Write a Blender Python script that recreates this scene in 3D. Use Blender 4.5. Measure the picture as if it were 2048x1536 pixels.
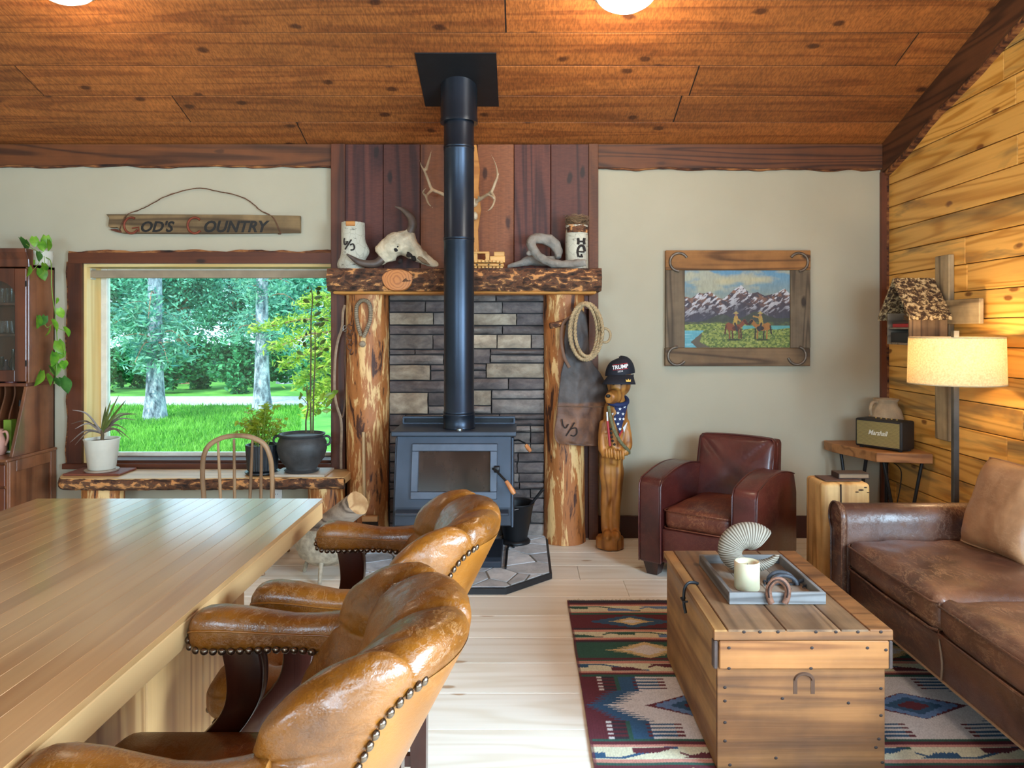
import bpy, bmesh, math, random
import numpy as np
from mathutils import Vector, Matrix, Euler
from mathutils import noise as mnoise

for _o in list(bpy.data.objects):
    bpy.data.objects.remove(_o)
random.seed(11)
RNG = np.random.default_rng(11)
SC = bpy.context.scene
COL = SC.collection
PI = math.pi

# ------------------------------------------------------------------ camera
H, F, CX, CY = 1.45, 1500.0, 1045.0, 660.0      # eye height, focal length in px, principal point (2048 x 1536)
cam = bpy.data.objects.new('camera', bpy.data.cameras.new('camera'))
COL.objects.link(cam)
cam.location = (0, 0, H)
cam.rotation_euler = (PI / 2, 0, 0)
cam.data.sensor_width = 36.0
cam.data.lens = F / 2048 * 36
cam.data.shift_x = (1024 - CX) / 2048
cam.data.shift_y = -(768 - CY) / 2048
cam.data.clip_start = 0.05
cam.data.clip_end = 200
SC.camera = cam

# ------------------------------------------------------------------ world, sun, window light, exposure
world = bpy.data.worlds.new('world')
SC.world = world
world.use_nodes = True
bg = world.node_tree.nodes['Background']
bg.inputs[0].default_value = (0.55, 0.80, 1.0, 1)
bg.inputs[1].default_value = 3.2

def add_light(name, kind, loc, rot, energy, color, **kw):
    l = bpy.data.lights.new(name, kind)
    l.energy = energy
    l.color = color
    for k, v in kw.items():
        setattr(l, k, v)
    o = bpy.data.objects.new(name, l)
    COL.objects.link(o)
    o.location = loc
    o.rotation_euler = rot
    return o

add_light('sun', 'SUN', (0, -10, 20), (math.radians(48), 0, math.radians(-18)), 5.0, (1.0, 0.95, 0.84), angle=0.02)
# daylight coming in through the window of the right wall beside the camera and the two windows behind it
DAY = (0.56, 0.79, 1.0)
add_light('daylight_right', 'AREA', (2.49, 0.40, 1.58), (math.radians(70), 0, math.radians(90)), 430, DAY, shape='RECTANGLE', size=2.2, size_y=1.2)
add_light('daylight_rear_right', 'AREA', (1.35, -2.48, 1.65), (math.radians(64), 0, 0), 150, DAY, shape='RECTANGLE', size=1.6, size_y=1.3)
add_light('daylight_rear_left', 'AREA', (-1.9, -2.48, 1.65), (math.radians(64), 0, 0), 110, DAY, shape='RECTANGLE', size=1.6, size_y=1.3)
SC.view_settings.view_transform = 'Standard'
SC.view_settings.look = 'None'
SC.view_settings.gamma = 1
SC.view_settings.use_curve_mapping = False
SC.view_settings.exposure = 0.05

# ------------------------------------------------------------------ helpers: places and objects
def P(px, py, Y):
    """point of the place seen at photo pixel (px, py) and standing Y metres in front of the camera"""
    return ((px - CX) / F * Y, Y, H - (py - CY) / F * Y)
def PX(px, Y): return (px - CX) / F * Y
def PZ(py, Y): return H - (py - CY) / F * Y
def FY(py, z=0.0): return (H - z) * F / (py - CY)

AO = {}          # origin of each object in the frame its geometry was authored in

def link(o, parent=None, origin=(0, 0, 0)):
    COL.objects.link(o)
    AO[o.name] = Vector(origin)
    if parent is not None:
        o.parent = parent
        o.location = Vector(origin) - AO[parent.name]
    else:
        o.location = origin
    return o

def tag(o, label=None, cat=None, group=None, kind=None):
    if label: o['label'] = label
    if cat: o['category'] = cat
    if group: o['group'] = group
    if kind: o['kind'] = kind
    return o

def thing(name, label, cat, loc, group=None, local=False, rotz=0.0):
    """an Empty at the thing's base; parts are authored in world space, or around (0,0,0) when local"""
    o = bpy.data.objects.new(name, None)
    o.empty_display_size = 0.1
    COL.objects.link(o)
    o.location = loc
    o.rotation_euler = (0, 0, rotz)
    AO[o.name] = Vector((0, 0, 0)) if local else Vector(loc)
    return tag(o, label, cat, group)

def mk(name, geo, mat, parent=None, smooth=None, label=None, cat=None, group=None, kind=None, origin=None):
    v, f = geo
    v = np.asarray(v, dtype=float)
    c = (v.min(0) + v.max(0)) / 2 if origin is None else np.asarray(origin, float)
    me = bpy.data.meshes.new(name)
    me.from_pydata((v - c).tolist(), [], [list(map(int, q)) for q in f])
    if mat is not None:
        me.materials.append(mat)
    if smooth is not None:
        me.polygons.foreach_set('use_smooth', [True] * len(me.polygons))
        if smooth < 179:
            me.set_sharp_from_angle(angle=math.radians(smooth))
    o = bpy.data.objects.new(name, me)
    link(o, parent, tuple(c))
    return tag(o, label, cat, group, kind)

def inst(name, me, parent, loc, rot=(0, 0, 0), scale=(1, 1, 1)):
    """another object on shared mesh data"""
    o = bpy.data.objects.new(name, me)
    link(o, parent, loc)
    o.rotation_euler = rot
    o.scale = scale
    return o

def copy_tree(o, parent=None):
    c = o.copy()
    COL.objects.link(c)
    AO[c.name] = AO[o.name].copy()
    if parent is not None:
        c.parent = parent
    for ch in [x for x in list(bpy.data.objects) if x.parent == o]:
        copy_tree(ch, c)
    return c

# ------------------------------------------------------------------ helpers: geometry, all return (verts, faces)
def join(*gs):
    V, Fc = [], []
    for v, f in gs:
        b = len(V)
        V.extend([tuple(p) for p in v])
        Fc.extend([[i + b for i in q] for q in f])
    return V, Fc

def xf(g, fn):
    v, f = g
    if isinstance(fn, Matrix):
        return [tuple(fn @ Vector(p)) for p in v], f
    return [tuple(fn(*p)) for p in v], f

def from_bm(bm):
    bmesh.ops.recalc_face_normals(bm, faces=bm.faces)
    bm.verts.index_update()
    g = ([tuple(v.co) for v in bm.verts], [[v.index for v in f.verts] for f in bm.faces])
    bm.free()
    return g

def box(x0, x1, y0, y1, z0, z1, bev=0.0, seg=1):
    bm = bmesh.new()
    r = bmesh.ops.create_cube(bm, size=1)
    for v in bm.verts:
        v.co = Vector(((x0 + x1) / 2 + v.co.x * (x1 - x0), (y0 + y1) / 2 + v.co.y * (y1 - y0), (z0 + z1) / 2 + v.co.z * (z1 - z0)))
    if bev > 0:
        bmesh.ops.bevel(bm, geom=list(bm.edges), offset=bev, segments=seg, profile=0.5, affect='EDGES', clamp_overlap=True)
    return from_bm(bm)

def prism(poly, axis, a0, a1, bev=0.0, seg=1):
    bm = bmesh.new()
    def pt(p, a):
        return {'x': (a, p[0], p[1]), 'y': (p[0], a, p[1]), 'z': (p[0], p[1], a)}[axis]
    A = [bm.verts.new(pt(p, a0)) for p in poly]
    B = [bm.verts.new(pt(p, a1)) for p in poly]
    bm.faces.new(A)
    bm.faces.new(B[::-1])
    n = len(poly)
    for i in range(n):
        bm.faces.new((A[i], B[i], B[(i + 1) % n], A[(i + 1) % n]))
    bmesh.ops.recalc_face_normals(bm, faces=bm.faces)
    if bev > 0:
        ed = [e for e in bm.edges if len(e.link_faces) == 2 and e.calc_face_angle(0) > 0.5]
        bmesh.ops.bevel(bm, geom=ed, offset=bev, segments=seg, profile=0.5, affect='EDGES', clamp_overlap=True)
    return from_bm(bm)

def loft(rings, cap=True, closed=False):
    n = len(rings[0])
    V = [tuple(p) for r in rings for p in r]
    Fc = []
    m = len(rings)
    for i in range(m if closed else m - 1):
        for j in range(n):
            a, b = i * n + j, i * n + (j + 1) % n
            k = ((i + 1) % m) * n
            Fc.append([a, b, k + (j + 1) % n, k + j])
    if cap and not closed:
        Fc.append(list(range(n))[::-1])
        Fc.append(list(range((m - 1) * n, m * n)))
    return V, Fc

def lathe(prof, c=(0, 0, 0), n=32, sx=1.0, sy=1.0, cap=True):
    rings = []
    for r, z in prof:
        r = max(r, 1e-4)
        rings.append([(c[0] + sx * r * math.cos(2 * PI * j / n), c[1] + sy * r * math.sin(2 * PI * j / n), c[2] + z) for j in range(n)])
    return loft(rings, cap=cap)

def tube(pts, r, n=8, closed=False, flat=1.0, cap=True, up=None):
    pts = [Vector(p) for p in pts]
    m = len(pts)
    rad = r if hasattr(r, '__len__') else [r] * m
    rings = []
    nrm = None
    for i in range(m):
        if closed:
            t = pts[(i + 1) % m] - pts[i - 1]
        else:
            t = pts[min(i + 1, m - 1)] - pts[max(i - 1, 0)]
        t.normalize()
        if nrm is None:
            a = Vector(up) if up else (Vector((0, 0, 1)) if abs(t.z) < 0.9 else Vector((1, 0, 0)))
            nrm = (a - t * a.dot(t)).normalized()
        else:
            nrm = (nrm - t * nrm.dot(t)).normalized()
        b = t.cross(nrm)
        rings.append([pts[i] + nrm * rad[i] * math.cos(2 * PI * j / n) + b * rad[i] * flat * math.sin(2 * PI * j / n) for j in range(n)])
    return loft(rings, cap=cap, closed=closed)

def spline(pts, k=6, closed=False):
    """Catmull-Rom through the points (any dimension)"""
    p = [np.asarray(q, float) for q in pts]
    n = len(p)
    out = []
    for i in range(n if closed else n - 1):
        p0 = p[i - 1] if (closed or i > 0) else p[0]
        p1, p2 = p[i], p[(i + 1) % n]
        p3 = p[(i + 2) % n] if (closed or i + 2 < n) else p[n - 1]
        for s in range(k):
            t = s / k
            out.append(0.5 * (2 * p1 + (p2 - p0) * t + (2 * p0 - 5 * p1 + 4 * p2 - p3) * t * t + (3 * p1 - p0 - 3 * p2 + p3) * t ** 3))
    if not closed:
        out.append(p[-1])
    return [tuple(q) for q in out]

def ball(c, r, n=16, m=10):
    if not hasattr(r, '__len__'):
        r = (r, r, r)
    rings = []
    for i in range(m + 1):
        a = -PI / 2 + PI * i / m
        ca = max(math.cos(a), 1e-3)
        rings.append([(c[0] + r[0] * ca * math.cos(2 * PI * j / n), c[1] + r[1] * ca * math.sin(2 * PI * j / n), c[2] + r[2] * math.sin(a)) for j in range(n)])
    return loft(rings)

def grid(nx, ny, fn):
    V = [fn(i / nx, j / ny) for j in range(ny + 1) for i in range(nx + 1)]
    Fc = [[j * (nx + 1) + i, j * (nx + 1) + i + 1, (j + 1) * (nx + 1) + i + 1, (j + 1) * (nx + 1) + i] for j in range(ny) for i in range(nx)]
    return V, Fc

def cushion(c, half, r=0.05, n=14, puff=(0, 0, 0), wob=0.0, seed=0):
    """rounded box with bulging sides"""
    bm = bmesh.new()
    bmesh.ops.create_cube(bm, size=2)
    bmesh.ops.subdivide_edges(bm, edges=list(bm.edges), cuts=n, use_grid_fill=True)
    hx, hy, hz = half
    for v in bm.verts:
        u = v.co.copy()
        # spread the samples towards the edges
        q = Vector((math.sin(u.x * PI / 2) * 0.5 + u.x * 0.5, math.sin(u.y * PI / 2) * 0.5 + u.y * 0.5, math.sin(u.z * PI / 2) * 0.5 + u.z * 0.5))
        p = Vector((q.x * hx, q.y * hy, q.z * hz))
        inn = Vector((max(-hx + r, min(hx - r, p.x)), max(-hy + r, min(hy - r, p.y)), max(-hz + r, min(hz - r, p.z))))
        d = p - inn
        if d.length > 1e-9:
            p = inn + d.normalized() * r
        fx, fy, fz = (1 - q.x ** 2), (1 - q.y ** 2), (1 - q.z ** 2)
        p.x += puff[0] * q.x * fy * fz
        p.y += puff[1] * q.y * fx * fz
        p.z += puff[2] * q.z * fx * fy
        if wob:
            p += Vector(mnoise.noise_vector(p * 9 + Vector((seed, 0, 0)))) * wob
        v.co = p + Vector(c)
    return from_bm(bm)

def remesh(g, voxel, smooth=4):
    me = bpy.data.meshes.new('tmp')
    me.from_pydata([tuple(p) for p in g[0]], [], g[1])
    bm = bmesh.new(); bm.from_mesh(me)
    bmesh.ops.recalc_face_normals(bm, faces=bm.faces)
    bm.to_mesh(me); bm.free()
    o = bpy.data.objects.new('tmp', me)
    COL.objects.link(o)
    m = o.modifiers.new('r', 'REMESH'); m.mode = 'VOXEL'; m.voxel_size = voxel
    if smooth:
        s = o.modifiers.new('s', 'SMOOTH'); s.iterations = smooth; s.factor = 0.5
    dg = bpy.context.evaluated_depsgraph_get()
    e = bpy.data.meshes.new_from_object(o.evaluated_get(dg))
    out = ([tuple(v.co) for v in e.vertices], [list(p.vertices) for p in e.polygons])
    bpy.data.objects.remove(o); bpy.data.meshes.remove(me); bpy.data.meshes.remove(e)
    return out

def text_geo(body, size, depth, shear=0.0, bold=0.0, spacing=1.0, sx=1.0):
    """letters standing in the XZ plane, facing -Y, centred on the origin"""
    cu = bpy.data.curves.new('t', 'FONT')
    cu.body = body; cu.size = size; cu.extrude = depth; cu.shear = shear; cu.offset = bold
    cu.space_character = spacing; cu.align_x = 'CENTER'; cu.align_y = 'CENTER'; cu.resolution_u = 3
    o = bpy.data.objects.new('t', cu)
    COL.objects.link(o)
    dg = bpy.context.evaluated_depsgraph_get()
    e = bpy.data.meshes.new_from_object(o.evaluated_get(dg))
    g = ([(v.co.x * sx, -v.co.z, v.co.y) for v in e.vertices], [list(p.vertices) for p in e.polygons])
    bpy.data.objects.remove(o); bpy.data.curves.remove(cu); bpy.data.meshes.remove(e)
    return g

def shift(g, d):
    return [(p[0] + d[0], p[1] + d[1], p[2] + d[2]) for p in g[0]], g[1]

def fbm(x, y=0.0, z=0.0, o=4):
    return mnoise.fractal(Vector((x, y, z)), 1.0, 2.0, o)

def jitter(g, amp, freq, seed=0.0):
    return [tuple(Vector(p) + Vector(mnoise.noise_vector(Vector(p) * freq + Vector((seed, seed * 1.7, 0)))) * amp) for p in g[0]], g[1]

# ------------------------------------------------------------------ helpers: materials
def lin(r, g=None, b=None):
    if g is None: r, g, b = r
    f = lambda c: (c / 255 / 12.92) if c / 255 <= 0.04045 else ((c / 255 + 0.055) / 1.055) ** 2.4
    return (f(r), f(g), f(b), 1.0)

class NB:
    def __init__(s, name):
        s.m = bpy.data.materials.new(name)
        s.m.use_nodes = True
        s.t = s.m.node_tree
        s.b = s.t.nodes['Principled BSDF']
        s.out = s.t.nodes['Material Output']
    def n(s, typ, **kw):
        nd = s.t.nodes.new('ShaderNode' + typ)
        for k, v in kw.items():
            setattr(nd, k, v)
        return nd
    def set(s, sock, v):
        if hasattr(v, 'is_linked') or hasattr(v, 'links'):
            s.t.links.new(v, sock)
        else:
            sock.default_value = v
    def math(s, op, a, b=0.0, c=None):
        nd = s.n('Math', operation=op)
        s.set(nd.inputs[0], a); s.set(nd.inputs[1], b)
        if c is not None: s.set(nd.inputs[2], c)
        return nd.outputs[0]
    def mix(s, fac, a, b, blend='MIX'):
        nd = s.n('Mix', data_type='RGBA', blend_type=blend)
        s.set(nd.inputs[0], fac); s.set(nd.inputs[6], a); s.set(nd.inputs[7], b)
        return nd.outputs[2]
    def ramp(s, fac, stops, interp='LINEAR'):
        nd = s.n('ValToRGB')
        cr = nd.color_ramp
        cr.interpolation = interp
        while len(cr.elements) < len(stops): cr.elements.new(0.5)
        for e, (p, c) in zip(cr.elements, stops):
            e.position = p
            e.color = c if hasattr(c, '__len__') else (c, c, c, 1)
        s.set(nd.inputs[0], fac)
        return nd.outputs[0]
    def coords(s, scale=(1, 1, 1), rnd=True, kind='Object'):
        tc = s.n('TexCoord')
        v = tc.outputs[kind]
        if rnd:
            oi = s.n('ObjectInfo')
            sc = s.n('VectorMath', operation='SCALE')
            sc.inputs[0].default_value = (41.3, 87.1, 63.7)
            s.set(sc.inputs['Scale'], oi.outputs['Random'])
            ad = s.n('VectorMath', operation='ADD')
            s.set(ad.inputs[0], v); s.set(ad.inputs[1], sc.outputs[0])
            v = ad.outputs[0]
            s.rnd = oi.outputs['Random']
        mp = s.n('VectorMath', operation='MULTIPLY')
        s.set(mp.inputs[0], v); mp.inputs[1].default_value = scale
        return mp.outputs[0]
    def noise(s, vec, scale, detail=3.0, rough=0.55, dist=0.0):
        nd = s.n('TexNoise')
        s.set(nd.inputs['Vector'], vec)
        nd.inputs['Scale'].default_value = scale
        nd.inputs['Detail'].default_value = detail
        nd.inputs['Roughness'].default_value = rough
        nd.inputs['Distortion'].default_value = dist
        return nd.outputs[0]
    def voro(s, vec, scale, feature='F1', rnd=1.0):
        nd = s.n('TexVoronoi', feature=feature)
        s.set(nd.inputs['Vector'], vec)
        nd.inputs['Scale'].default_value = scale
        nd.inputs['Randomness'].default_value = rnd
        return nd
    def bump(s, h, strength=0.3, dist=0.01):
        nd = s.n('Bump')
        nd.inputs['Strength'].default_value = strength
        nd.inputs['Distance'].default_value = dist
        s.set(nd.inputs['Height'], h)
        s.set(s.b.inputs['Normal'], nd.outputs[0])
    def fin(s, col=None, rough=None, **kw):
        if col is not None: s.set(s.b.inputs['Base Color'], col)
        if rough is not None: s.set(s.b.inputs['Roughness'], rough)
        for k, v in kw.items():
            s.set(s.b.inputs[k.replace('_', ' ')], v)
        return s.m

def plain(name, rgb, rough=0.5, metal=0.0, var=0.12, scale=12.0, bump=0.0, **kw):
    b = NB(name)
    v = b.coords()
    nz = b.noise(v, scale, 4)
    c = lin(rgb)
    lo = tuple(x * (1 - var) for x in c[:3]) + (1,)
    hi = tuple(min(1, x * (1 + var)) for x in c[:3]) + (1,)
    if bump:
        b.bump(b.noise(v, scale * 6, 3), bump)
    return b.fin(b.ramp(nz, [(0.3, lo), (0.7, hi)]), rough, Metallic=metal, **kw)

def wood(name, light, dark, axis='x', rough=0.55, rings=9.0, fine=70.0, knots=0.0, knotcol=(70, 38, 18), stain=None, stain_amt=0.5,
         vary=0.25, saw=0.0, contrast=1.0, bump=0.15, mott=0.0, size=1.0, **kw):
    b = NB(name)
    al = 0.07
    sc = {'x': (al, 1, 1), 'y': (1, al, 1), 'z': (1, 1, al)}[axis]
    v = b.coords(sc)
    low = b.noise(v, 4.4 / size, 2.0, 0.5, 0.5)
    band = b.math('SINE', b.math('MULTIPLY', low, rings * 6.2))
    band = b.math('MULTIPLY_ADD', band, 0.5, 0.5)
    band = b.math('SUBTRACT', 1.0, b.math('POWER', b.math('SUBTRACT', 1.0, band), 2.6))
    sf = {'x': (0.02, 1, 1), 'y': (1, 0.02, 1), 'z': (1, 1, 0.02)}[axis]
    vf = b.coords(sf)
    fn = b.noise(vf, fine, 3.0, 0.6)
    fac = b.math('ADD', b.math('MULTIPLY', band, 0.50), b.math('MULTIPLY', fn, 0.50))
    k = 0.30 * contrast
    col = b.ramp(fac, [(0.54 - k, lin(dark)), (0.54 + k * 0.8, lin(light))])
    if mott:
        v2 = b.coords((1, 1, 1))
        mm = b.ramp(b.noise(v2, 7, 4), [(0.35, 1 - mott), (0.65, 1.0)])
        col = b.mix(1.0, col, mm, 'MULTIPLY')
    if stain:
        ss = {'x': (0.16, 1, 1.4), 'y': (1, 0.16, 1.4), 'z': (1.4, 1.4, 0.16)}[axis]
        vs = b.coords(ss)
        st = b.ramp(b.noise(vs, 5.0, 4.0, 0.6, 0.6), [(0.52, 0.0), (0.66, 1.0)])
        col = b.mix(b.math('MULTIPLY', st, stain_amt), col, lin(stain))
    h = fn
    if knots:
        vk = b.coords()
        sp_ = b.n('SeparateXYZ'); b.set(sp_.inputs[0], vk)
        ia = 'xyz'.index(axis)
        cb = b.n('CombineXYZ')
        b.set(cb.inputs[0], b.math('MULTIPLY', sp_.outputs[ia], 0.42))
        b.set(cb.inputs[1], b.math('ADD', sp_.outputs[(ia + 1) % 3], sp_.outputs[(ia + 2) % 3]))
        vo = b.voro(cb.outputs[0], 4.6 / size)
        vo.voronoi_dimensions = '2D'
        d = vo.outputs['Distance']
        dd = b.math('ADD', d, b.math('MULTIPLY', b.math('SUBTRACT', b.noise(cb.outputs[0], 30, 2), 0.5), 0.10))
        gate = b.n('SeparateColor'); b.set(gate.inputs[0], vo.outputs['Color'])
        kk = b.ramp(dd, [(0.03 + 0.06 * knots, 1.0), (0.07 + 0.09 * knots, 0.0)])
        col = b.mix(b.math('MULTIPLY', kk, b.math('MULTIPLY', b.math('GREATER_THAN', gate.outputs[0], 0.5), 0.85)), col, lin(knotcol))
    if saw:
        vs2 = b.coords({'x': (1, 0.25, 0.25), 'y': (0.25, 1, 0.25), 'z': (0.25, 0.25, 1)}[axis])
        sw = b.noise(vs2, 110, 2.0, 0.5, 0.3)
        col = b.mix(saw, col, b.ramp(sw, [(0.38, 0.25), (0.62, 1.0)]), 'MULTIPLY')
        h = b.math('ADD', fn, sw)
    hs = b.n('HueSaturation')
    b.set(hs.inputs['Value'], b.math('MULTIPLY_ADD', b.rnd, vary * 2, 1 - vary))
    b.set(hs.inputs['Color'], col)
    b.bump(h, bump, 0.004)
    return b.fin(hs.outputs[0], rough, **kw)

def leather(name, light, dark, rough=0.38, wear=(170, 120, 80), wear_amt=0.35, scale=5.0, coat=0.25, crease=0.25):
    b = NB(name)
    v = b.coords()
    big = b.noise(v, scale, 5.0, 0.6, 0.4)
    col = b.ramp(big, [(0.32, lin(dark)), (0.68, lin(light))])
    # rubbed hair-line creases
    vw = b.coords((1.0, 0.35, 1.0))
    w1 = b.noise(vw, scale * 5.5, 8.0, 0.72, 0.5)
    line = b.ramp(b.math('ABSOLUTE', b.math('SUBTRACT', w1, 0.5)), [(0.0, 1.0), (0.022, 0.0)])
    area = b.ramp(b.noise(v, scale * 0.7, 2.0), [(0.42, 0.0), (0.62, 1.0)])
    col = b.mix(b.math('MULTIPLY', b.math('MULTIPLY', line, area), wear_amt), col, lin(wear))
    cell = b.voro(v, 190, 'DISTANCE_TO_EDGE').outputs['Distance']
    h = b.math('ADD', b.math('MULTIPLY', cell, 0.5), b.math('MULTIPLY', b.noise(v, 26, 4), 1.2))
    h = b.math('SUBTRACT', h, b.math('MULTIPLY', line, 0.5))
    b.bump(h, crease, 0.004)
    rg = b.ramp(big, [(0.3, rough * 0.8), (0.7, rough * 1.25)])
    return b.fin(col, rg, Coat_Weight=coat, Coat_Roughness=0.22)

def metal(name, rgb, rough=0.4, m=0.9, scale=20, var=0.25, bump=0.05):
    return plain(name, rgb, rough, m, var, scale, bump)
# ================================================================== materials
MW = {}
MW['floor'] = wood('pine_floor', (248, 243, 230), (228, 217, 196), 'x', 0.36, rings=7, knots=0.08, knotcol=(176, 142, 106), vary=0.07, contrast=1.7, bump=0.06)
MW['ceil'] = wood('ceiling_cedar', (188, 112, 52), (138, 74, 32), 'x', 0.6, size=.8, rings=5, knots=0.42, knotcol=(72, 34, 14), vary=0.16, saw=0.5, mott=0.2, contrast=1.5, bump=0.25)
MW['rightwall'] = wood('blue_stain_pine', (232, 178, 92), (196, 138, 58), 'y', 0.42, rings=11, knots=0.2, knotcol=(112, 58, 24), stain=(98, 84, 60), stain_amt=0.75, vary=0.14, contrast=0.95, bump=0.08)
MW['redtrim'] = wood('red_brown_trim', (102, 50, 24), (66, 30, 14), 'x', 0.5, rings=5, knots=0.2, knotcol=(30, 14, 8), vary=0.12, mott=0.2)
MW['redtrim_z'] = wood('red_brown_trim_upright', (104, 52, 26), (66, 30, 15), 'z', 0.5, rings=5, knots=0.2, knotcol=(30, 14, 8), vary=0.12, mott=0.2)
MW['plate'] = wood('plate_board', (112, 62, 28), (68, 35, 15), 'x', 0.6, rings=12, knots=0.1, vary=0.08, mott=0.2)
MW['gable'] = wood('gable_board', (98, 58, 32), (62, 34, 18), 'y', 0.6, rings=10, knots=0.15, vary=0.06, mott=0.2)
MW['panel_dark'] = wood('panel_board_dark', (96, 48, 36), (60, 26, 22), 'z', 0.6, rings=7, knots=0.35, knotcol=(26, 10, 8), vary=0.14, saw=0.25, bump=0.25)
MW['panel_brown'] = wood('panel_board_brown', (112, 62, 30), (80, 40, 18), 'z', 0.6, rings=5, knots=0.3, knotcol=(34, 14, 8), vary=0.1, saw=0.25, bump=0.25)
MW['panel_orange'] = wood('panel_board_orange', (140, 82, 48), (108, 58, 32), 'z', 0.6, rings=5, knots=0.35, knotcol=(52, 22, 12), vary=0.08, saw=0.3, bump=0.25)
MW['jamb'] = wood('clear_pine', (240, 208, 140), (222, 180, 106), 'z', 0.45, rings=5, knots=0.0, vary=0.08)
MW['jamb_x'] = wood('clear_pine_flat', (240, 208, 140), (222, 180, 106), 'x', 0.45, rings=5, knots=0.0, vary=0.08)
MW['base'] = plain('baseboard_paint', (60, 26, 20), 0.4)
_b = NB('wall_plaster'); _v = _b.coords(rnd=False)
_b.bump(_b.noise(_v, 90, 4), 0.06, 0.003)
MW['wall'] = _b.fin(_b.ramp(_b.noise(_v, 2.2, 3), [(0.3, lin(177, 168, 145)), (0.7, lin(183, 174, 151))]), 0.85)
MW['black_gap'] = plain('joint_shadow_gap', (34, 26, 20), 0.9)

def bark_mat(name, cols, scale=9.0, stretch=(0.35, 1, 1), bump=0.8):
    b = NB(name)
    v = b.coords(stretch)
    a = b.noise(v, scale, 7.0, 0.68, 0.8)
    c = b.voro(v, scale * 2.2).outputs['Distance']
    f = b.math('ADD', b.math('MULTIPLY', a, 0.8), b.math('MULTIPLY', c, 0.25))
    col = b.ramp(f, [(0.36 + 0.27 * i / (len(cols) - 1), lin(q)) for i, q in enumerate(cols)])
    b.bump(b.math('ADD', f, b.math('MULTIPLY', b.noise(v, scale * 5, 4), 0.4)), bump, 0.012)
    return b.fin(col, 0.85)
MW['bark'] = bark_mat('rough_bark', [(26, 16, 11), (70, 42, 26), (58, 40, 30), (110, 66, 38), (86, 60, 44), (212, 146, 86)], 17, (0.45, 1, 1), 1.0)
MW['bark_edge'] = bark_mat('bark_edge', [(36, 18, 10), (74, 38, 20), (120, 70, 36), (160, 104, 56)], 14)
def log_mat(name, light, mid, dark, scale=5.0, amt=0.5):
    b = NB(name)
    v = b.coords((2.2, 2.2, 0.42))
    a = b.noise(v, scale, 6.0, 0.66, 0.5)
    g = b.noise(b.coords((1, 1, 0.03)), 60, 3)
    f = b.math('ADD', b.math('MULTIPLY', a, 0.85), b.math('MULTIPLY', g, 0.15))
    col = b.ramp(f, [(0.40, lin(dark)), (0.45, lin(mid)), (0.52, lin(mid)), (0.565, lin(light)), (0.75, lin(light))])
    b.bump(f, 0.7, 0.012)
    return b.fin(col, 0.55)
MW['log'] = log_mat('peeled_log', (236, 190, 126), (178, 108, 54), (74, 38, 20), 6.5)
MW['log_under'] = wood('fresh_cut_wood', (206, 142, 70), (176, 110, 48), 'x', 0.5, rings=5, vary=0.05)

# ================================================================== room shell
YB = 5.24                      # back wall
XR = 2.55                      # right wall
XL = -4.40                     # left wall
YR = -2.60                     # wall behind the camera
ZP = PZ(291, YB)               # where the ceiling meets the back wall
KP = 0.333                     # roof pitch
YRIDGE = 1.10
ZRIDGE = ZP + KP * (YB - YRIDGE)
def zceil(y): return ZP + KP * (YB - y) if y > YRIDGE else ZRIDGE - KP * (YRIDGE - y)

# window opening
WX0, WX1 = PX(168, YB), PX(690, YB)
WZ0, WZ1 = PZ(926, YB), PZ(528, YB)
WD = 0.24                      # depth of the window reveal
g = join(box(XL - 0.2, WX0, YB, YB + WD, -0.3, ZP + 0.2), box(WX1, XR + 0.2, YB, YB + WD, -0.3, ZP + 0.2),
         box(WX0, WX1, YB, YB + WD, -0.3, WZ0), box(WX0, WX1, YB, YB + WD, WZ1, ZP + 0.2))
mk('wall_back', g, MW['wall'], kind='structure')
RW0, RW1, RWZ0, RWZ1 = -.75, 1.55, .95, 2.2      # window in the right wall, beside the camera
wr = mk('wall_right', join(box(XR + .02, XR + .2, YR - .1, RW0, -.3, 4.4), box(XR + .02, XR + .2, RW1, YB + WD, -.3, 4.4), box(XR + .02, XR + .2, RW0, RW1, -.3, RWZ0), box(XR + .02, XR + .2, RW0, RW1, RWZ1, 4.4)), MW['black_gap'], kind='structure')
mk('wall_left', box(XL - 0.2, XL, YR - 0.1, YB + WD, -0.3, 4.4), MW['wall'], kind='structure')
# wall behind the camera with two daylight windows
rear = [box(XL, XR, YR - 0.2, YR, -0.3, 0.9), box(XL, XR, YR - 0.2, YR, 2.4, 4.4)]
for a, c in ((XL, -2.75), (-1.05, 0.5), (2.2, XR)):
    rear.append(box(a, c, YR - 0.2, YR, 0.9, 2.4))
mk('wall_rear', join(*rear), MW['wall'], kind='structure')
MW['glass'] = None
_b = NB('window_glass')
_f = _b.n('Fresnel'); _f.inputs[0].default_value = 1.45
_t = _b.n('BsdfTransparent'); _t.inputs[0].default_value = (0.97, 1.0, 0.99, 1)
_g = _b.n('BsdfGlossy'); _g.inputs['Roughness'].default_value = 0.02
_x = _b.n('MixShader')
_b.set(_x.inputs[0], _f.outputs[0]); _b.set(_x.inputs[1], _t.outputs[0]); _b.set(_x.inputs[2], _g.outputs[0])
_b.set(_b.out.inputs[0], _x.outputs[0])
MW['glass'] = _b.m
for i, (a, c) in enumerate(((-2.75, -1.05), (0.5, 2.2))):
    w = mk('window_%d' % (i + 2), join(box(a, a + .06, YR - .16, YR - .04, .9, 2.4), box(c - .06, c, YR - .16, YR - .04, .9, 2.4),
         box(a + .06, c - .06, YR - .16, YR - .04, .9, .96), box(a + .06, c - .06, YR - .16, YR - .04, 2.34, 2.4)), MW['jamb'], kind='structure')
    mk('window_pane', box(a + .06, c - .06, YR - .105, YR - .1, .96, 2.34), MW['glass'], w)

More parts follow.
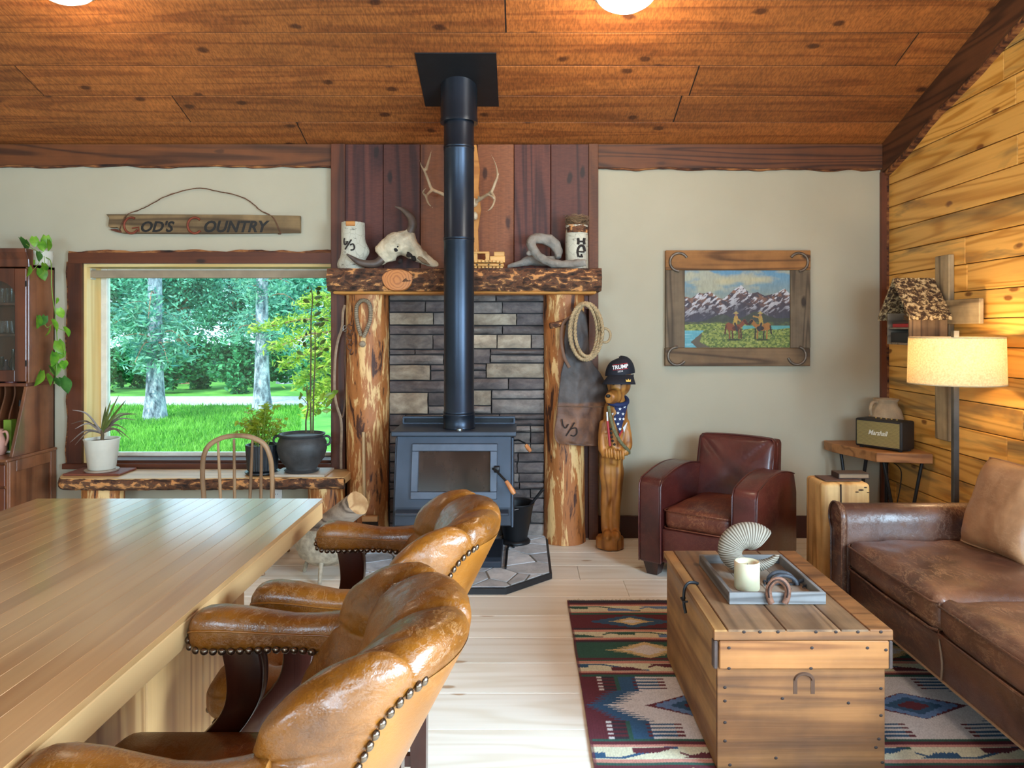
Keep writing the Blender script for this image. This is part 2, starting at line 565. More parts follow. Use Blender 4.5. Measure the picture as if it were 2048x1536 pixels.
w4 = mk('window_4', join(box(XR - .02, XR + .1, RW0 - .06, RW0 + .02, RWZ0 - .06, RWZ1 + .06), box(XR - .02, XR + .1, RW1 - .02, RW1 + .06, RWZ0 - .06, RWZ1 + .06), box(XR - .02, XR + .1, RW0 + .02, RW1 - .02, RWZ0 - .06, RWZ0 + .02), box(XR - .02, XR + .1, RW0 + .02, RW1 - .02, RWZ1 - .02, RWZ1 + .06)), MW['jamb'], kind='structure')
mk('window_pane', box(XR + .06, XR + .065, RW0 + .02, RW1 - .02, RWZ0 + .02, RWZ1 - .02), MW['glass'], w4)

# floor: planks running across the room
fl = mk('floor', box(XL, XR + 0.2, YR, YB, -0.1, -0.012), MW['black_gap'], kind='structure')
PW = 0.2715
row0 = 3.537
rows = [row0 + PW * k for k in range(-23, 7)]
for ri, y in enumerate(rows):
    if y > YB or y + PW < YR: continue
    x = XL - random.uniform(0, 2.0)
    while x < XR:
        L = random.choice((2.4, 3.0, 3.6))
        if abs(y - 4.35) < 0.1 and x < 0.6 < x + L: L = 0.335 - x if 0.335 - x > 0.5 else L
        a, c = max(x, XL), min(x + L, XR + .1)
        if c - a > 0.05:
            mk('plank', box(a + .0008, c - .0008, max(y + .0012, YR), min(y + PW - .0012, YB), -0.03, 0.0, 0.0015), MW['floor'], fl)
        x += L

# ceiling: planks along the slope, and the slope behind the ridge
cl = mk('ceiling', prism([(YB + .3, zceil(YB + .3) + .004), (YRIDGE, ZRIDGE + .004), (YR - .2, zceil(YR - .2) + .004), (YR - .2, zceil(YR - .2) + .2), (YRIDGE, ZRIDGE + .2), (YB + .3, zceil(YB) + .2)], 'x', XL - .2, XR + .2),
        MW['black_gap'], kind='structure')
def ytop(py):
    r = (CY - py) / F
    return YB - (YB * r - (ZP - H)) / (KP + r)
cuts = [YB, ytop(245), ytop(192), ytop(132), ytop(66), ytop(0)]
while cuts[-1] > YRIDGE + .05: cuts.append(max(cuts[-1] - .282, YRIDGE))
breaks = {0: [-1.5], 1: [1.0, -2.2], 2: [PX(1378, cuts[2]), -3.0], 3: [PX(440, cuts[3]) - 3, 2.2], 4: [PX(1012, cuts[4]), -3.3]}
def slope_plank(a, c, y0, y1):
    t = 0.022
    v = []
    e = .0042
    for (x, y, dz) in ((a + e, y0 - e, 0), (c - e, y0 - e, 0), (c - e, y1 + e, 0), (a + e, y1 + e, 0), (a + e, y0 - e, t), (c - e, y0 - e, t), (c - e, y1 + e, t), (a + e, y1 + e, t)):
        v.append((x, y, zceil(y) + dz))
    return v, [[0, 1, 2, 3], [7, 6, 5, 4], [0, 4, 5, 1], [1, 5, 6, 2], [2, 6, 7, 3], [3, 7, 4, 0]]
for i in range(len(cuts) - 1):
    xs = [XL] + sorted(b for b in breaks.get(i, [random.uniform(-3, 2)]) if XL < b < XR) + [XR]
    for a, c in zip(xs[:-1], xs[1:]):
        mk('plank', slope_plank(a, c, cuts[i], cuts[i + 1]), MW['ceil'], cl)
for i in range(13):
    y0 = YRIDGE - i * .2846
    mk('plank', slope_plank(XL, XR, y0, y0 - .2846), MW['ceil'], cl)

# right wall: horizontal tongue-and-groove boards
BH = 0.1575
zz = -0.06
k = 0
while zz < 4.1:
    y = YB
    z1 = zz + BH
    x = YB + random.uniform(0.2, 2.2)
    if k == 13: x = PX(1, 1) * 0 + 4.05 + 2.6
    while y > YR:
        L = random.choice((2.2, 2.9, 3.6))
        y1 = max(x - L, YR)
        # only below the roof
        yt = YB - (z1 - ZP) / KP if z1 > ZP else YB
        ytop_ = min(y, YB)
        lo = max(y1, YR)
        if lo < ytop_ - .05 and zceil((lo + ytop_) / 2) > zz - .2:
            spans = [(lo, ytop_)] if z1 < RWZ0 or zz > RWZ1 else [(lo, min(ytop_, RW0)), (max(lo, RW1), ytop_)]
            for sa, sb in spans:
                if sb - sa > .03: mk('board', box(XR, XR + .02, sa + .001, sb - .001, zz + .0022, z1 - .0022, 0.004), MW['rightwall'], wr)
        y = y1
        x = y1
    zz = z1
    k += 1

# boards along the top of the walls, with a waney lower edge
def wavy(x0, x1, z, amp, freq, seed, n=60):
    return [(x0 + (x1 - x0) * i / n, z + amp * fbm(x0 + (x1 - x0) * i / n * freq, seed) ) for i in range(n + 1)]
def live_board(name, x0, x1, ztop, zbot, y0, y1, mat, amp=.012, seed=1.0, kind='structure', top=False, barkw=.014):
    if not top:
        e = wavy(x0, x1, zbot, amp, 3.0, seed)
        poly = [(x0, ztop), (x1, ztop)] + e[::-1]
        e2 = [(p[0], p[1] - barkw * (0.7 + 0.6 * fbm(p[0] * 6, seed + 3))) for p in e]
    else:
        e = wavy(x0, x1, ztop, amp, 3.0, seed)
        poly = [(x0, zbot), (x1, zbot)] + e[::-1]
        e2 = [(p[0], p[1] + barkw * (0.7 + 0.6 * fbm(p[0] * 6, seed + 3))) for p in e]
    o = mk(name, prism(poly, 'y', y0, y1), mat, kind=kind)
    mk('bark_edge', prism(e + e2[::-1], 'y', y0 + .006, y1), MW['bark_edge'], o)
    return o
live_board('trim_1', XL, PX(666, YB), ZP, PZ(333, YB), YB - .035, YB, MW['plate'], seed=1.3)
live_board('trim_2', PX(1195, YB), PX(1760, YB), ZP, PZ(338, YB), YB - .035, YB, MW['plate'], amp=.016, seed=5.3)
# raking board along the roof line on the right wall
n = 60
up, dn = [], []
for i in range(n + 1):
    y = YB - (YB - YRIDGE) * i / n
    up.append((y, zceil(y)))
    dn.append((y, zceil(y) - .205 + .022 * fbm(y * 2.3, 9.1)))
gb = mk('trim_3', prism(up + dn[::-1], 'x', XR - .05, XR), MW['gable'], kind='structure')
mk('bark_edge', prism(dn + [(p[0], p[1] - .02 - .012 * fbm(p[0] * 5, 2)) for p in dn[::-1]], 'x', XR - .036, XR), MW['bark_edge'], gb)
# corner post trim
cz = PZ(345, YB)
c1 = [(XR + .018 * fbm(zq * 4, 3.1) * .5, zq) for zq in np.linspace(0, cz, 50)]
tr = mk('trim_4', prism([(XR - .055, 0), (XR - .055, cz)] + [(p[0] - .02, p[1]) for p in c1[::-1]], 'y', YB - .03, YB), MW['redtrim_z'], kind='structure')
mk('bark_edge', prism([(p[0] - .021, p[1]) for p in c1] + [(XR, cz), (XR, 0)], 'y', YB - .024, YB), MW['bark_edge'], tr)
# baseboards
mk('baseboard_back', box(PX(1190, YB), XR - .055, YB - .02, YB, 0, .155, .004), MW['base'], kind='structure')
mk('baseboard_left', box(-3.9, PX(690, YB), YB - .02, YB, 0, .155, .004), MW['base'], kind='structure')
mk('baseboard_right', box(XR - .02, XR, YR, YB - .03, 0, .155, .004), MW['base'], kind='structure')

# window: reveal, frame, pane, casing
MW['frame_pale'] = plain('window_frame_pale', (226, 220, 205), 0.4)
ZB = WZ0 + .03
win = mk('window_1', join(box(WX0, WX0 + .02, YB - .002, YB + WD, WZ0, WZ1), box(WX1 - .02, WX1, YB - .002, YB + WD, WZ0, WZ1)), MW['jamb'], kind='structure')
mk('head_reveal', box(WX0 + .02, WX1 - .02, YB - .002, YB + WD, WZ1 - .02, WZ1), MW['jamb_x'], win)
mk('window_sill', box(WX0 + .02, WX1 - .02, YB - .002, YB + WD, WZ0, WZ0 + .02), MW['redtrim'], win)
yf = YB + WD - .07
wf = mk('window_frame', join(box(WX0 + .02, WX0 + .065, yf, yf + .05, WZ0 + .02, WZ1 - .02, .004), box(WX1 - .065, WX1 - .02, yf, yf + .05, WZ0 + .02, WZ1 - .02, .004),
     box(WX0 + .065, WX1 - .065, yf, yf + .05, WZ0 + .02, WZ0 + .045, .004), box(WX0 + .065, WX1 - .065, yf, yf + .05, WZ1 - .065, WZ1 - .02, .004)), MW['frame_pale'], win)
mk('window_pane', box(WX0 + .06, WX1 - .06, yf + .02, yf + .025, WZ0 + .04, WZ1 - .06), MW['glass'], win)
# casing boards
x_out, x_in = PX(140, YB), WX0
e = [(x_out + .012 * fbm(zq * 5, 4.4), zq) for zq in np.linspace(PZ(926, YB), PZ(524, YB), 40)]
o = mk('trim_5', prism([(x_in, PZ(926, YB)), (x_in, PZ(524, YB))] + e[::-1], 'y', YB - .03, YB - .002), MW['redtrim_z'], kind='structure')
mk('bark_edge', prism(e + [(p[0] - .012 - .008 * fbm(p[1] * 9, 1), p[1]) for p in e[::-1]], 'y', YB - .024, YB), MW['bark_edge'], o)
live_board('trim_6', PX(142, YB), PX(666, YB), PZ(506, YB), PZ(527.5, YB), YB - .035, YB - .001, MW['redtrim'], amp=.008, seed=7.7, top=True, barkw=.02)
mk('trim_7', box(PX(132, YB), PX(690, YB), YB - .05, YB, PZ(936, YB), PZ(925.5, YB), .003), MW['redtrim'], kind='structure')

# board panelling behind the stove
yp0, yp1 = YB - .05, YB - .001
zt, zm = ZP, PZ(590, YB)
pan = [(693, 769, 'panel_dark'), (769, 842, 'panel_dark'), (842, 918, 'panel_brown'), (918, 955, 'panel_dark'), (955, 1028, 'panel_orange'), (1028, 1101, 'panel_dark'), (1101, 1177, 'panel_dark')]
wpn = mk('wall_panelling', box(PX(690, YB), PX(1180, YB), YB - .012, YB, 0.0, zt), MW['panel_dark'], kind='structure')
for a, c, m in pan:
    mk('panel_board', box(PX(a, YB) + .0016, PX(c, YB) - .0016, yp0 + random.uniform(0, .008), YB - .012, zm - .1, zt - .002, .003), MW[m], wpn)
for a, c, i in ((666, 694, 8), (1176, 1195, 9)):
    mk('trim_%d' % i, box(PX(a, YB), PX(c, YB), YB - .06, YB, 0, zt - .001, .003), MW['panel_brown'] if i == 9 else MW['redtrim_z'], kind='structure')
# ================================================================== fireplace: stones, posts, mantel, hearth
def stone_mat(name, cols, light=1.0):
    b = NB(name)
    v = b.coords((1, 1, 1.6))
    a = b.noise(v, 9, 6, 0.65, 0.3)
    base = b.ramp(a, [(0.3, lin(cols[0])), (0.5, lin(cols[1])), (0.72, lin(cols[2]))])
    hs = b.n('HueSaturation')
    b.set(hs.inputs['Value'], b.math('MULTIPLY_ADD', b.rnd, 0.5, 0.75))
    b.set(hs.inputs['Color'], base)
    b.bump(b.math('ADD', a, b.math('MULTIPLY', b.noise(v, 60, 4), 0.4)), 0.6, 0.01)
    return b.fin(hs.outputs[0], 0.8)
SM = {'d': stone_mat('ledge_stone_dark', [(70, 62, 62), (96, 86, 84), (124, 112, 106)]),
      'g': stone_mat('ledge_stone_grey', [(92, 84, 80), (124, 114, 108), (154, 144, 134)]),
      't': stone_mat('ledge_stone_tan', [(118, 104, 90), (156, 140, 120), (188, 174, 152)])}
YS = YB - .06
zs_top = PZ(586, YS)
sx = lambda z: PX(780 + z / 5.484, YS)
sz = lambda z: PZ(580 + z / 5.484, YS)
sw = mk('wall_stone', box(PX(778, YS), PX(1090, YS), YS, YB - .012, 0, zs_top + .02), plain('mortar_dark', (52, 48, 48), 0.95), kind='structure')
def ledge(x0, x1, z0, z1, seed):
    """one ledge stone with a riven face"""
    d = random.uniform(.028, .05)
    nx, nz = max(3, int((x1 - x0) / .05)), 3
    V, Fc = [], []
    gp = .0035
    x0 += gp; x1 -= gp; z0 += gp; z1 -= gp
    for j in range(nz + 1):
        for i in range(nx + 1):
            u, w = i / nx, j / nz
            edge = min(1, min(u, 1 - u) * (x1 - x0) / .012, min(w, 1 - w) * (z1 - z0) / .010)
            jx = .004 * fbm(seed, w * 2, 1) * (1 if i in (0, nx) else 0.3)
            jz = .003 * fbm(u * 3, seed, 2) * (1 if j in (0, nz) else 0.3)
            yy = YS - d * (0.62 + 0.38 * edge) - .007 * fbm(u * (x1 - x0) * 9 + seed, w * 2 + seed)
            V.append((x0 + (x1 - x0) * u + jx, yy, z0 + (z1 - z0) * w + jz))
    for j in range(nz):
        for i in range(nx):
            a = j * (nx + 1) + i
            Fc.append([a, a + 1, a + nx + 2, a + nx + 1])
    rim = [i for i in range(nx + 1)] + [j * (nx + 1) + nx for j in range(1, nz + 1)] + [nz * (nx + 1) + i for i in range(nx - 1, -1, -1)] + [j * (nx + 1) for j in range(nz - 1, 0, -1)]
    b = len(V)
    for i in rim:
        V.append((V[i][0], YS + .001, V[i][2]))
    for q in range(len(rim)):
        Fc.append([rim[q], b + q, b + (q + 1) % len(rim), rim[(q + 1) % len(rim)]])
    return V, Fc
ROWS = [(35, 120, [0, 760], 'g'), (124, 243, [0, 392, 760], 'dd'), (248, 383, [0, 480, 760], 'tg'), (388, 486, [0, 760], 'd'), (490, 648, [0, 475, 760], 'gd'),
        (652, 708, [0, 278, 760], 'dd'), (712, 815, [0, 592, 760], 'gd'), (820, 988, [0, 445], 't'), (820, 880, [450, 760], 'd'), (884, 988, [450, 760], 'd'), (992, 1118, [0, 760], 'd'),
        (1122, 1355, [0, 420], 't'), (1122, 1266, [424, 760], 'd'), (1270, 1355, [424, 760], 'g'), (1360, 1397, [180, 760], 'g'), (1360, 1480, [0, 176], 'd'), (1401, 1480, [180, 760], 'd'),
        (40, 128, [760, 1165, 1690], 'gd'), (132, 256, [760, 1232, 1690], 'gd'), (260, 388, [760, 1388, 1690], 'td'), (392, 484, [760, 1235, 1690], 'gd'),
        (488, 642, [760, 1175, 1548, 1690], 'ttg'), (646, 708, [1104, 1690], 'd'), (646, 806, [760, 1100], 'd'), (712, 796, [1104, 1690], 'g'), (800, 963, [1058, 1690], 't'),
        (810, 878, [760, 1054], 'd'), (882, 963, [760, 1054], 'd'), (967, 1090, [760, 1300, 1690], 'dd'), (1094, 1190, [1116, 1690], 'g'), (1094, 1262, [760, 1112], 't'),
        (1194, 1352, [1116, 1690], 'g'), (1266, 1352, [760, 1112], 'g'), (1356, 1412, [760, 1200, 1690], 'dd'), (1416, 1480, [760, 1690], 'd')]
zc = 1484
while zc < 2700:
    hh = random.choice((70, 95, 120, 150))
    xs = [0]
    while xs[-1] < 1690:
        xs.append(xs[-1] + random.choice((260, 380, 520)))
    xs[-1] = 1690
    if xs[-1] - xs[-2] < 140: xs.pop(-2)
    if xs[-2] < 1395: xs.insert(-1, 1395 + random.randint(0, 20)) if random.random() < .8 else None
    ROWS.append((zc, min(zc + hh, 2715), xs, ''.join(random.choice('dddg') for _ in xs)))
    zc += hh + 4
for z0, z1, xs, mm in ROWS:
    for i in range(len(xs) - 1):
        zb = max(sz(z1), .012)
        if sz(z0) - zb < .012: continue
        mk('stone', ledge(sx(xs[i]), sx(xs[i + 1]), zb, sz(z0), random.uniform(0, 90)), SM[mm[i % len(mm)]], sw, smooth=40)

# half-round log posts
def log_post(px0, px1, label, seed, zt):
    yc = YB - .07
    x0, x1 = PX(px0, yc), PX(px1, yc)
    xc, r = (x0 + x1) / 2, (x1 - x0) / 2
    rings = []
    n = 40
    for i in range(41):
        z = zt * i / 40
        ring = []
        for j in range(n):
            a = 2 * PI * j / n
            rr = r * (1 + .05 * fbm(math.cos(a) * 2 + seed, math.sin(a) * 2, z * 1.5) + .02 * fbm(math.cos(a) * 8, math.sin(a) * 8 + seed, z * 5))
            if z < .12: rr *= 1 + .05 * (1 - z / .12)
            y = yc + rr * math.sin(a)
            ring.append((xc + rr * math.cos(a), min(y, YB - .061), z + .001))
        rings.append(ring)
    return mk('log_post', loft(rings), MW['log'], smooth=50, label=label, cat='post', group='log posts under the mantel')
ZM0 = PZ(583, 4.87)
log_post(694, 778, 'peeled log post between window and stone surround, leather strap and chain on it', 2.0, ZM0 - .002)
log_post(1088, 1168, 'peeled log post right of the stove, with leather chaps and rope on it', 7.0, ZM0 - .002)

# mantel slab with bark face
YM0, YM1 = 4.87, YB - .065
mx0, mx1 = PX(653, YM0), PX(1204, YM0)
mz0, mz1 = PZ(582, YM0), PZ(536, YM0)
mt = thing('mantel_shelf', 'thick bark-edged log slab mantel shelf over the wood stove', 'mantel', ((mx0 + mx1) / 2, (YM0 + YM1) / 2, mz0))
nx, nz = 150, 14
def mfront(u, w):
    x = mx0 + (mx1 - mx0) * u
    bulge = .028 * math.sin(PI * min(1, w * 1.02)) + .010 * fbm(x * 14, w * 6, 1.0) + .006 * fbm(x * 40, w * 18, 4.0)
    return (x, YM0 + .03 - bulge - .012 * w, mz0 + (mz1 - mz0) * w + .004 * fbm(x * 7, w * 3))
V, Fc = grid(nx, nz, mfront)
b0 = len(V)
V += [(p[0], YM1, p[2]) for p in V[:nx + 1]] + [(p[0], YM1, p[2]) for p in V[nz * (nx + 1):(nz + 1) * (nx + 1)]]
for i in range(nx):
    Fc.append([i, b0 + i, b0 + i + 1, i + 1])
    t0 = nz * (nx + 1)
    Fc.append([t0 + i, t0 + i + 1, b0 + nx + 1 + i + 1, b0 + nx + 1 + i])
    Fc.append([b0 + i, b0 + nx + 1 + i, b0 + nx + 2 + i, b0 + i + 1])
Fc.append([b0] + [j * (nx + 1) for j in range(nz + 1)] + [b0 + nx + 1])
Fc.append([b0 + nx] + [j * (nx + 1) + nx for j in range(nz + 1)] + [b0 + 2 * nx + 1])
mk('bark_face', (V, Fc), MW['bark'], mt, smooth=60)
mk('underside', box(mx0 + .03, mx1 - .03, YM0 + .035, YM1, mz0 - .016, mz0 + .002, .008), MW['log_under'], mt, label='fresh orange sawn underside')
kc = P(795, 560, YM0)
b = NB('knot_rings'); v_ = b.coords((1, 1, 1), rnd=False)
ln = b.n('VectorMath', operation='LENGTH'); b.set(ln.inputs[0], v_)
rg = b.math('SINE', b.math('MULTIPLY', b.math('ADD', ln.outputs['Value'], b.math('MULTIPLY', b.noise(v_, 20, 2), .02)), 420))
MW['knot'] = b.fin(b.ramp(rg, [(0.0, lin(196, 122, 58)), (1.0, lin(168, 96, 42))]), 0.5)
kn = []
for i, (rr, yy) in enumerate(((.103, .05), (.105, .012), (.098, -.006), (.0001, -.010))):
    kn.append([(kc[0] + rr * math.cos(2 * PI * j / 36) * (1 + .06 * math.sin(3 * 2 * PI * j / 36)), YM0 + yy, kc[2] + rr * .72 * math.sin(2 * PI * j / 36) * (1 + .05 * math.cos(2 * 2 * PI * j / 36))) for j in range(36)])
mk('knot', loft(kn), MW['knot'], mt, smooth=40, label='large sawn-off branch knot with growth rings')
k2 = P(1053, 562, YM0)
mk('knot', ball((k2[0], YM0 + .004, k2[2]), (.03, .016, .03), 14, 8), MW['bark'], mt, smooth=180)

# hearth: flagstones set in a slab with a black edge
hx0, hx1, hy0, hy1 = -1.0, .172, 4.105, 5.19
cc = .26
hpoly = [(hx0 + cc, hy0), (hx1 - cc, hy0), (hx1, hy0 + cc), (hx1, hy1), (hx0, hy1), (hx0, hy0 + cc)]
MW['black'] = plain('black_steel', (30, 31, 34), 0.45, 0.3)
hearth = thing('stone_hearth', 'low flagstone hearth pad with clipped corners under the wood stove', 'hearth', (-.41, 4.65, 0))
mk('edge_band', prism(hpoly, 'z', 0.001, .034, .003), plain('hearth_edge', (38, 40, 44), .6), hearth)
ins = .016
def inset(poly, d):
    cxp = sum(p[0] for p in poly) / len(poly); cyp = sum(p[1] for p in poly) / len(poly)
    return [(cxp + (p[0] - cxp) * (1 - d / abs(hx1 - cxp)), cyp + (p[1] - cyp) * (1 - d / .54)) for p in poly]
hin = inset(hpoly, ins)
mk('grout', prism(hin, 'z', .02, .037), plain('hearth_grout', (120, 116, 108), .95, bump=.3), hearth)
def clip(poly, px_, py_, nx_, ny_):
    out = []
    for i in range(len(poly)):
        a, c = poly[i], poly[(i + 1) % len(poly)]
        da = (a[0] - px_) * nx_ + (a[1] - py_) * ny_
        dc = (c[0] - px_) * nx_ + (c[1] - py_) * ny_
        if da <= 0: out.append(a)
        if da * dc < 0:
            t = da / (da - dc)
            out.append((a[0] + (c[0] - a[0]) * t, a[1] + (c[1] - a[1]) * t))
    return out
flag_m = stone_mat('flagstone', [(164, 168, 172), (194, 198, 202), (220, 222, 224)])
rs = random.Random(5)
sites = []
while len(sites) < 44:
    c_ = (rs.uniform(hx0, hx1), rs.uniform(hy0, hy1))
    if all(math.hypot(c_[0] - q[0], c_[1] - q[1]) > .075 for q in sites): sites.append(c_)
for i, s in enumerate(sites):
    poly = hin[:]
    for j, t in enumerate(sites):
        if i == j: continue
        dx, dy = t[0] - s[0], t[1] - s[1]
        d = math.hypot(dx, dy)
        mx_, my_ = (s[0] + t[0]) / 2 - dx / d * .006, (s[1] + t[1]) / 2 - dy / d * .006
        poly = clip(poly, mx_, my_, dx / d, dy / d)
        if len(poly) < 3: break
    if len(poly) >= 3:
        mk('flagstone', prism(poly, 'z', .03, .0405 + rs.uniform(0, .002), .0015), flag_m, hearth)
HZ = .041

# ================================================================== wood stove
MS = plain('stove_iron', (66, 74, 86), 0.38, 0.5, var=.15, scale=5)
MSD = plain('stove_iron_dark', (28, 29, 32), 0.5, 0.4)
MPIPE = plain('stove_pipe_black', (44, 52, 64), 0.34, 0.7, var=.25, scale=3)
MGRIP = wood('turned_handle', (206, 138, 84), (176, 106, 58), 'z', .45, vary=.05)
sc_ = -.410
st = thing('wood_stove', 'charcoal grey cast iron wood stove with glass door and black flue pipe', 'stove', (sc_, 4.62, HZ))
zt_ = .846
# body: front face leans, lower third upright
bw = .345
prof = [(4.395, .30), (4.395, .41), (4.50, .815), (4.86, .815), (4.86, .30)]
mk('body', prism(prof, 'x', sc_ - bw, sc_ + bw, .006), MS, st)
mk('side_panel', prism([(4.42, .285), (4.53, .80), (4.87, .80), (4.87, .285)], 'x', sc_ + bw - .001, sc_ + bw + .012, .003), MS, st)
mk('side_panel', prism([(4.42, .285), (4.53, .80), (4.87, .80), (4.87, .285)], 'x', sc_ - bw - .012, sc_ - bw + .001, .003), MS, st)
mk('top_plate', prism([(4.462, zt_ - .004), (4.462, zt_ - .028), (4.50, zt_ - .036), (4.87, zt_ - .036), (4.87, zt_), (4.47, zt_)], 'x', sc_ - .372, sc_ + .372, .004, 2), MS, st)
# rear heat deflector with two long slots
mk('rear_deflector', join(box(sc_ - .362, sc_ + .362, 4.83, 4.845, zt_ + .034, zt_ + .048, .002), box(sc_ - .362, sc_ + .362, 4.83, 4.845, zt_, zt_ + .008, .001),
   box(sc_ - .362, sc_ - .352, 4.83, 4.845, zt_ + .008, zt_ + .034), box(sc_ + .352, sc_ + .362, 4.83, 4.845, zt_ + .008, zt_ + .034), box(sc_ - .02, sc_ + .02, 4.83, 4.845, zt_ + .008, zt_ + .034),
   ), MS, st)
mk('deflector_back', box(sc_ - .36, sc_ + .36, 4.865, 4.87, zt_, zt_ + .046), MSD, st)
def on_face(w, dy=0.0):      # height along the leaning front -> y
    return 4.395 + (w - .41) / (.815 - .41) * .105 + dy
def face_frame(px0, px1, z0, z1, t, d0, d1):
    X0, X1 = px0, px1
    parts = []
    def blk(xa, xb, za, zb):
        return prism([(on_face(za, -d1), za), (on_face(zb, -d1), zb), (on_face(zb, -d0), zb), (on_face(za, -d0), za)], 'x', xa, xb, .003)
    return join(blk(X0, X1, z1 - t, z1), blk(X0, X1, z0, z0 + t), blk(X0, X0 + t, z0 + t, z1 - t), blk(X1 - t, X1, z0 + t, z1 - t))
dz0, dz1 = PZ(999, 4.38), PZ(889, 4.44)
dx0, dx1 = PX(821, 4.40), PX(994, 4.40)
door = mk('door', face_frame(dx0, dx1, dz0, dz1, .042, -.002, .026), plain('stove_door_iron', (88, 96, 108), .38, .5), st)
b = NB('sooty_glass'); v_ = b.coords((1, 1, .5))
MSG = b.fin(b.ramp(b.noise(v_, 7, 4), [(.35, lin(22, 18, 16)), (.7, lin(58, 46, 40))]), .12, Specular_IOR_Level=.8)
mk('glass', prism([(on_face(dz0 + .04, -.010), dz0 + .04), (on_face(dz1 - .04, -.010), dz1 - .04), (on_face(dz1 - .04, 0), dz1 - .04), (on_face(dz0 + .04, 0), dz0 + .04)], 'x', dx0 + .04, dx1 - .04), MSG, door, label='sooty dark door glass')
ha = Vector(P(992, 941, 4.37)); hb = Vector(P(1012, 962, 4.33)); hc = Vector(P(1029, 988, 4.31))
mk('handle_rod', join(tube([(ha.x - .02, ha.y + .05, ha.z), ha, hb], .007, 8), box(ha.x - .012, ha.x + .02, ha.y + .01, ha.y + .05, ha.z - .015, ha.z + .02, .003)), MW['black'], door, smooth=50)
mk('handle_grip', tube([hb, hb.lerp(hc, .3), hb.lerp(hc, .8), hc], [.011, .013, .015, .011], 12), MGRIP, door, smooth=50, label='wooden door handle grip')
mk('ash_lip', prism([(4.345, .372), (4.345, .388), (4.40, .40), (4.40, .365)], 'x', sc_ - .33, sc_ + .33, .003), MS, st)
mk('pedestal', box(sc_ - .205, sc_ + .205, 4.50, 4.80, HZ + .05, .31, .006), MSD, st)
mk('base_plate', prism([(4.44, HZ + .001), (4.44, HZ + .035), (4.47, HZ + .055), (4.86, HZ + .055), (4.86, HZ + .001)], 'x', sc_ - .285, sc_ + .285, .004), MS, st)
mk('trivet_cap', lathe([(.0, .0), (.02, .0), (.02, .008), (.008, .012), (0, .012)], (PX(918, 4.5), 4.53, zt_), 16), metal('bright_cap', (180, 178, 170), .3), st, smooth=40)
# damper rod with its own grip, right side
q = [Vector((sc_ + bw + .01, 4.60, PZ(881, 4.6))), Vector((sc_ + bw + .04, 4.58, PZ(880, 4.58))), Vector(P(1050, 886, 4.55)), Vector(P(1053, 892, 4.54))]
dm = mk('damper_rod', tube(q, .005, 8), MW['black'], st, smooth=60)
mk('damper_grip', tube([P(1052, 890, 4.54), P(1056, 896, 4.53), P(1061, 903, 4.52)], [.011, .014, .010], 10), MGRIP, dm, smooth=60, label='wooden damper grip')
# flue pipe: sections, ceiling collar and plate
pc = (PX(918, 4.62), 4.62)
pr = .0925
zsec = [zt_ - .002, PZ(826, 4.62), PZ(480, 4.62), PZ(298, 4.62), zceil(4.62) + .02]
for i in range(4):
    a, c = zsec[i], zsec[i + 1]
    r_ = pr + (.004 if i == 0 else 0)
    prof = [(r_, a), (r_ + .0025, a + .004), (r_ + .0025, a + .012), (r_, a + .016), (r_, c - .014), (r_ + .002, c - .010), (r_ + .002, c - .004), (r_ - .001, c)]
    mk('flue_pipe_section', lathe(prof, (pc[0], pc[1], 0), 48), MPIPE, st, smooth=40)
zc0 = PZ(247, 4.62)
mk('flue_collar', lathe([(.108, zc0), (.115, zc0), (.1155, zc0 + .02), (.113, zc0 + .03), (.113, zceil(4.62) + .03), (.08, zceil(4.62) + .03)], (pc[0], pc[1], 0), 48), MPIPE, st, smooth=40)
pyc = (ytop(105) + ytop(211)) / 2
hw = .235
plate = []
for (x, y, dz) in ((-hw, ytop(211) , -.006), (hw, ytop(211), -.006), (hw, ytop(105), -.006), (-hw, ytop(105), -.006), (-hw, ytop(211), .004), (hw, ytop(211), .004), (hw, ytop(105), .004), (-hw, ytop(105), .004)):
    plate.append((pc[0] + .005 + x, y, zceil(y) + dz - .001))
mk('ceiling_plate', (plate, [[0, 1, 2, 3], [7, 6, 5, 4], [0, 4, 5, 1], [1, 5, 6, 2], [2, 6, 7, 3], [3, 7, 4, 0]]), MW['black'], st)

# ash bucket with shovel, poker on the hearth
bc = (PX(1031, 4.98), 4.98)
bk = thing('ash_bucket', 'black metal ash bucket beside the stove on the hearth', 'bucket', (bc[0], bc[1], HZ))
z0 = HZ
mk('body', lathe([(.0, .012), (.075, .012), (.122, .262), (.127, .268), (.127, .260), (.119, .255), (.070, .02), (0, .02)], (bc[0], bc[1], z0), 36), MW['black'], bk, smooth=40)
mk('foot_ring', lathe([(.098, .0), (.10, .012), (.092, .022), (.078, .026), (.074, .012)], (bc[0], bc[1], z0), 36), MW['black'], bk, smooth=60)
mk('bail', tube([(bc[0] - .125, bc[1], z0 + .25), (bc[0] - .10, bc[1] - .06, z0 + .255), (bc[0], bc[1] - .13, z0 + .245), (bc[0] + .1, bc[1] - .06, z0 + .255), (bc[0] + .125, bc[1], z0 + .25)], .003, 6), metal('wire', (130, 130, 132), .3), bk, smooth=60)
sh = thing('ash_shovel', 'black ash shovel standing in the ash bucket', 'shovel', (bc[0] + .05, bc[1], HZ + .03))
e0 = Vector((bc[0] - .03, bc[1] - .02, HZ + .035)); e1 = Vector((bc[0] + .03, bc[1], HZ + .16)); e2 = Vector(P(1087, 977, 4.95))
mk('handle', tube([e1, e1.lerp(e2, .5), e2], [.009, .009, .011], 8), MW['black'], sh, smooth=60)
mk('blade', xf(box(-.035, .035, -.003, .003, -.065, .065, .002), Matrix.Translation((e0 + e1) / 2) @ Euler((0, .45, 0)).to_matrix().to_4x4()), MW['black'], sh)
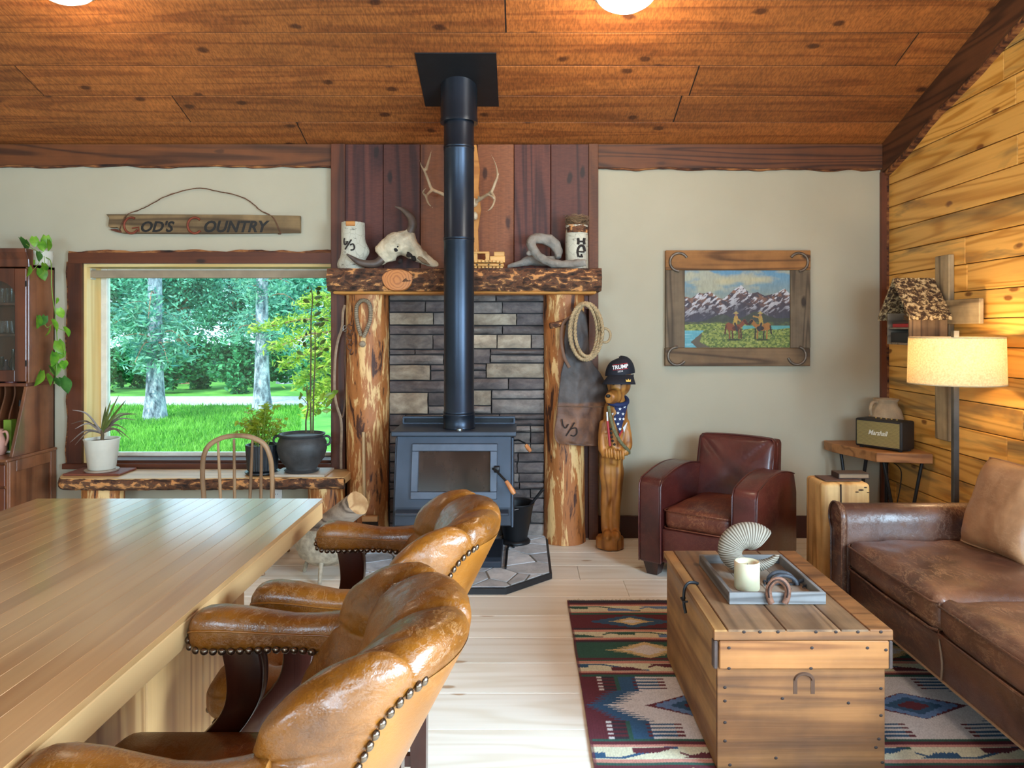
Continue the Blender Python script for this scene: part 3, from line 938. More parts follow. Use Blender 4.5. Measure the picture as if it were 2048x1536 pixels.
pk = [P(1028, 1096, FY(1094, .05)), P(1020, 1090, FY(1090, .05)), P(1015, 1098, FY(1098, .05)), P(1013, 1118, FY(1118, .05)), P(1011, 1136, FY(1136, .05))]
mk('fire_poker', tube(spline([(p[0], p[1], HZ + .009) for p in pk], 5), .007, 8), MW['black'], None, smooth=60, label='bent black iron poker lying on the hearth stones', cat='poker')
# ================================================================== kitchen island with butcher-block top
IZ = .90
IX1, IX0 = -.652, -.652 - .933
IY1, IY0 = 2.448, -.35
MBUTCH = wood('butcher_block', (186, 142, 92), (156, 110, 66), 'y', .28, rings=3, fine=60, vary=.10, contrast=1.2, bump=.02, Coat_Weight=1.0, Coat_Roughness=.12, Coat_IOR=1.6)
MBUTCH_E = wood('butcher_block_edge', (196, 154, 104), (166, 122, 76), 'y', .4, rings=4, fine=30, vary=.05, bump=.04)
isl = thing('kitchen_island', 'pine board kitchen island with thick glossy butcher block top', 'kitchen island', ((IX0 + IX1) / 2, 1.05, 0))
top = mk('butcher_block_top', box(IX0, IX1, IY0, IY1, IZ - .066, IZ - .0125, .003), MBUTCH_E, isl)
ns = 21
for i in range(ns):
    w = (IX1 - IX0) / ns
    a = IX0 + w * i
    mk('stave', box(a + (.0 if i else .0), a + w, IY0, IY1, IZ - .0125, IZ, .0006), MBUTCH, top)
MISL = wood('island_pine', (206, 158, 102), (166, 114, 64), 'z', .45, rings=8, knots=.1, knotcol=(140, 84, 44), vary=.1)
bx1, bx0, by1 = -.80, IX0 + .12, 2.16
mk('core', box(bx0 + .02, bx1 - .02, IY0 + .1, by1 - .02, .09, IZ - .067), MISL, isl)
y = by1
while y > IY0 + .1:
    y2 = max(y - .282, IY0 + .1)
    mk('side_board', box(bx1 - .019, bx1, y2 + .002, y - .002, .08, IZ - .067, .003), MISL, isl)
    mk('side_board', box(bx0, bx0 + .019, y2 + .002, y - .002, .08, IZ - .067, .003), MISL, isl)
    y = y2
x = bx0 + .021
while x < bx1 - .03:
    x2 = min(x + .21, bx1 - .021)
    mk('end_board', box(x + .002, x2 - .002, by1 - .019, by1, .08, IZ - .067, .003), MISL, isl)
    x = x2
mk('toe_kick', box(bx0 + .06, bx1 - .06, IY0 + .15, by1 - .06, 0.001, .09), MW['base'], isl)

# ================================================================== leather counter stools
MLEA = leather('cognac_leather', (140, 82, 18), (88, 47, 8), .33, (196, 138, 74), .35, 6.5, coat=.35, crease=.35)
MLEA2 = leather('cognac_leather_panel', (150, 90, 22), (112, 62, 12), .34, (206, 150, 84), .25, 4.0, coat=.1, crease=.15)
MDARKW = wood('mahogany_frame', (62, 28, 20), (34, 14, 11), 'z', .28, rings=3, vary=.08, Coat_Weight=.4, Coat_Roughness=.15)
MNAIL = metal('antique_brass_nail', (112, 96, 82), .28, .95, 60, .2, 0)
nail_me = None
def nails(path, every, parent, r, normal_fn):
    """single upholstery nails along a path"""
    global nail_me
    if nail_me is None:
        V, Fc = lathe([(1, 0), (.92, .35), (.6, .68), (.0, .85)], (0, 0, 0), 10)
        nail_me = bpy.data.meshes.new('nail')
        nail_me.from_pydata([tuple(p) for p in V], [], Fc)
        nail_me.polygons.foreach_set('use_smooth', [True] * len(nail_me.polygons))
        nail_me.materials.append(MNAIL)
    pts = [Vector(p) for p in path]
    d = 0.0
    nxt = 0.0
    for i in range(len(pts) - 1):
        seg = (pts[i + 1] - pts[i]).length
        while nxt <= d + seg:
            p = pts[i].lerp(pts[i + 1], (nxt - d) / seg if seg else 0)
            nn = Vector(normal_fn(p)).normalized()
            o = inst('nail', nail_me, parent, tuple(p), nn.to_track_quat('Z', 'Y').to_euler(), (r, r, r))
            nxt += every
        d += seg

def make_stool():
    t = thing('counter_stool', '', 'chair', (0, 0, 0), local=True)
    # --- arms
    for s in (-1, 1):
        rings = []
        xs = [-.262, -.259, -.250, -.235, -.21, -.17, -.12, -.08, -.04, 0.0, .04]
        hw_ = [.012, .026, .036, .040, .041, .040, .037, .034, .034, .036, .040]
        tops = [.868, .886, .899, .905, .907, .903, .894, .888, .888, .893, .90]
        bots = [.850, .838, .832, .829, .828, .828, .828, .826, .822, .816, .808]
        yo = [0.252, .252, .252, .252, .252, .253, .256, .258, .259, .256, .250]
        for x, w_, zt2, zb2, yy in zip(xs, hw_, tops, bots, yo):
            ring = []
            n = 24
            for j in range(n):
                a = 2 * PI * j / n
                ca, sa = math.cos(a), math.sin(a)
                e = .55
                ry = math.copysign(abs(ca) ** e, ca) * w_
                # domed top, square lower edge
                hz = (zt2 - zb2)
                if sa >= 0:
                    rz = zb2 + hz * .58 + hz * .42 * abs(sa) ** .8
                else:
                    rz = zb2 + hz * .58 - hz * .58 * abs(sa) ** .45
                ring.append((x, s * yy + ry, rz))
            rings.append(ring)
        V, Fc = loft(rings)
        arm = mk('arm_pad', (V, Fc), MLEA, t, smooth=60)
        # stitched seam all round the arm
        seam = []
        for x, w_, zt2, zb2, yy in list(zip(xs, hw_, tops, bots, yo))[::-1]:
            seam.append((x, s * yy - w_ * 1.005, zb2 + (zt2 - zb2) * .60))
        for x, w_, zt2, zb2, yy in zip(xs, hw_, tops, bots, yo):
            seam.append((x - (.001 if x < -.255 else 0), s * yy + w_ * 1.005, zb2 + (zt2 - zb2) * .60))
        mk('seam', tube(spline(seam, 3), .0022, 6), MLEA2, arm, smooth=80)
        low = []
        for x, w_, zt2, zb2, yy in list(zip(xs, hw_, tops, bots, yo))[::-1]:
            low.append((x, s * yy - w_ * 1.0, zb2 + .008))
        for x, w_, zt2, zb2, yy in zip(xs, hw_, tops, bots, yo):
            low.append((x, s * yy + w_ * 1.0, zb2 + .008))
        yc_ = s * .253
        nails(spline(low, 3), .0158, arm, .0074, lambda p: ((p.x + .2) * (1 if p.x < -.235 else 0), (p.y - yc_) * 4, -.02) if p.x >= -.235 else ((p.x + .22), (p.y - yc_), 0))
        # curved arm support
        c_ = spline([(-.135, .832), (-.128, .79), (-.132, .74), (-.155, .69), (-.19, .645), (-.235, .595), (-.255, .56)], 5)
        f_ = spline([(-.205, .832), (-.197, .79), (-.195, .74), (-.208, .70), (-.245, .655), (-.285, .61), (-.315, .56)], 5)
        mk('arm_support', prism(c_ + f_[::-1], 'y', s * .252 - .019, s * .252 + .019, .004, 2), MDARKW, t, smooth=50)
    # --- seat
    def seat_z(x, y):
        z = .675 + .02 * (1 - (y / .25) ** 2) 
        for bx, by in ((-.24, -.12), (-.24, .12), (-.08, -.12), (-.08, .12), (.06, -.0), (-.16, 0)):
            d2 = (x - bx) ** 2 + (y - by) ** 2
            z -= .018 * math.exp(-d2 / .0012)
        z -= .005 * math.exp(-((abs(y) - .12) / .006) ** 2)
        return z
    g = cushion((-.163, 0, .635), (.215, .246, .045), .036, 22, (.01, .0, .0))
    V = []
    for (x, y, z) in g[0]:
        if z > .655: z += seat_z(x, y) - .68
        V.append((x, y, z))
    seat = mk('seat', (V, g[1]), MLEA, t, smooth=180)
    for bx, by in ((-.24, -.12), (-.24, .12), (-.08, -.12), (-.08, .12)):
        mk('button', ball((bx, by, seat_z(bx, by) + .003), (.012, .012, .006), 12, 6), MLEA2, seat, smooth=180)
    for s in (-1, 1):
        nails([(-.33, s * .249, .605), (.03, s * .249, .605)], .038, seat, .0085, lambda p: (0, s, 0))
    nails([(-.380, -.2, .605), (-.380, .2, .605)], .038, seat, .0085, lambda p: (-1, 0, 0))
    # --- frame and legs
    mk('seat_frame', join(box(-.36, .06, -.238, -.205, .555, .598, .004), box(-.36, .06, .205, .238, .555, .598, .004), box(-.36, -.325, -.205, .205, .555, .598, .004), box(.025, .06, -.205, .205, .555, .598, .004)), MDARKW, t)
    for x in (-.325, .03):
        for s in (-1, 1):
            x0_, y0_ = x, s * .215
            mk('leg', loft([[(x0_ + dx * w_, y0_ + dy * w_ + s * off, z) for dx, dy in ((-1, -1), (1, -1), (1, 1), (-1, 1))] for z, w_, off in ((.004, .019, .015), (.12, .02, .010), (.3, .022, .004), (.57, .025, 0))]), MDARKW, t)
    for y_ in (-.222, .202):
        mk('stretcher', box(-.31, .02, y_, y_ + .02, .24, .275, .003), MDARKW, t)
    mk('foot_rest', box(-.335, -.305, -.205, .205, .20, .235, .004), metal('foot_rest_metal', (150, 156, 165), .3), t)
    # --- reclined, shallow-curved back: padded slab whose rolled edge wraps round to the nailed rear panel
    zt_b, HWb, RCb, RR = 1.012, .268, .085, .061
    EX = (PI - 1) * RR                      # the roll unrolled beyond the true outline
    def bpt(y, off, z):
        s_ = y / .25
        return (.222 - .112 * s_ * s_ + (z - 1.0) * .50 + off, y, z)
    def sdf(y, z, grow):
        """inside distance to the (grown) round-cornered outline and the outward direction"""
        w_, t2, rc = HWb + grow, zt_b + grow, RCb + grow
        ay, sy = abs(y), (1 if y >= 0 else -1)
        cy2, cz2 = w_ - rc, t2 - rc
        if ay > cy2 and z > cz2:
            l = math.hypot(ay - cy2, z - cz2) + 1e-9
            return rc - l, (sy * (ay - cy2) / l, (z - cz2) / l)
        if w_ - ay < t2 - z: return w_ - ay, (sy, 0.0)
        return t2 - z, (0.0, 1.0)
    tufts = [(-.135, .880), (0.0, .890), (.135, .880), (-.07, .80), (.07, .80), (-.14, .72), (0, .72), (.14, .72)]
    pleats = [((-.135, .880), (-.20, 1.2)), ((0, .890), (0, 1.2)), ((.135, .880), (.20, 1.2)), ((-.135, .880), (-.45, .90)), ((.135, .880), (.45, .90)), ((-.14, .72), (-.45, .74)), ((.14, .72), (.45, .74))]
    for i_ in range(8):
        for j_ in range(i_ + 1, 8):
            if .03 < abs(tufts[i_][1] - tufts[j_][1]) < .12 and abs(tufts[i_][0] - tufts[j_][0]) < .1:
                pleats.append((tufts[i_], tufts[j_]))
    def pad_pt(y, z):
        d, n2 = sdf(y, z, EX)
        d = max(d, 0.0)
        dent = 0.0
        for ty_, tz_ in tufts:
            dent += .030 * math.exp(-((y - ty_) ** 2 + (z - tz_) ** 2) / .0010)
        fade = min(1.0, d / .03)
        for (y1, z1_), (y2, z2_) in pleats:
            tt = ((y - y1) * (y2 - y1) + (z - z1_) * (z2_ - z1_)) / ((y2 - y1) ** 2 + (z2_ - z1_) ** 2)
            tt = min(1.0, max(0.0, tt))
            dd = math.hypot(y - y1 - (y2 - y1) * tt, z - z1_ - (z2_ - z1_) * tt)
            dent += (.009 * math.exp(-(dd / .007) ** 2) + .007 * math.exp(-(dd / .030) ** 2)) * fade
        dent += (.0026 * fbm(y * 20, z * 20, 3.0) + .0010 * fbm(y * 70, z * 70, 5.0)) * fade
        if d < PI * RR:
            ph = d / RR
            r_ = RR - dent * math.sin(min(PI / 2, ph))
            off, ins_ = r_ * math.cos(ph), RR - r_ * math.sin(ph)
            k_ = ins_ + EX - d
            yy, zz = y - n2[0] * k_, z - n2[1] * k_
        else:
            off, yy, zz = -RR + dent, y, z
        if ph_front(d): off -= .022 * min(1.0, (d - PI * RR * .5) / .12) if d > PI * RR * .5 else 0
        return bpt(yy, off, max(zz, .62))
    def ph_front(d): return d > PI * RR * .5
    NY_, NZ_ = 128, 96
    V, Fc = [], []
    for j in range(NZ_ + 1):
        z = .62 + (zt_b + EX - .62) * (j / NZ_)
        w_, rc = HWb + EX, RCb + EX
        kz = z - (zt_b + EX - rc)
        hw2 = w_ - (rc - math.sqrt(max(0.0, rc * rc - kz * kz))) if kz > 0 else w_
        for i in range(NY_ + 1):
            V.append(pad_pt(hw2 * (-1 + 2 * i / NY_), z))
    for j in range(NZ_):
        for i in range(NY_):
            p = j * (NY_ + 1) + i
            Fc.append([p, p + 1, p + NY_ + 2, p + NY_ + 1])
    pad = mk('back_pad', (V, Fc), MLEA, t, smooth=180)
    for ty_, tz_ in tufts:
        q = pad_pt(ty_, tz_)
        mk('button', ball((q[0] - .004, q[1], q[2]), .009, 10, 6), MLEA2, pad, smooth=180)
    # rear panel, nailed on inside the roll
    V, Fc = [], []
    NY2, NZ2 = 40, 30
    wS, tS, rS = HWb - RR + .004, zt_b - RR + .004, .045
    for layer in (0, 1):
        for j in range(NZ2 + 1):
            z = .57 + (tS - .57) * (1 - (1 - j / NZ2) ** 1.5)
            kz = z - (tS - rS)
            hw2 = wS - (rS - math.sqrt(max(0.0, rS * rS - kz * kz))) if kz > 0 else wS
            for i in range(NY2 + 1):
                y = hw2 * math.sin((-1 + 2 * i / NY2) * PI / 2)
                V.append(bpt(y, RR + .001 if layer == 0 else -.02, z))
    m_ = (NY2 + 1) * (NZ2 + 1)
    for layer in (0, 1):
        for j in range(NZ2):
            for i in range(NY2):
                p = layer * m_ + j * (NY2 + 1) + i
                q = [p, p + 1, p + NY2 + 2, p + NY2 + 1]
                Fc.append(q if layer else q[::-1])
    for i in range(NY2): Fc.append([i, i + 1, m_ + i + 1, m_ + i])
    for j in range(NZ2):
        for i in (0, NY2):
            p = j * (NY2 + 1) + i
            Fc.append([p, p + NY2 + 1, m_ + p + NY2 + 1, m_ + p])
    outer = mk('back_shell', (V, Fc), MLEA2, t, smooth=60)
    path = []
    for z in np.linspace(.64, tS - rS, 24): path.append(bpt(-wS, RR + .001, z))
    for a in np.linspace(PI, PI / 2, 10)[1:]: path.append(bpt(-wS + rS + rS * math.cos(a), RR + .001, tS - rS + rS * math.sin(a)))
    path += [(p[0], -p[1], p[2]) for p in path[::-1]]
    nails(path, .0165, outer, .0080, lambda p: (1, p.y * 1.2, -.2))
    return t
GS = 'leather stools along the island'
stool = make_stool()
stool.location = (-.385, 1.22, 0)
tag(stool, 'cognac leather stool nearest the camera, tufted barrel back filling the lower foreground', 'chair', GS)
s2 = copy_tree(stool)
stool.scale = (1.07, 1, 1)
stool.location.x = -.367
s2.location = (-.318, 1.871, 0)
tag(s2, 'cognac leather stool farther from the camera, its back in front of the wood stove', 'chair', GS)

# ================================================================== live-edge bench under the window
YBN = 4.84
bz = .493
MSLAB = wood('slab_top', (220, 176, 118), (186, 138, 84), 'x', .4, rings=5, knots=.1, vary=.03, mott=.15)
bx0_, bx1_ = PX(95, YBN), PX(686, YBN)
bn = thing('slab_bench', 'live-edge slab bench on log legs under the picture window', 'bench', ((bx0_ + bx1_) / 2, 5.0, 0))
th = .085
def bfront(x):
    u = (x - bx0_) / (bx1_ - bx0_)
    y = YBN + .03 * fbm(x * 1.6, 2.2) - .02 * math.sin(u * 5)
    if u < .06: y += .16 * (1 - u / .06) ** 2
    return y
nb = 110
edge_t = [(bx0_ + (bx1_ - bx0_) * i / nb) for i in range(nb + 1)]
poly = [(x, bfront(x)) for x in edge_t] + [(bx1_, YB - .07), (bx0_ + .05, YB - .07)]
mk('slab', prism(poly, 'z', bz - .05, bz, .004), MSLAB, bn)
rings = []
for x in edge_t:
    y = bfront(x)
    rg_ = []
    for (dy, dz) in ((.004, 0), (-.012, -.008), (-.022, -.03), (-.016, -.055), (.0, -.072), (.03, -.072), (.03, -.02)):
        rg_.append((x, y + dy + .006 * fbm(x * 22, dz * 30, 1), bz - .003 + dz + .005 * fbm(x * 15, dy * 30, 5)))
    rings.append(rg_)
mk('bark_edge', loft(rings), MW['bark'], bn, smooth=70)
for px0, px1, sd in ((160, 240, 1.0), (614, 686, 4.0)):
    xa, xb = PX(px0, 4.98), PX(px1, 4.98)
    xc_, r_ = (xa + xb) / 2, (xb - xa) / 2
    rings = [[(xc_ + r_ * (1 + .06 * fbm(math.cos(a) + sd, math.sin(a), z * 3)) * math.cos(a), 5.02 + .12 * math.sin(a), z) for a in [2 * PI * j / 24 for j in range(24)]] for z in np.linspace(.001, bz - .074, 12)]
    mk('leg', loft(rings), MW['log'], bn, smooth=50)

# ================================================================== hoop-back chair at the bench
MCH = wood('pale_oak_chair', (160, 126, 92), (122, 90, 62), 'z', .5, rings=4, vary=.05)
yc_ = 4.34
ch = thing('hoop_back_chair', 'pale wooden hoop-back spindle chair between island and bench', 'chair', (PX(474, 4.5), 4.55, 0))
hoop = [(412, 1060), (408, 1000), (405, 950), (407, 915), (417, 892), (438, 878), (462, 872), (488, 872), (512, 878), (531, 892), (541, 918), (544, 950), (545, 1000), (545, 1060)]
lean = lambda py: yc_ + (py - 872) * .0006
def cw(px, py): return P(px, py, lean(py))
mk('back_hoop', tube(spline([cw(a, b_) for a, b_ in hoop], 4), .0145, 10), MCH, ch, smooth=60)
for pt, pb in ((436, 444), (468, 470), (505, 497), (443 + 80, 521)):
    mk('spindle', tube([cw(pt, 878 if 450 < pt < 520 else 884), cw((pt + pb) / 2, 970), cw(pb, 1066)], [.0075, .010, .0085], 8), MCH, ch, smooth=60)
sz_ = cw(474, 1066)[2]
seat_y0 = lean(1066)
mk('seat', cushion((PX(476, 4.6), seat_y0 + .19, sz_ - .012), (.205, .205, .022), .02, 6), MCH, ch, smooth=60)
for s in (-1, 1):
    for yy, yb in ((seat_y0 + .05, seat_y0 - .06), (seat_y0 + .33, seat_y0 + .42)):
        x0_ = PX(476, 4.6) + s * .15
        x1_ = x0_ + s * .075
        mk('leg', tube([(x0_, yy, sz_ - .03), (x0_ + s * .03, yy * .6 + yb * .4, sz_ * .6), (x1_, yb, .012)], [.011, .018, .011], 10), MCH, ch, smooth=60)
    mk('stretcher', tube([(PX(476, 4.6) + s * .20, seat_y0 - .0, .2), (PX(476, 4.6) + s * .2, seat_y0 + .37, .2)], .009, 8), MCH, ch, smooth=60)

# duplex outlet under the bench
ox, oz = PX(554, YB - .003), PZ(982, YB - .003)
ot = thing('wall_outlet', 'white duplex power outlet on the wall under the bench', 'outlet', (ox, YB - .003, oz))
MWH = plain('white_plastic', (236, 234, 228), .4, var=.03)
mk('plate', box(ox - .036, ox + .036, YB - .008, YB - .001, oz - .058, oz + .058, .003), MWH, ot)
for dz in (-.022, .022):
    r_ = mk('receptacle', xf(box(-.018, .018, -.011, -.0075, -.015, .015, .002), lambda x, y, z: (x + ox, y + YB, z + oz + dz)), MWH, ot)
    for dx in (-.007, .007):
        mk('slot', box(ox + dx - .0012, ox + dx + .0012, YB - .0118, YB - .0105, oz + dz - .004, oz + dz + .006), MW['black'], r_)

# ================================================================== roller blind
yb_ = YB + .07
bl = thing('roller_blind', 'rolled-up beige roller blind at the top of the picture window', 'blind', (PX(420, yb_), yb_, PZ(548, yb_)))
bx_0, bx_1 = WX0 + .03, WX1 - .04
zb_ = PZ(551, yb_)
mk('fabric_roll', xf(lathe([(.001, 0), (.028, 0), (.028, bx_1 - bx_0), (.001, bx_1 - bx_0)], (0, 0, 0), 24), lambda x, y, z: (bx_0 + z, yb_ + x, zb_ + .008 + y)), plain('blind_fabric', (176, 160, 130), .8), bl, smooth=50)
mk('valance', box(bx_0 - .005, bx_1 + .005, yb_ - .034, yb_ - .029, zb_ - .018, zb_ + .034, .002), plain('blind_valance', (150, 132, 108), .7), bl)
mk('bracket', box(bx_0 - .02, bx_0 - .001, yb_ - .03, yb_ + .03, zb_ - .03, zb_ + .05, .003), plain('blind_bracket', (180, 170, 150), .5), bl)

# ================================================================== sign over the window
ys = YB - .022
sg = thing('wall_sign', "weathered plank sign lettered GOD'S COUNTRY hanging by twisted wire above window", 'sign', (PX(410, ys), ys, PZ(448, ys)))
MGREYW = wood('weathered_plank', (142, 115, 78), (90, 70, 46), 'x', .8, rings=10, knots=.1, vary=.03, mott=.35, bump=.4)
pp = [(214, 429), (220, 436), (218, 452), (222, 456), (236, 455), (243, 461), (246, 467), (420, 468), (601, 466), (601, 432), (500, 430), (300, 429)]
mk('plank', prism([(PX(a, ys), PZ(b_, ys)) for a, b_ in pp], 'y', ys - .012, ys + .02, .002), MGREYW, sg)
mk('broken_edge', prism([(PX(a, ys), PZ(b_, ys)) for a, b_ in ((222, 459), (232, 458), (243, 462), (246, 466), (238, 465), (224, 461))], 'y', ys - .01, ys + .02), plain('red_splinter', (92, 44, 26), .8), sg)
MINK = plain('black_paint', (22, 20, 18), .6, var=.05)
MRUST = metal('rusty_iron', (112, 78, 60), .6, .6, 40, .4, .2)
MRUSTR = metal('red_rust', (128, 62, 42), .65, .3, 40, .3, .2)
def letters(body, px0, px1, pyc, hpx, Y, mat, parent, name='lettering', shear=.28, bold=.0, depth=.0015):
    g = text_geo(body, 1.0, 0.0, shear)
    v = np.array(g[0]); w0 = v[:, 0].max() - v[:, 0].min(); h0 = v[:, 2].max() - v[:, 2].min()
    sx_ = (PX(px1, Y) - PX(px0, Y)) / w0; sz_2 = hpx * Y / F / h0
    g = text_geo(body, 1.0, depth / 1.0, shear, bold)
    v = np.array(g[0]); cx_ = (v[:, 0].max() + v[:, 0].min()) / 2; cz_ = (v[:, 2].max() + v[:, 2].min()) / 2
    c_ = P((px0 + px1) / 2, pyc, Y)
    return mk(name, ([(c_[0] + (p[0] - cx_) * sx_, Y + p[1], c_[2] + (p[2] - cz_) * sz_2) for p in g[0]], g[1]), mat, parent)
yl = ys - .0125
letters("OD'S", 283, 348, 453, 21, yl, MINK, sg, bold=.03)
letters('OUNTRY', 410, 538, 453, 22, yl, MINK, sg, bold=.03)
def shoe(cx_, cz_, rx, rz, Y, a0, a1, r, flat=.5, n=30):
    pts = [(cx_ + rx * math.cos(math.radians(a0 + (a1 - a0) * i / n)), Y, cz_ + rz * math.sin(math.radians(a0 + (a1 - a0) * i / n))) for i in range(n + 1)]
    return tube(pts, r, 8, flat=1.0)
for (px, a0, a1) in ((263, 60, 330), (390, 45, 320)):
    c_ = P(px, 451, yl)
    rr = 15 * yl / F
    mk('horseshoe_initial', shoe(c_[0], c_[2], rr * .95, rr * 1.05, yl - .003, a0, a1, .008), MRUSTR, sg, smooth=60, label='horseshoe standing for the letter %s' % ('G' if px < 300 else 'C'))
    if px < 300:
        mk('letter_bar', tube([(c_[0] + .005, yl - .003, c_[2] - .02), (c_[0] + rr, yl - .003, c_[2] - .012), (c_[0] + rr, yl - .003, c_[2] - .045)], .005, 6), MRUSTR, sg, smooth=60)
wire = [(238, 462), (245, 445), (254, 430), (264, 425), (283, 418), (303, 408), (328, 394), (365, 382), (400, 376), (433, 382), (468, 389), (490, 397), (505, 407), (520, 420), (536, 428), (548, 437), (556, 455), (562, 467), (556, 468)]
wp = [P(a, b_, ys - .016 if b_ > 428 else ys + .0) for a, b_ in wire]
mk('hanging_wire', join(tube(jitter((spline(wp, 5), []), .003, 60)[0], .0035, 6), tube(jitter((spline(wp[:-4], 5), []), .006, 50, 3)[0], .0022, 6)), MRUST, sg, smooth=60)

# ================================================================== plants on the bench
def leaf_geo(L, W, curl=.15, heart=False, fold=.12):
    V, Fc = [], []
    n = 7
    for i in range(n + 1):
        t = i / n
        if heart:
            w_ = W * (math.sin(PI * min(1, t * .92 + .10)) ** .75) * (1 - .25 * t)
            yb2 = -.12 * L if i == 0 else 0
        else:
            w_ = W * math.sin(PI * (t * .96 + .02)) ** .9
            yb2 = 0
        z = -curl * L * t * t
        y = L * t
        V += [(-w_ / 2, y + yb2, z + fold * w_), (0, y, z), (w_ / 2, y + yb2, z + fold * w_)]
    for i in range(n):
        a = i * 3
        Fc += [[a, a + 1, a + 4, a + 3], [a + 1, a + 2, a + 5, a + 4]]
    return V, Fc
def leaf_mat(name, light, dark, trans=.35):
    b = NB(name)
    v = b.coords()
    col = b.ramp(b.noise(v, 14, 3), [(.3, lin(dark)), (.7, lin(light))])
    hs = b.n('HueSaturation'); b.set(hs.inputs['Color'], col); b.set(hs.inputs['Value'], b.math('MULTIPLY_ADD', b.rnd, .5, .75))
    b.fin(hs.outputs[0], .35)
    tr = b.n('BsdfTranslucent'); b.set(tr.inputs[0], hs.outputs[0])
    mx = b.n('MixShader'); mx.inputs[0].default_value = trans
    b.set(mx.inputs[1], b.b.outputs[0]); b.set(mx.inputs[2], tr.outputs[0]); b.set(b.out.inputs[0], mx.outputs[0])
    return b.m
def mesh_of(name, g, mat, smooth=True):
    me = bpy.data.meshes.new(name)
    me.from_pydata([tuple(p) for p in g[0]], [], g[1])
    if smooth: me.polygons.foreach_set('use_smooth', [True] * len(me.polygons))
    me.materials.append(mat)
    return me
MTERRA = plain('red_tile', (120, 62, 44), .6)
def pot(prof, c, mat, parent, name='pot', n=40):
    return mk(name, lathe(prof, c, n), mat, parent, smooth=45)
# spiky plant in a white pot
yp = 5.02
bzz = bz + .001
c = (PX(204, yp), yp, bzz)
mk('clay_tile', box(PX(145, yp), PX(255, yp), yp - .11, yp + .12, bzz, bzz + .014, .003), MTERRA, None, label='flat red clay tile under the white plant pot', cat='tile')
pl = thing('spiky_plant', 'spiky dragon plant in a white pot at the left end of bench', 'plant', (c[0], c[1], bzz + .015))
zb2 = bzz + .015
MWPOT = plain('white_glaze', (214, 208, 192), .35, var=.06)
pot([(.0, .0), (.10, .0), (.105, .006), (.105, .012), (.0, .012)], (c[0], c[1], zb2), plain('saucer_grey', (168, 150, 132), .5), pl, 'saucer')
pot([(.0, .013), (.078, .013), (.084, .02), (.108, .205), (.112, .21), (.112, .216), (.103, .216), (.10, .205), (.095, .195), (0, .195)], (c[0], c[1], zb2), MWPOT, pl)
mk('soil', lathe([(0, .0), (.096, .0), (.09, .008), (0, .012)], (c[0], c[1], zb2 + .19), 24), plain('soil', (54, 42, 32), .95, bump=.5), pl, smooth=60)
MSPK = leaf_mat('spiky_leaf', (128, 140, 70), (70, 84, 40), .3)
MSPK2 = leaf_mat('spiky_leaf_dry', (150, 130, 112), (110, 92, 84), .25)
base = Vector((c[0], c[1], zb2 + .2))
mk('stem', tube([base, base + Vector((.004, 0, .035)), base + Vector((.0, 0, .07))], [.012, .011, .010], 8), plain('stem_brown', (96, 78, 52), .8), pl, smooth=60)
tips = [(238, 790, 1), (222, 800, 1), (252, 800, 1), (275, 828, 0), (262, 826, 0), (145, 820, 0), (150, 858, 0), (142, 848, 0), (140, 885, 0), (255, 862, 0), (248, 875, 0), (186, 848, 1), (270, 840, 0), (150, 890, 0), (212, 812, 1), (262, 880, 0)]
rs = random.Random(3)
for (px, py, kind) in tips:
    tp = Vector(P(px, py, yp + rs.uniform(-.12, .12)))
    b0_ = base + Vector((0, 0, .05))
    mid = b0_.lerp(tp, .5) + Vector((0, 0, .05 if not kind else .01))
    pts = spline([b0_, mid, tp], 5)
    W = .011 if kind else .006
    rad = [W * (1 - (i / (len(pts) - 1)) ** 2.2) + .0006 for i in range(len(pts))]
    mk('leaf', tube(pts, rad, 4, flat=.25), MSPK if kind else MSPK2, pl, smooth=60)
# bushy plant in a black ribbed pot
yp = 5.00
c = (PX(525, yp), yp, bzz)
pl = thing('bushy_plant', 'bright green bushy plant in a black ribbed pot beside the urn', 'plant', c)
MBLK = plain('black_ceramic', (40, 44, 48), .35, var=.2)
pot([(0, 0), (.10, 0), (.112, .01), (.112, .018), (0, .018)], c, MBLK, pl, 'saucer')
rings = []
for r_, z in ((.085, .02), (.098, .03), (.106, .185), (.108, .195), (.100, .195), (.096, .18), (.001, .18)):
    rings.append([(c[0] + (r_ + (.003 * (1 if j % 2 else -1) if .03 <= z <= .185 and r_ > .098 else 0)) * math.cos(2 * PI * j / 72), c[1] + (r_ + (.003 * (1 if j % 2 else -1) if .03 <= z <= .185 and r_ > .098 else 0)) * math.sin(2 * PI * j / 72), c[2] + z) for j in range(72)])
mk('pot', loft(rings), MBLK, pl, smooth=20)
stems, lv = [], []
rs = random.Random(8)
lg = leaf_geo(.042, .024, .3)
for i in range(34):
    a = rs.uniform(0, 2 * PI); rr = rs.uniform(.02, .17)
    t0 = Vector((c[0] + .05 * math.cos(a) * rs.random(), c[1] + .05 * math.sin(a) * rs.random(), c[2] + .18))
    t1 = Vector((c[0] + rr * math.cos(a), c[1] + rr * math.sin(a), c[2] + rs.uniform(.30, .47) - rr * .35))
    pts = spline([t0, t0.lerp(t1, .5) + Vector((0, 0, .03)), t1], 4)
    stems.append(tube(pts, .0022, 5))
    for k_ in range(17):
        q = Vector(pts[min(len(pts) - 1, int(2 + (len(pts) - 2) * (k_ / 16) ** .6))])
        m_ = Matrix.Translation(q + Vector([rs.gauss(0, .012) for _ in range(3)])) @ Euler((rs.uniform(-.6, .9), rs.uniform(-.5, .5), rs.uniform(0, 6.28))).to_matrix().to_4x4() @ Matrix.Scale(rs.uniform(.6, 1.15), 4)
        lv.append(xf(lg, m_))
mk('stems', join(*stems), plain('green_stem', (120, 140, 60), .6), pl, smooth=60, kind='stuff')
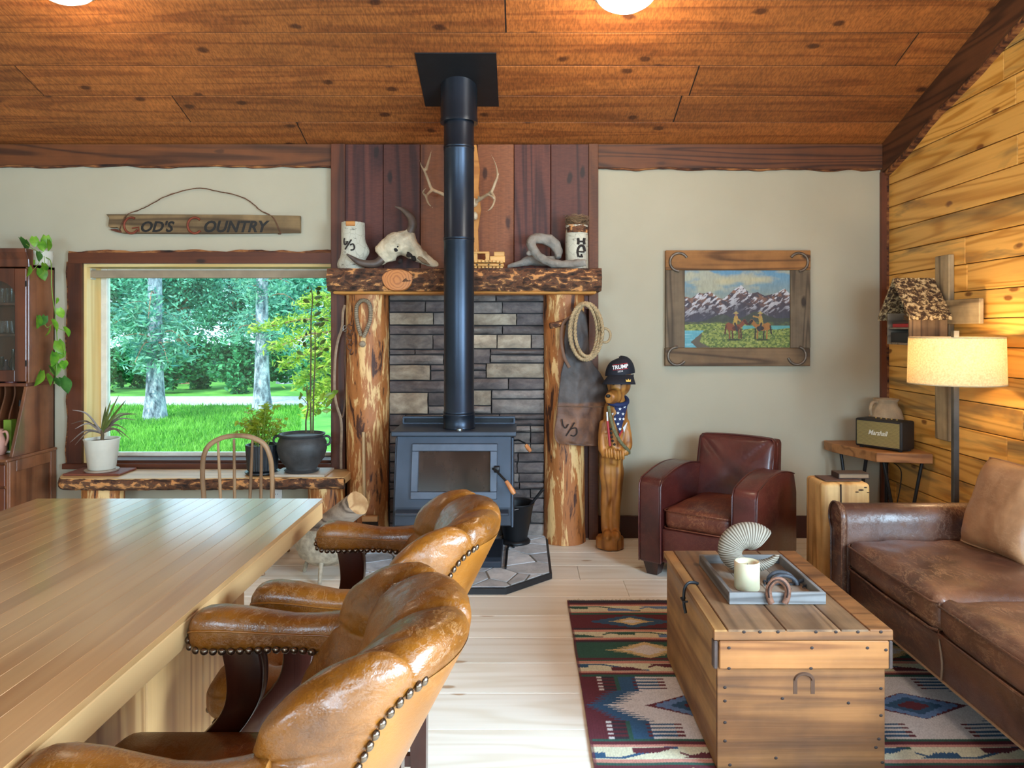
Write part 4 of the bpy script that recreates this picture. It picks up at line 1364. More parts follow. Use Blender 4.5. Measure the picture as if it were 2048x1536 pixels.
mk('foliage', join(*lv), leaf_mat('bush_leaf', (226, 238, 104), (168, 198, 60), .7), pl, smooth=60, kind='stuff')
# tall plant in a dark eared urn
yp = 4.99
c = (PX(604, yp), yp, bzz + .017)
mk('stone_tile', box(PX(553, yp), PX(658, yp), yp - .12, yp + .14, bzz, bzz + .016, .003), plain('pale_stone_tile', (190, 176, 158), .5), None, label='pale square stone tile under the dark urn', cat='tile')
pl = thing('tall_plant', 'tall thin-stemmed plant in a round dark urn with two ear handles', 'plant', c)
MURN = plain('charcoal_clay', (62, 62, 62), .55, var=.3, scale=18, bump=.2)
s_ = yp / F
u_prof = [(0, 0), (.105, 0), (.115, .012), (.10, .022), (.10, .03), (.145, .09), (.162, .15), (.160, .19), (.146, .222), (.136, .232), (.150, .242), (.152, .252), (.140, .252), (.128, .235), (0, .235)]
pot(u_prof, c, MURN, pl, 'urn')
for s in (-1, 1):
    mk('ear_handle', tube([(c[0] + s * (.150 + .028 + .026 * math.cos(a)) - s * .014, c[1], c[2] + .205 + .03 * math.sin(a)) for a in [2 * PI * i / 16 for i in range(16)]], .008, 8, closed=True), MURN, pl, smooth=60)
stem_px = [(612, 866), (612, 840), (616, 815), (614, 790), (614, 770)], [(626, 866), (627, 800), (630, 720), (630, 660)], [(622, 866), (621, 790), (622, 700), (622, 640), (625, 600), (622, 575)]
MSTM = plain('woody_stem', (86, 74, 50), .8)
MTL = leaf_mat('tall_leaf', (96, 118, 56), (52, 72, 38), .3)
MTL2 = leaf_mat('tall_leaf_young', (168, 190, 70), (110, 146, 50), .4)
allp = []
for sp in stem_px:
    pts = spline([P(a, b_, yp) for a, b_ in sp], 5)
    mk('stem', tube(pts, [.006 - .003 * i / len(pts) for i in range(len(pts))], 6), MSTM, pl, smooth=60)
    allp.append(pts)
lm = [mesh_of('leaf', leaf_geo(.055, .026, .3), MTL), mesh_of('leaf', leaf_geo(.065, .032, .3), MTL2)]
rs = random.Random(4)
lps = [(622, 585), (630, 578), (618, 578), (634, 590), (628, 597), (620, 605), (630, 612), (617, 625), (628, 632), (636, 640), (614, 645), (627, 650), (638, 655), (622, 665), (615, 670), (632, 676), (606, 684), (640, 690), (612, 696), (624, 700), (646, 700), (607, 710), (600, 690), (634, 715), (612, 780), (606, 790), (600, 800), (618, 792), (622, 805), (608, 812), (640, 800), (648, 792), (656, 800), (652, 815), (643, 822), (660, 788), (635, 830)]
for i, (px, py) in enumerate(lps):
    young = py > 775
    p0 = P(px, py, yp + rs.uniform(-.03, .03))
    side = 1 if px > 623 else -1
    o = inst('leaf', lm[1 if young else 0], pl, p0, (rs.uniform(.9, 1.5), side * rs.uniform(.35, 1.5), rs.uniform(-.5, .5)), (1, 1, 1))
br = [[(618, 815), (608, 800), (600, 795)], [(628, 830), (640, 812), (656, 795)], [(614, 790), (622, 782)]]
for sp in br:
    mk('twig', tube(spline([P(a, b_, yp) for a, b_ in sp], 4), .002, 5), MSTM, pl, smooth=60)

# ================================================================== hutch secretary on the left
hx = -3.262
MHU = wood('hutch_mahogany', (112, 58, 34), (76, 36, 22), 'z', .35, rings=4, vary=.05, mott=.2, Coat_Weight=.25)
MHUS = wood('hutch_side_panel', (146, 90, 56), (108, 62, 38), 'z', .38, rings=3, vary=.05, mott=.3, Coat_Weight=.25)
hu = thing('hutch_secretary', 'dark red-brown wooden secretary hutch with glazed door at the left edge', 'cabinet', (-3.7, 5.0, 0))
xl = -4.2
yb1 = YB - .01
yu, ylw = 4.955, 4.735
zt2, zg, zw = 1.885, 1.10, .615      # cabinet top, bottom of the glazed part, worktop
mk('upper_side', box(hx - .022, hx, yu, yb1, zg, zt2, .003), MHUS, hu)
mk('upper_side', box(xl, xl + .022, yu, yb1, zg, zt2, .003), MHUS, hu)
mk('upper_back', box(xl, hx, yb1 - .012, yb1, zw, zt2), MHU, hu)
mk('cabinet_top', box(xl, hx, yu, yb1, zt2 - .02, zt2, .002), MHU, hu)
mk('cornice', prism([(yu - .05, zt2 + .10), (yu - .045, zt2 + .075), (yu - .02, zt2 + .03), (yu - .015, zt2 - .02), (yu + .03, zt2 - .02), (yu + .03, zt2 + .10)], 'x', xl - .03, hx + .012, .003), MHU, hu)
mk('deck_board', box(xl, hx, yu - .02, yb1, zg - .022, zg, .002), MHU, hu)
dxr = hx - .004
for i, dx in enumerate((dxr - .44, dxr - .885)):
    x0_, x1_ = dx, dx + .44
    zA, zB = zg + .01, zt2 - .03
    fr = .075
    # arched opening
    arch = [(x0_ + fr, zA + fr), (x1_ - fr, zA + fr)] + [((x0_ + x1_) / 2 + (.44 / 2 - fr) * math.cos(t_), zB - fr - .10 + .10 * math.sin(t_)) for t_ in np.linspace(0, PI, 16)]
    bm = bmesh.new()
    def ring_face(poly_out, poly_in, y_):
        pass
    outp = [(x0_, zA), (x1_, zA), (x1_, zB), (x0_, zB)]
    parts_ = [box(x0_, x0_ + fr, yu - .022, yu, zA, zB, .003), box(x1_ - fr, x1_, yu - .022, yu, zA, zB, .003), box(x0_ + fr, x1_ - fr, yu - .022, yu, zA, zA + fr, .003)]
    topp = [(x0_ + fr, zB), (x1_ - fr, zB)] + [(p[0], p[1]) for p in arch[2:]]
    parts_.append(prism(topp, 'y', yu - .022, yu))
    bm.free()
    d_ = mk('glazed_door', join(*parts_), MHU, hu)
    mk('door_pane', box(x0_ + fr - .01, x1_ - fr + .01, yu - .012, yu - .009, zA + fr - .01, zB - fr + .0), MW['glass'], d_)
    for zz_ in (zA + .1, zB - .12):
        mk('hinge', box(x1_ - .003, x1_ + .003, yu - .026, yu - .018, zz_, zz_ + .04), MW['black'], d_)
shelf_z = [zg, PZ(667, 5.0) - .002, PZ(606, 5.0)]
for z in shelf_z[1:]:
    mk('shelf', box(xl + .022, hx - .022, yu + .01, yb1 - .013, z - .016, z, .001), MHU, hu)
# open desk section with scalloped pigeon-hole dividers and sloping cheeks
cheek = [(yu - .015, zg - .022), (ylw + .06, zw + .02), (yb1, zw + .02), (yb1, zg - .022)]
mk('cheek', prism(cheek, 'x', hx - .022, hx, .002), MHUS, hu)
mk('cheek', prism(cheek, 'x', xl, xl + .022, .002), MHUS, hu)
scal = [(yb1 - .015, zw + .02), (yb1 - .015, zg - .023)] + [(yu + .06 + .03 * math.sin(t_ * 2.2 * PI + 1), zg - .023 - (zg - zw - .045) * t_) for t_ in np.linspace(0, 1, 24)]
for i in range(1, 7):
    x0_ = hx - .022 - .065 * i
    mk('pigeonhole_divider', prism(scal, 'x', x0_ - .005, x0_ + .005), MHUS, hu)
mk('worktop', box(xl - .02, hx + .02, ylw - .02, yb1, zw, zw + .02, .006), MHUS, hu)
mk('base_side', box(hx - .025, hx, ylw + .02, yb1, .001, zw, .003), MHUS, hu)
pf = [(ylw + .075, .10), (yb1 - .06, .10), (yb1 - .06, zw - .07), (ylw + .075, zw - .07)]
for (ya, yb2, za, zb3) in ((ylw + .02, ylw + .085, .001, zw), (yb1 - .06, yb1, .001, zw), (ylw + .085, yb1 - .06, zw - .075, zw), (ylw + .085, yb1 - .06, .001, .09)):
    mk('side_frame', box(hx - .001, hx + .012, ya, yb2, za, zb3, .003), MHUS, hu)
mk('base_front', box(xl, hx - .01, ylw + .03, ylw + .05, .001, zw, .003), MHU, hu)
for dx in (dxr - .43, dxr - .88):
    d_ = mk('base_door', join(box(dx, dx + .42, ylw + .008, ylw + .029, .08, zw - .17, .003)), MHU, hu)
    mk('door_panel', box(dx + .06, dx + .36, ylw + .0, ylw + .0075, .15, zw - .24, .004), MHU, d_)
    dr_ = mk('drawer', box(dx, dx + .42, ylw + .008, ylw + .029, zw - .155, zw - .02, .003), MHU, hu)
    mk('knob', ball((dx + .21, ylw - .004, zw - .085), .014, 12, 8), MHU, dr_, smooth=60)
brk = [(ylw + .0, zw), (ylw + .03, zw), (ylw + .03, .30), (ylw + .02, .33), (ylw - .0, .42)]
# glassware and bottles behind the glazed door
b = NB('drinking_glass')
b.fin((1, 1, 1, 1), .03, Transmission_Weight=1.0, IOR=1.3)
MGL = b.m
def tumbler(x, y, z, r, h, lab):
    return mk('drinking_glass', lathe([(r * .8, 0), (r, h), (r - .002, h), (r * .8 - .003, .006), (0, .006), (0, 0)], (x, y, z), 18), MGL, None, smooth=60, label=lab, cat='glass', group='glasses in the hutch')
for i, (px, row) in enumerate(((6, 2), (15, 2), (25, 2), (4, 1), (14, 1), (24, 1))):
    yy = 5.03 + .03 * (i % 2)
    tumbler(PX(px, yy), yy, shelf_z[row] + .001, .028, .10 if row == 2 else .085, '%s clear tumbler on the %s shelf behind the hutch door' % (('leftmost', 'middle', 'rightmost')[i % 3], 'upper' if row == 2 else 'lower'))
for px, hh, col, lab in ((4, .17, (40, 26, 22), 'dark brown bottle at the left on the hutch bottom shelf'), (12, .15, (52, 34, 44), 'stubby dark purple bottle on the hutch bottom shelf'), (27, .22, (30, 24, 20), 'tall slim dark bottle on the hutch bottom shelf')):
    yy = 5.03 + (.06 if px == 27 else 0)
    mk('bottle', lathe([(0, 0), (.026, 0), (.028, .01), (.028, hh * .6), (.012, hh * .75), (.011, hh), (0, hh)], (PX(px, yy), yy, zg + .001), 18), plain('bottle_%d' % px, col, .15, var=.05), None, smooth=40, label=lab, cat='bottle', group='bottles in the hutch')
mk('small_jar', lathe([(0, 0), (.035, 0), (.037, .06), (.03, .07), (0, .07)], (PX(22, 5.0), 5.0, zg + .001), 20), plain('red_jar', (120, 62, 58), .4), None, smooth=40, label='small dull red jar on the hutch bottom shelf', cat='jar')
# things in the desk section
zwt = zw + .021
g_ = thing('tall_gift_box', 'tall green printed gift box standing in the hutch pigeonholes', 'box', (PX(19, 5.0), 5.0, zwt))
gx = PX(19.5, 4.98)
mk('carton', box(gx - .026, gx + .026, 4.955, 5.01, zwt, zwt + .22, .002), plain('green_card', (112, 140, 44), .5), g_)
mk('printed_bottle', prism([(gx - .014, zwt + .025), (gx + .014, zwt + .025), (gx + .014, zwt + .085), (gx + .006, zwt + .10), (gx + .006, zwt + .125), (gx - .006, zwt + .125), (gx - .006, zwt + .10), (gx - .014, zwt + .085)], 'y', 4.9535, 4.955), plain('print_dark', (40, 62, 24), .6), g_)
mk('white_band', box(gx - .0255, gx + .0255, 4.9538, 4.955, zwt + .004, zwt + .016), MWH, g_)
jx, jy = PX(-6, 4.9), 4.9
jg = thing('clay_jug', 'pinkish clay jug with loop handle on the hutch worktop', 'jug', (jx, jy, zwt))
MPK = plain('pink_clay', (196, 142, 122), .5)
mk('body', lathe([(0, 0), (.045, 0), (.058, .03), (.056, .08), (.035, .13), (.034, .16), (.038, .165), (.03, .165), (.03, .13), (0, .12)], (jx, jy, zwt), 28), MPK, jg, smooth=60)
mk('handle', tube(spline([(jx + .034, jy, zwt + .145), (jx + .06, jy, zwt + .15), (jx + .072, jy, zwt + .11), (jx + .056, jy, zwt + .06)], 5), .008, 8), MPK, jg, smooth=60)
pn = thing('paint_brush', 'thin dark brush leaning in the rightmost hutch pigeonhole', 'brush', (PX(43, 5.05), 5.05, zwt))
mk('handle', tube([P(41, 842, 5.05), P(40, 812, 5.04)], .004, 8), plain('brush_wood', (150, 110, 80), .6), pn, smooth=60)
mk('tip', tube([P(40, 812, 5.04), P(40.5, 800, 5.04)], [.010, .008], 8), MW['black'], pn, smooth=60)
# trailing pothos on top of the hutch
c = (PX(80, 5.09), 5.09, zt2 + .001)
po = thing('trailing_pothos', 'trailing pothos vine in a white pot on top of the hutch', 'plant', c)
pot([(0, 0), (.055, 0), (.072, .02), (.078, .07), (.074, .095), (.078, .1), (.07, .1), (.068, .09), (0, .085)], c, MWPOT, po)
vine = [(92, 515), (101, 522), (103, 545), (103, 570), (106, 600), (110, 625), (113, 660), (115, 690), (114, 720), (112, 745), (108, 768)]
MVST = plain('vine_stem', (120, 150, 60), .5)
yv = 4.93
vp = spline([P(a, b_, 5.05 if b_ < 530 else 5.0) for a, b_ in vine], 6)
mk('vine', tube(vp, .0032, 6), MVST, po, smooth=60)
for sp in ([(112, 640), (95, 655), (85, 640), (73, 632)], [(115, 700), (125, 690), (130, 715)], [(112, 730), (100, 745)], [(85, 505), (70, 500), (52, 488)], [(85, 510), (75, 530), (60, 545)], [(88, 512), (90, 540), (80, 552)], [(112, 655), (130, 662)]):
    mk('vine_branch', tube(spline([P(a, b_, 5.0) for a, b_ in sp], 5), .0022, 5), MVST, po, smooth=60)
MPOT = leaf_mat('pothos_leaf', (150, 200, 60), (70, 140, 36), .4)
MPOT2 = leaf_mat('pothos_leaf_dark', (84, 136, 60), (42, 92, 36), .3)
pm = [mesh_of('leaf', leaf_geo(.085, .075, .25, True), MPOT), mesh_of('leaf', leaf_geo(.085, .075, .25, True), MPOT2)]
lv = [(40, 484, 1, 1.0), (68, 482, 0, .8), (82, 492, 0, .8), (92, 480, 0, 1.0), (96, 488, 0, .9), (50, 488, 1, .9), (76, 512, 1, .8), (58, 540, 0, .9), (80, 545, 0, 1.0), (88, 535, 0, .8), (66, 528, 0, .7),
      (76, 640, 0, 1.0), (90, 640, 1, .9), (104, 648, 0, 1.0), (118, 625, 0, .8), (100, 660, 0, .9), (128, 662, 0, .9), (116, 690, 0, 1.15), (108, 713, 0, 1.1), (128, 710, 0, .7), (128, 730, 0, .8), (110, 736, 0, 1.0), (83, 750, 0, 1.25), (98, 742, 1, 1.1), (94, 757, 0, .9), (108, 765, 1, .8), (124, 764, 1, 1.3), (114, 604, 0, .5)]
rs = random.Random(6)
for px, py, k_, s in lv:
    o = inst('leaf', pm[k_], po, P(px, py - 8, 4.97 + rs.uniform(-.03, .05)), (math.radians(-70) + rs.uniform(-.5, .5), rs.uniform(-.5, .5), rs.uniform(-1.0, 1.0) + PI * 0), (s, s, s))
# ================================================================== things on and around the mantel
MZ = mz1 + .004
YK = 5.02
# birch sections
b = NB('birch_bark'); v_ = b.coords((1, 1, 3.2))
sp = b.ramp(b.noise(v_, 16, 5, .6), [(.34, 1.0), (.40, 0.0)])
cr = b.ramp(b.voro(b.coords((1, 1, .8)), 20, 'DISTANCE_TO_EDGE').outputs['Distance'], [(.0, 1.0), (.035, 0.0)])
co = b.ramp(b.noise(b.coords((1, 1, .6)), 6, 3), [(.3, lin(172, 166, 148)), (.7, lin(204, 198, 178))])
co = b.mix(b.math('MULTIPLY', sp, .8), co, lin(70, 60, 50)); co = b.mix(b.math('MULTIPLY', cr, .35), co, lin(60, 48, 38))
b.bump(b.noise(v_, 30, 4), .4)
MBIRCH = b.fin(co, .7)
MBURN = plain('burned_mark', (34, 24, 18), .8)
def stroke(pts, r, Y, n=6):
    return tube(spline([P(a, b_, Y) for a, b_ in pts], 5), r, n, flat=.4)
def birch(px0, px1, py0, name, label, bulge, notch):
    xa, xb = PX(px0, YK), PX(px1, YK)
    xc_, r_ = (xa + xb) / 2, (xb - xa) / 2
    t = thing(name, label, 'log', (xc_, YK, MZ), group='birch logs on the mantel')
    zt3 = PZ(py0, YK)
    rings = []
    for i in range(26):
        z = MZ + (zt3 - MZ) * i / 25
        ring = []
        for j in range(36):
            a = 2 * PI * j / 36
            rr = r_ * (1 + .05 * fbm(math.cos(a) * 1.5 + px0, math.sin(a) * 1.5, z * 4))
            for (ba, bzz_, bs, bh) in bulge:
                dd = (a - ba + PI) % (2 * PI) - PI
                rr += bh * math.exp(-(dd / .6) ** 2 - ((z - MZ - bzz_) / bs) ** 2)
            zz_ = z
            if i == 25 or i == 24: zz_ += .006 * fbm(a * 3, px0)
            ring.append((xc_ + rr * math.cos(a), YK + rr * math.sin(a), zz_))
        rings.append(ring)
    mk('trunk', loft(rings), MBIRCH, t, smooth=50)
    return t, xc_, r_, zt3
t, xc_, r_, zt3 = birch(683, 729, 446, 'birch_log', 'white birch log with a painted brand mark at the left end of mantel', [(0.0, .12, .05, .035), (PI, .03, .05, .03)], None)
ym = YK - r_ - .004
mk('brand_mark', join(stroke([(689, 476), (688, 484), (690, 489), (694, 486), (695, 482)], .005, ym), stroke([(703, 479), (697, 488), (690, 499)], .005, ym), stroke([(700, 490), (706, 488), (709, 494), (707, 499), (701, 500)], .005, ym + .004)), MBURN, t, smooth=60, label='black painted brand mark')
mk('orange_chip', box(xc_ - .03, xc_ + .03, YK - r_ - .004, YK - r_ + .01, zt3 - .03, zt3 + .002, .003), MW['log_under'], t)
t, xc_, r_, zt3 = birch(1131, 1176, 452, 'birch_stump', 'white birch log with burned H mark and bird nest at right end of mantel', [], None)
ym = YK - r_ - .004
mk('burned_mark', join(stroke([(1156, 476), (1157, 483), (1156, 489)], .009, ym + .004), stroke([(1169, 476), (1168, 483), (1169, 489)], .009, ym + .012), stroke([(1156, 483), (1169, 483)], .006, ym + .006),
   stroke([(1157, 514), (1155, 503), (1158, 494), (1163, 491), (1168, 494), (1170, 503)], .008, ym + .006), stroke([(1157, 503), (1169, 504)], .005, ym + .006), stroke([(1158, 513), (1166, 513)], .006, ym + .006), stroke([(1163, 508), (1163, 513)], .006, ym + .006)), MBURN, t, smooth=60, label='burned letter H over a house-shaped mark')
mk('torn_rim', lathe([(r_ * 1.02, zt3 - .05), (r_ * 1.03, zt3 - .02), (r_ * .97, zt3 + .005), (r_ * .85, zt3 + .003)], (xc_, YK, 0), 24, cap=False), MW['bark'], t)
rs = random.Random(9)
tw = []
for i in range(240):
    a = rs.uniform(0, 2 * PI); rr = rs.uniform(.045, .082); z = zt3 + .012 + rs.random() ** 1.3 * .055
    da = rs.uniform(.5, 1.3); 
    pts = [(xc_ + (rr + rs.uniform(-.012, .014)) * math.cos(a + da * k_), YK + (rr + rs.uniform(-.01, .01)) * math.sin(a + da * k_), z + rs.uniform(-.014, .014)) for k_ in (0, .5, 1.0)]
    tw.append(tube(pts, .0014, 3, cap=False))
mk('bird_nest', join(*tw), plain('nest_straw', (128, 104, 76), .9, var=.4), None, kind='stuff', label='bird nest of woven dry grass on top of the birch log', cat='nest')

# horned skull
MBONE = plain('old_bone', (206, 188, 158), .7, var=.3, scale=16, bump=.4)
MHORN = plain('dark_horn', (88, 72, 62), .5, var=.35, scale=14, bump=.2)
sk = thing('horned_skull', 'bleached horned cattle skull lying on the mantel beside birch log', 'skull', (PX(810, 5.0), 5.0, MZ))
ys_ = 5.0
axis = [(758, 512, .050), (775, 500, .072), (795, 490, .082), (812, 492, .078), (828, 505, .060), (845, 517, .042), (862, 527, .030), (876, 533, .016)]
pts = [P(a, b_ - 2, ys_) for a, b_, _ in axis]
body = [tube(spline(pts, 4), list(np.interp(np.linspace(0, 1, 29), np.linspace(0, 1, 8), [q[2] for q in axis])), 16, flat=1.0)]
body.append(ball(P(800, 482, ys_), (.075, .06, .05)))
body.append(ball(P(822, 478, ys_), (.035, .05, .05)))
body.append(tube([P(800, 478, ys_), P(812, 470, ys_), P(819, 464, ys_)], [.05, .034, .028], 12))
body.append(tube([P(785, 508, ys_), P(768, 518, ys_ - .02), P(758, 526, ys_ - .03)], [.05, .032, .026], 12))
g = remesh(join(*body), .009, 3)
g = jitter(g, .006, 40)
sok = [(Vector(P(791, 499, ys_ - .08)), .016), (Vector(P(795, 492, ys_ - .08)), .010), (Vector(P(817, 508, ys_ - .075)), .026), (Vector(P(826, 516, ys_ - .065)), .022), (Vector(P(800, 522, ys_ - .06)), .020), (Vector(P(842, 518, ys_ - .05)), .014), (Vector(P(778, 520, ys_ - .05)), .016)]
V = []
for p in g[0]:
    q = Vector(p)
    for c_, r_ in sok:
        d = (q - c_).length
        if d < r_ * 1.7: q.y += .03 * math.exp(-(d / r_) ** 2)
    V.append((q.x, q.y, max(q.z, MZ + .001)))
mk('bone', (V, g[1]), MBONE, sk, smooth=180)
MSOCK = plain('socket_shadow', (40, 32, 28), .95)
for c_, r_ in sok[:5]:
    mk('socket', jitter(ball((c_.x, c_.y + .026, c_.z), (r_ * .8, .014, r_ * .7), 14, 8), .010, 45, c_.x * 9), MSOCK, sk, smooth=180)
mk('nose_opening', tube([P(836, 514, ys_ - .035), P(848, 522, ys_ - .03), P(860, 529, ys_ - .02)], [.012, .016, .006], 8), plain('nose_bone', (150, 120, 90), .8), sk, smooth=60)
h1 = [(819, 466), (825, 452), (823, 438), (814, 427), (803, 418), (790, 413)]
mk('horn', tube(spline([P(a, b_, ys_) for a, b_ in h1], 5), list(np.interp(np.linspace(0, 1, 26), [0, .3, .7, 1], [.030, .030, .018, .004])), 14), MHORN, sk, smooth=60)
h2 = [(764, 522), (752, 531), (735, 532), (718, 528), (705, 520), (693, 512)]
mk('horn', tube(spline([P(a, b_ - 4, ys_ - .05 - .05 * (764 - a) / 70) for a, b_ in h2], 5), list(np.interp(np.linspace(0, 1, 26), [0, .3, .7, 1], [.028, .028, .018, .004])), 14), MHORN, sk, smooth=60)

# antlers on a plaque behind the flue
MANT = plain('antler', (176, 152, 122), .55, var=.3, scale=12)
ya = 5.13
an = thing('mounted_antlers', 'pale branching antlers mounted on the panel boards behind the flue', 'antlers', P(925, 430, ya))
mk('plaque', prism([(PX(a, ya + .04), PZ(b_, ya + .04)) for a, b_ in ((953, 290), (960, 340), (957, 375), (962, 420), (956, 460), (958, 505), (918, 505), (912, 430), (918, 360), (916, 292))], 'y', ya + .03, YB - .052, .003), MW['log_under'], an)
mk('skull_plate', remesh(join(ball(P(930, 420, ya - .01), (.05, .05, .07)), ball(P(945, 405, ya - .02), (.04, .04, .035)), ball(P(950, 432, ya), (.02, .03, .03))), .008, 2), MBONE, an, smooth=180)
def ant(pl_, rr):
    n_ = len(pl_)
    sp_ = spline([P(a, b_, ya - d) for a, b_, d in pl_], 5)
    return tube(sp_, list(np.interp(np.linspace(0, 1, len(sp_)), [0, .15, .6, 1], [rr * 1.2, rr, rr * .75, rr * .15])), 10)
right = [ant([(948, 406, .03), (965, 395, .08), (982, 384, .12), (990, 366, .14), (995, 350, .12), (990, 325, .08), (979, 303, .05)], .013),
         ant([(982, 384, .12), (989, 396, .16), (986, 410, .2), (978, 420, .22), (970, 423, .22)], .010),
         ant([(989, 396, .16), (978, 390, .2), (968, 386, .24)], .009), ant([(995, 350, .12), (998, 346, .13)], .009), ant([(958, 398, .06), (956, 390, .1)], .008)]
left = [ant([(895, 392, .03), (880, 386, .08), (864, 378, .12), (857, 362, .14), (850, 344, .13), (842, 330, .11), (839, 318, .09)], .013),
        ant([(852, 340, .13), (858, 320, .10), (864, 298, .06)], .011), ant([(864, 380, .12), (853, 393, .16), (858, 408, .2), (868, 417, .22)], .010), ant([(853, 393, .16), (846, 384, .2), (855, 374, .24)], .009)]
for nm, lst in (('right', right), ('left', left)):
    mk('antler', remesh(join(*lst), .006, 2), MANT, an, smooth=180)

# toy bulldozer
MTOY = wood('toy_beech', (222, 172, 100), (196, 142, 74), 'x', .5, rings=4, vary=.06)
yt = 4.98
ty = thing('toy_bulldozer', 'small wooden toy bulldozer on the mantel right of the flue', 'toy', (PX(975, yt), yt, MZ))
X = lambda p: PX(p, yt)
Z = lambda p: PZ(p, yt)
mk('track', box(X(940), X(1008), yt - .045, yt - .03, Z(533.5), Z(528), .004), MTOY, ty)
mk('track', box(X(940), X(1008), yt + .03, yt + .045, Z(533.5), Z(528), .004), MTOY, ty)
for k_ in range(9):
    xq = 945 + k_ * 7.3
    mk('track_link', box(X(xq - 2.6), X(xq + 2.6), yt - .047, yt + .047, Z(526) - .004 + .006 * math.sin(k_ / 8 * PI), Z(523) + .006 * math.sin(k_ / 8 * PI), .001), MTOY, ty)
    mk('track_link', box(X(xq - 2.6), X(xq + 2.6), yt - .047, yt + .047, MZ + .0005, Z(534.2), .001), MTOY, ty)
mk('hood', box(X(980), X(1010), yt - .03, yt + .03, Z(526), Z(513), .003), MTOY, ty)
mk('hood_top', box(X(988), X(1009), yt - .022, yt + .022, Z(513), Z(504), .003), MTOY, ty)
mk('cab_roof', box(X(946), X(979), yt - .032, yt + .032, Z(508), Z(504), .002), MTOY, ty)
mk('cab', join(box(X(946), X(955), yt - .03, yt + .03, Z(526), Z(508), .001), prism([(X(966), Z(526)), (X(979), Z(526)), (X(979), Z(508)), (X(971), Z(508)), (X(972), Z(518))], 'y', yt - .03, yt + .03), box(X(955), X(966), yt - .03, yt + .03, Z(526), Z(520), .001)), MTOY, ty)
mk('exhaust', tube([(X(952.5), yt, Z(504)), (X(952.5), yt, Z(499))], .004, 8), MTOY, ty, smooth=60)
for k_ in (955, 978, 1000):
    mk('wheel_pin', xf(lathe([(.001, 0), (.006, 0), (.006, .004), (.001, .004)], (0, 0, 0), 10), lambda x, y, z: (X(k_) + x, yt - .046 - z, Z(530.5) + y)), MINK, ty)

# driftwood knot
MDRIFT = plain('grey_driftwood', (140, 132, 122), .8, var=.35, scale=10, bump=.5)
yd = 4.98
main = [(1172, 525), (1150, 527), (1125, 529), (1100, 525), (1080, 515), (1068, 500), (1062, 488), (1066, 479), (1080, 477), (1098, 481), (1110, 490), (1116, 503), (1117, 516)]
dep = [-.085, -.08, -.07, -.05, -.03, -.03, -.02, .01, .04, .05, .06, .05, .03]
rad = [.022, .026, .030, .030, .030, .030, .031, .034, .036, .042, .040, .030, .018]
sp_ = spline([P(a, b_, yd + d) for (a, b_), d in zip(main, dep)], 4)
tail = spline([P(a, b_, yd + .08) for a, b_ in ((1110, 520), (1085, 522), (1060, 521), (1040, 527), (1015, 533))], 4)
g = join(tube(sp_, list(np.interp(np.linspace(0, 1, len(sp_)), np.linspace(0, 1, 13), rad)), 14),
         tube(tail, list(np.interp(np.linspace(0, 1, len(tail)), np.linspace(0, 1, 5), [.03, .036, .036, .022, .010])), 12), ball(P(1057, 508, yd - .02), .017), ball(P(1063, 477, yd), .016))
g = jitter(remesh(g, .007, 2), .006, 30, 4.0)
g = ([(p[0], p[1], max(p[2], MZ + .001)) for p in g[0]], g[1])
mk('driftwood', g, MDRIFT, None, smooth=180, label='grey twisted looping driftwood branch on the mantel beside the birch stump', cat='driftwood')

# ---------------------------------------------------------------- left post: yoke strap, chain, reins, broom
MLEAT_OLD = plain('old_leather', (98, 66, 44), .6, var=.3, scale=20, bump=.3)
MSTRAP = plain('grey_strap', (150, 132, 108), .7, var=.3, scale=30, bump=.3)
yw = 4.985
hm = thing('hame_loop', 'rope-wrapped horse hame loop hanging on the left log post', 'tack', P(725, 640, yw))
lp = spline([(723, 672), (717, 655), (713, 632), (714, 612), (724, 601), (736, 604), (741, 618), (740, 640), (733, 660), (727, 674)], 5)
lpp = [P(a, b_, yw + .0016 * abs(a - 736)) for a, b_ in lp]
mk('loop', tube(lpp, .013, 8), MSTRAP, hm, smooth=60)
wr_ = []
for i in range(2, len(lpp) - 2, 1):
    a = Vector(lpp[i])
    tt = (Vector(lpp[i + 1]) - Vector(lpp[i - 1])).normalized()
    n1 = Vector((0, 1, 0)); n2 = tt.cross(n1)
    wr_.append(tube([a + (n1 * math.cos(t_) + n2 * math.sin(t_)) * .0135 for t_ in [2 * PI * k_ / 8 for k_ in range(8)]], .0025, 4, closed=True))
mk('wrapping', join(*wr_), plain('cord_wrap', (128, 112, 90), .8), hm, kind='stuff')
mk('end_knob', ball(P(725, 688, yw), (.022, .018, .022), 16, 10), MSTRAP, hm, smooth=60)
cn = thing('iron_chain', 'short rusty iron chain hanging on the left log post edge', 'chain', P(700, 650, 5.05))
lk = [(705, 645), (700, 655), (704, 664), (698, 674), (703, 684), (699, 694), (704, 703)]
for i, (a, b_) in enumerate(lk):
    c_ = Vector(P(a, b_, 5.055 + .002 * (i % 2)))
    ang = .5 if i % 2 else -.5
    ring = []
    for k_ in range(16):
        t_ = 2 * PI * k_ / 16
        ex, ez = .013 * math.cos(t_), .022 * math.sin(t_)
        ring.append(c_ + Vector((ex * math.cos(ang) - ez * math.sin(ang), (.006 if i % 2 else -.006) * math.cos(t_), ex * math.sin(ang) + ez * math.cos(ang))))
    mk('chain_link', tube(ring, .0045, 6, closed=True), MRUST, cn, smooth=60)
rn = thing('leather_reins', 'long worn leather reins hanging between the window and log post', 'reins', P(682, 900, 5.1))
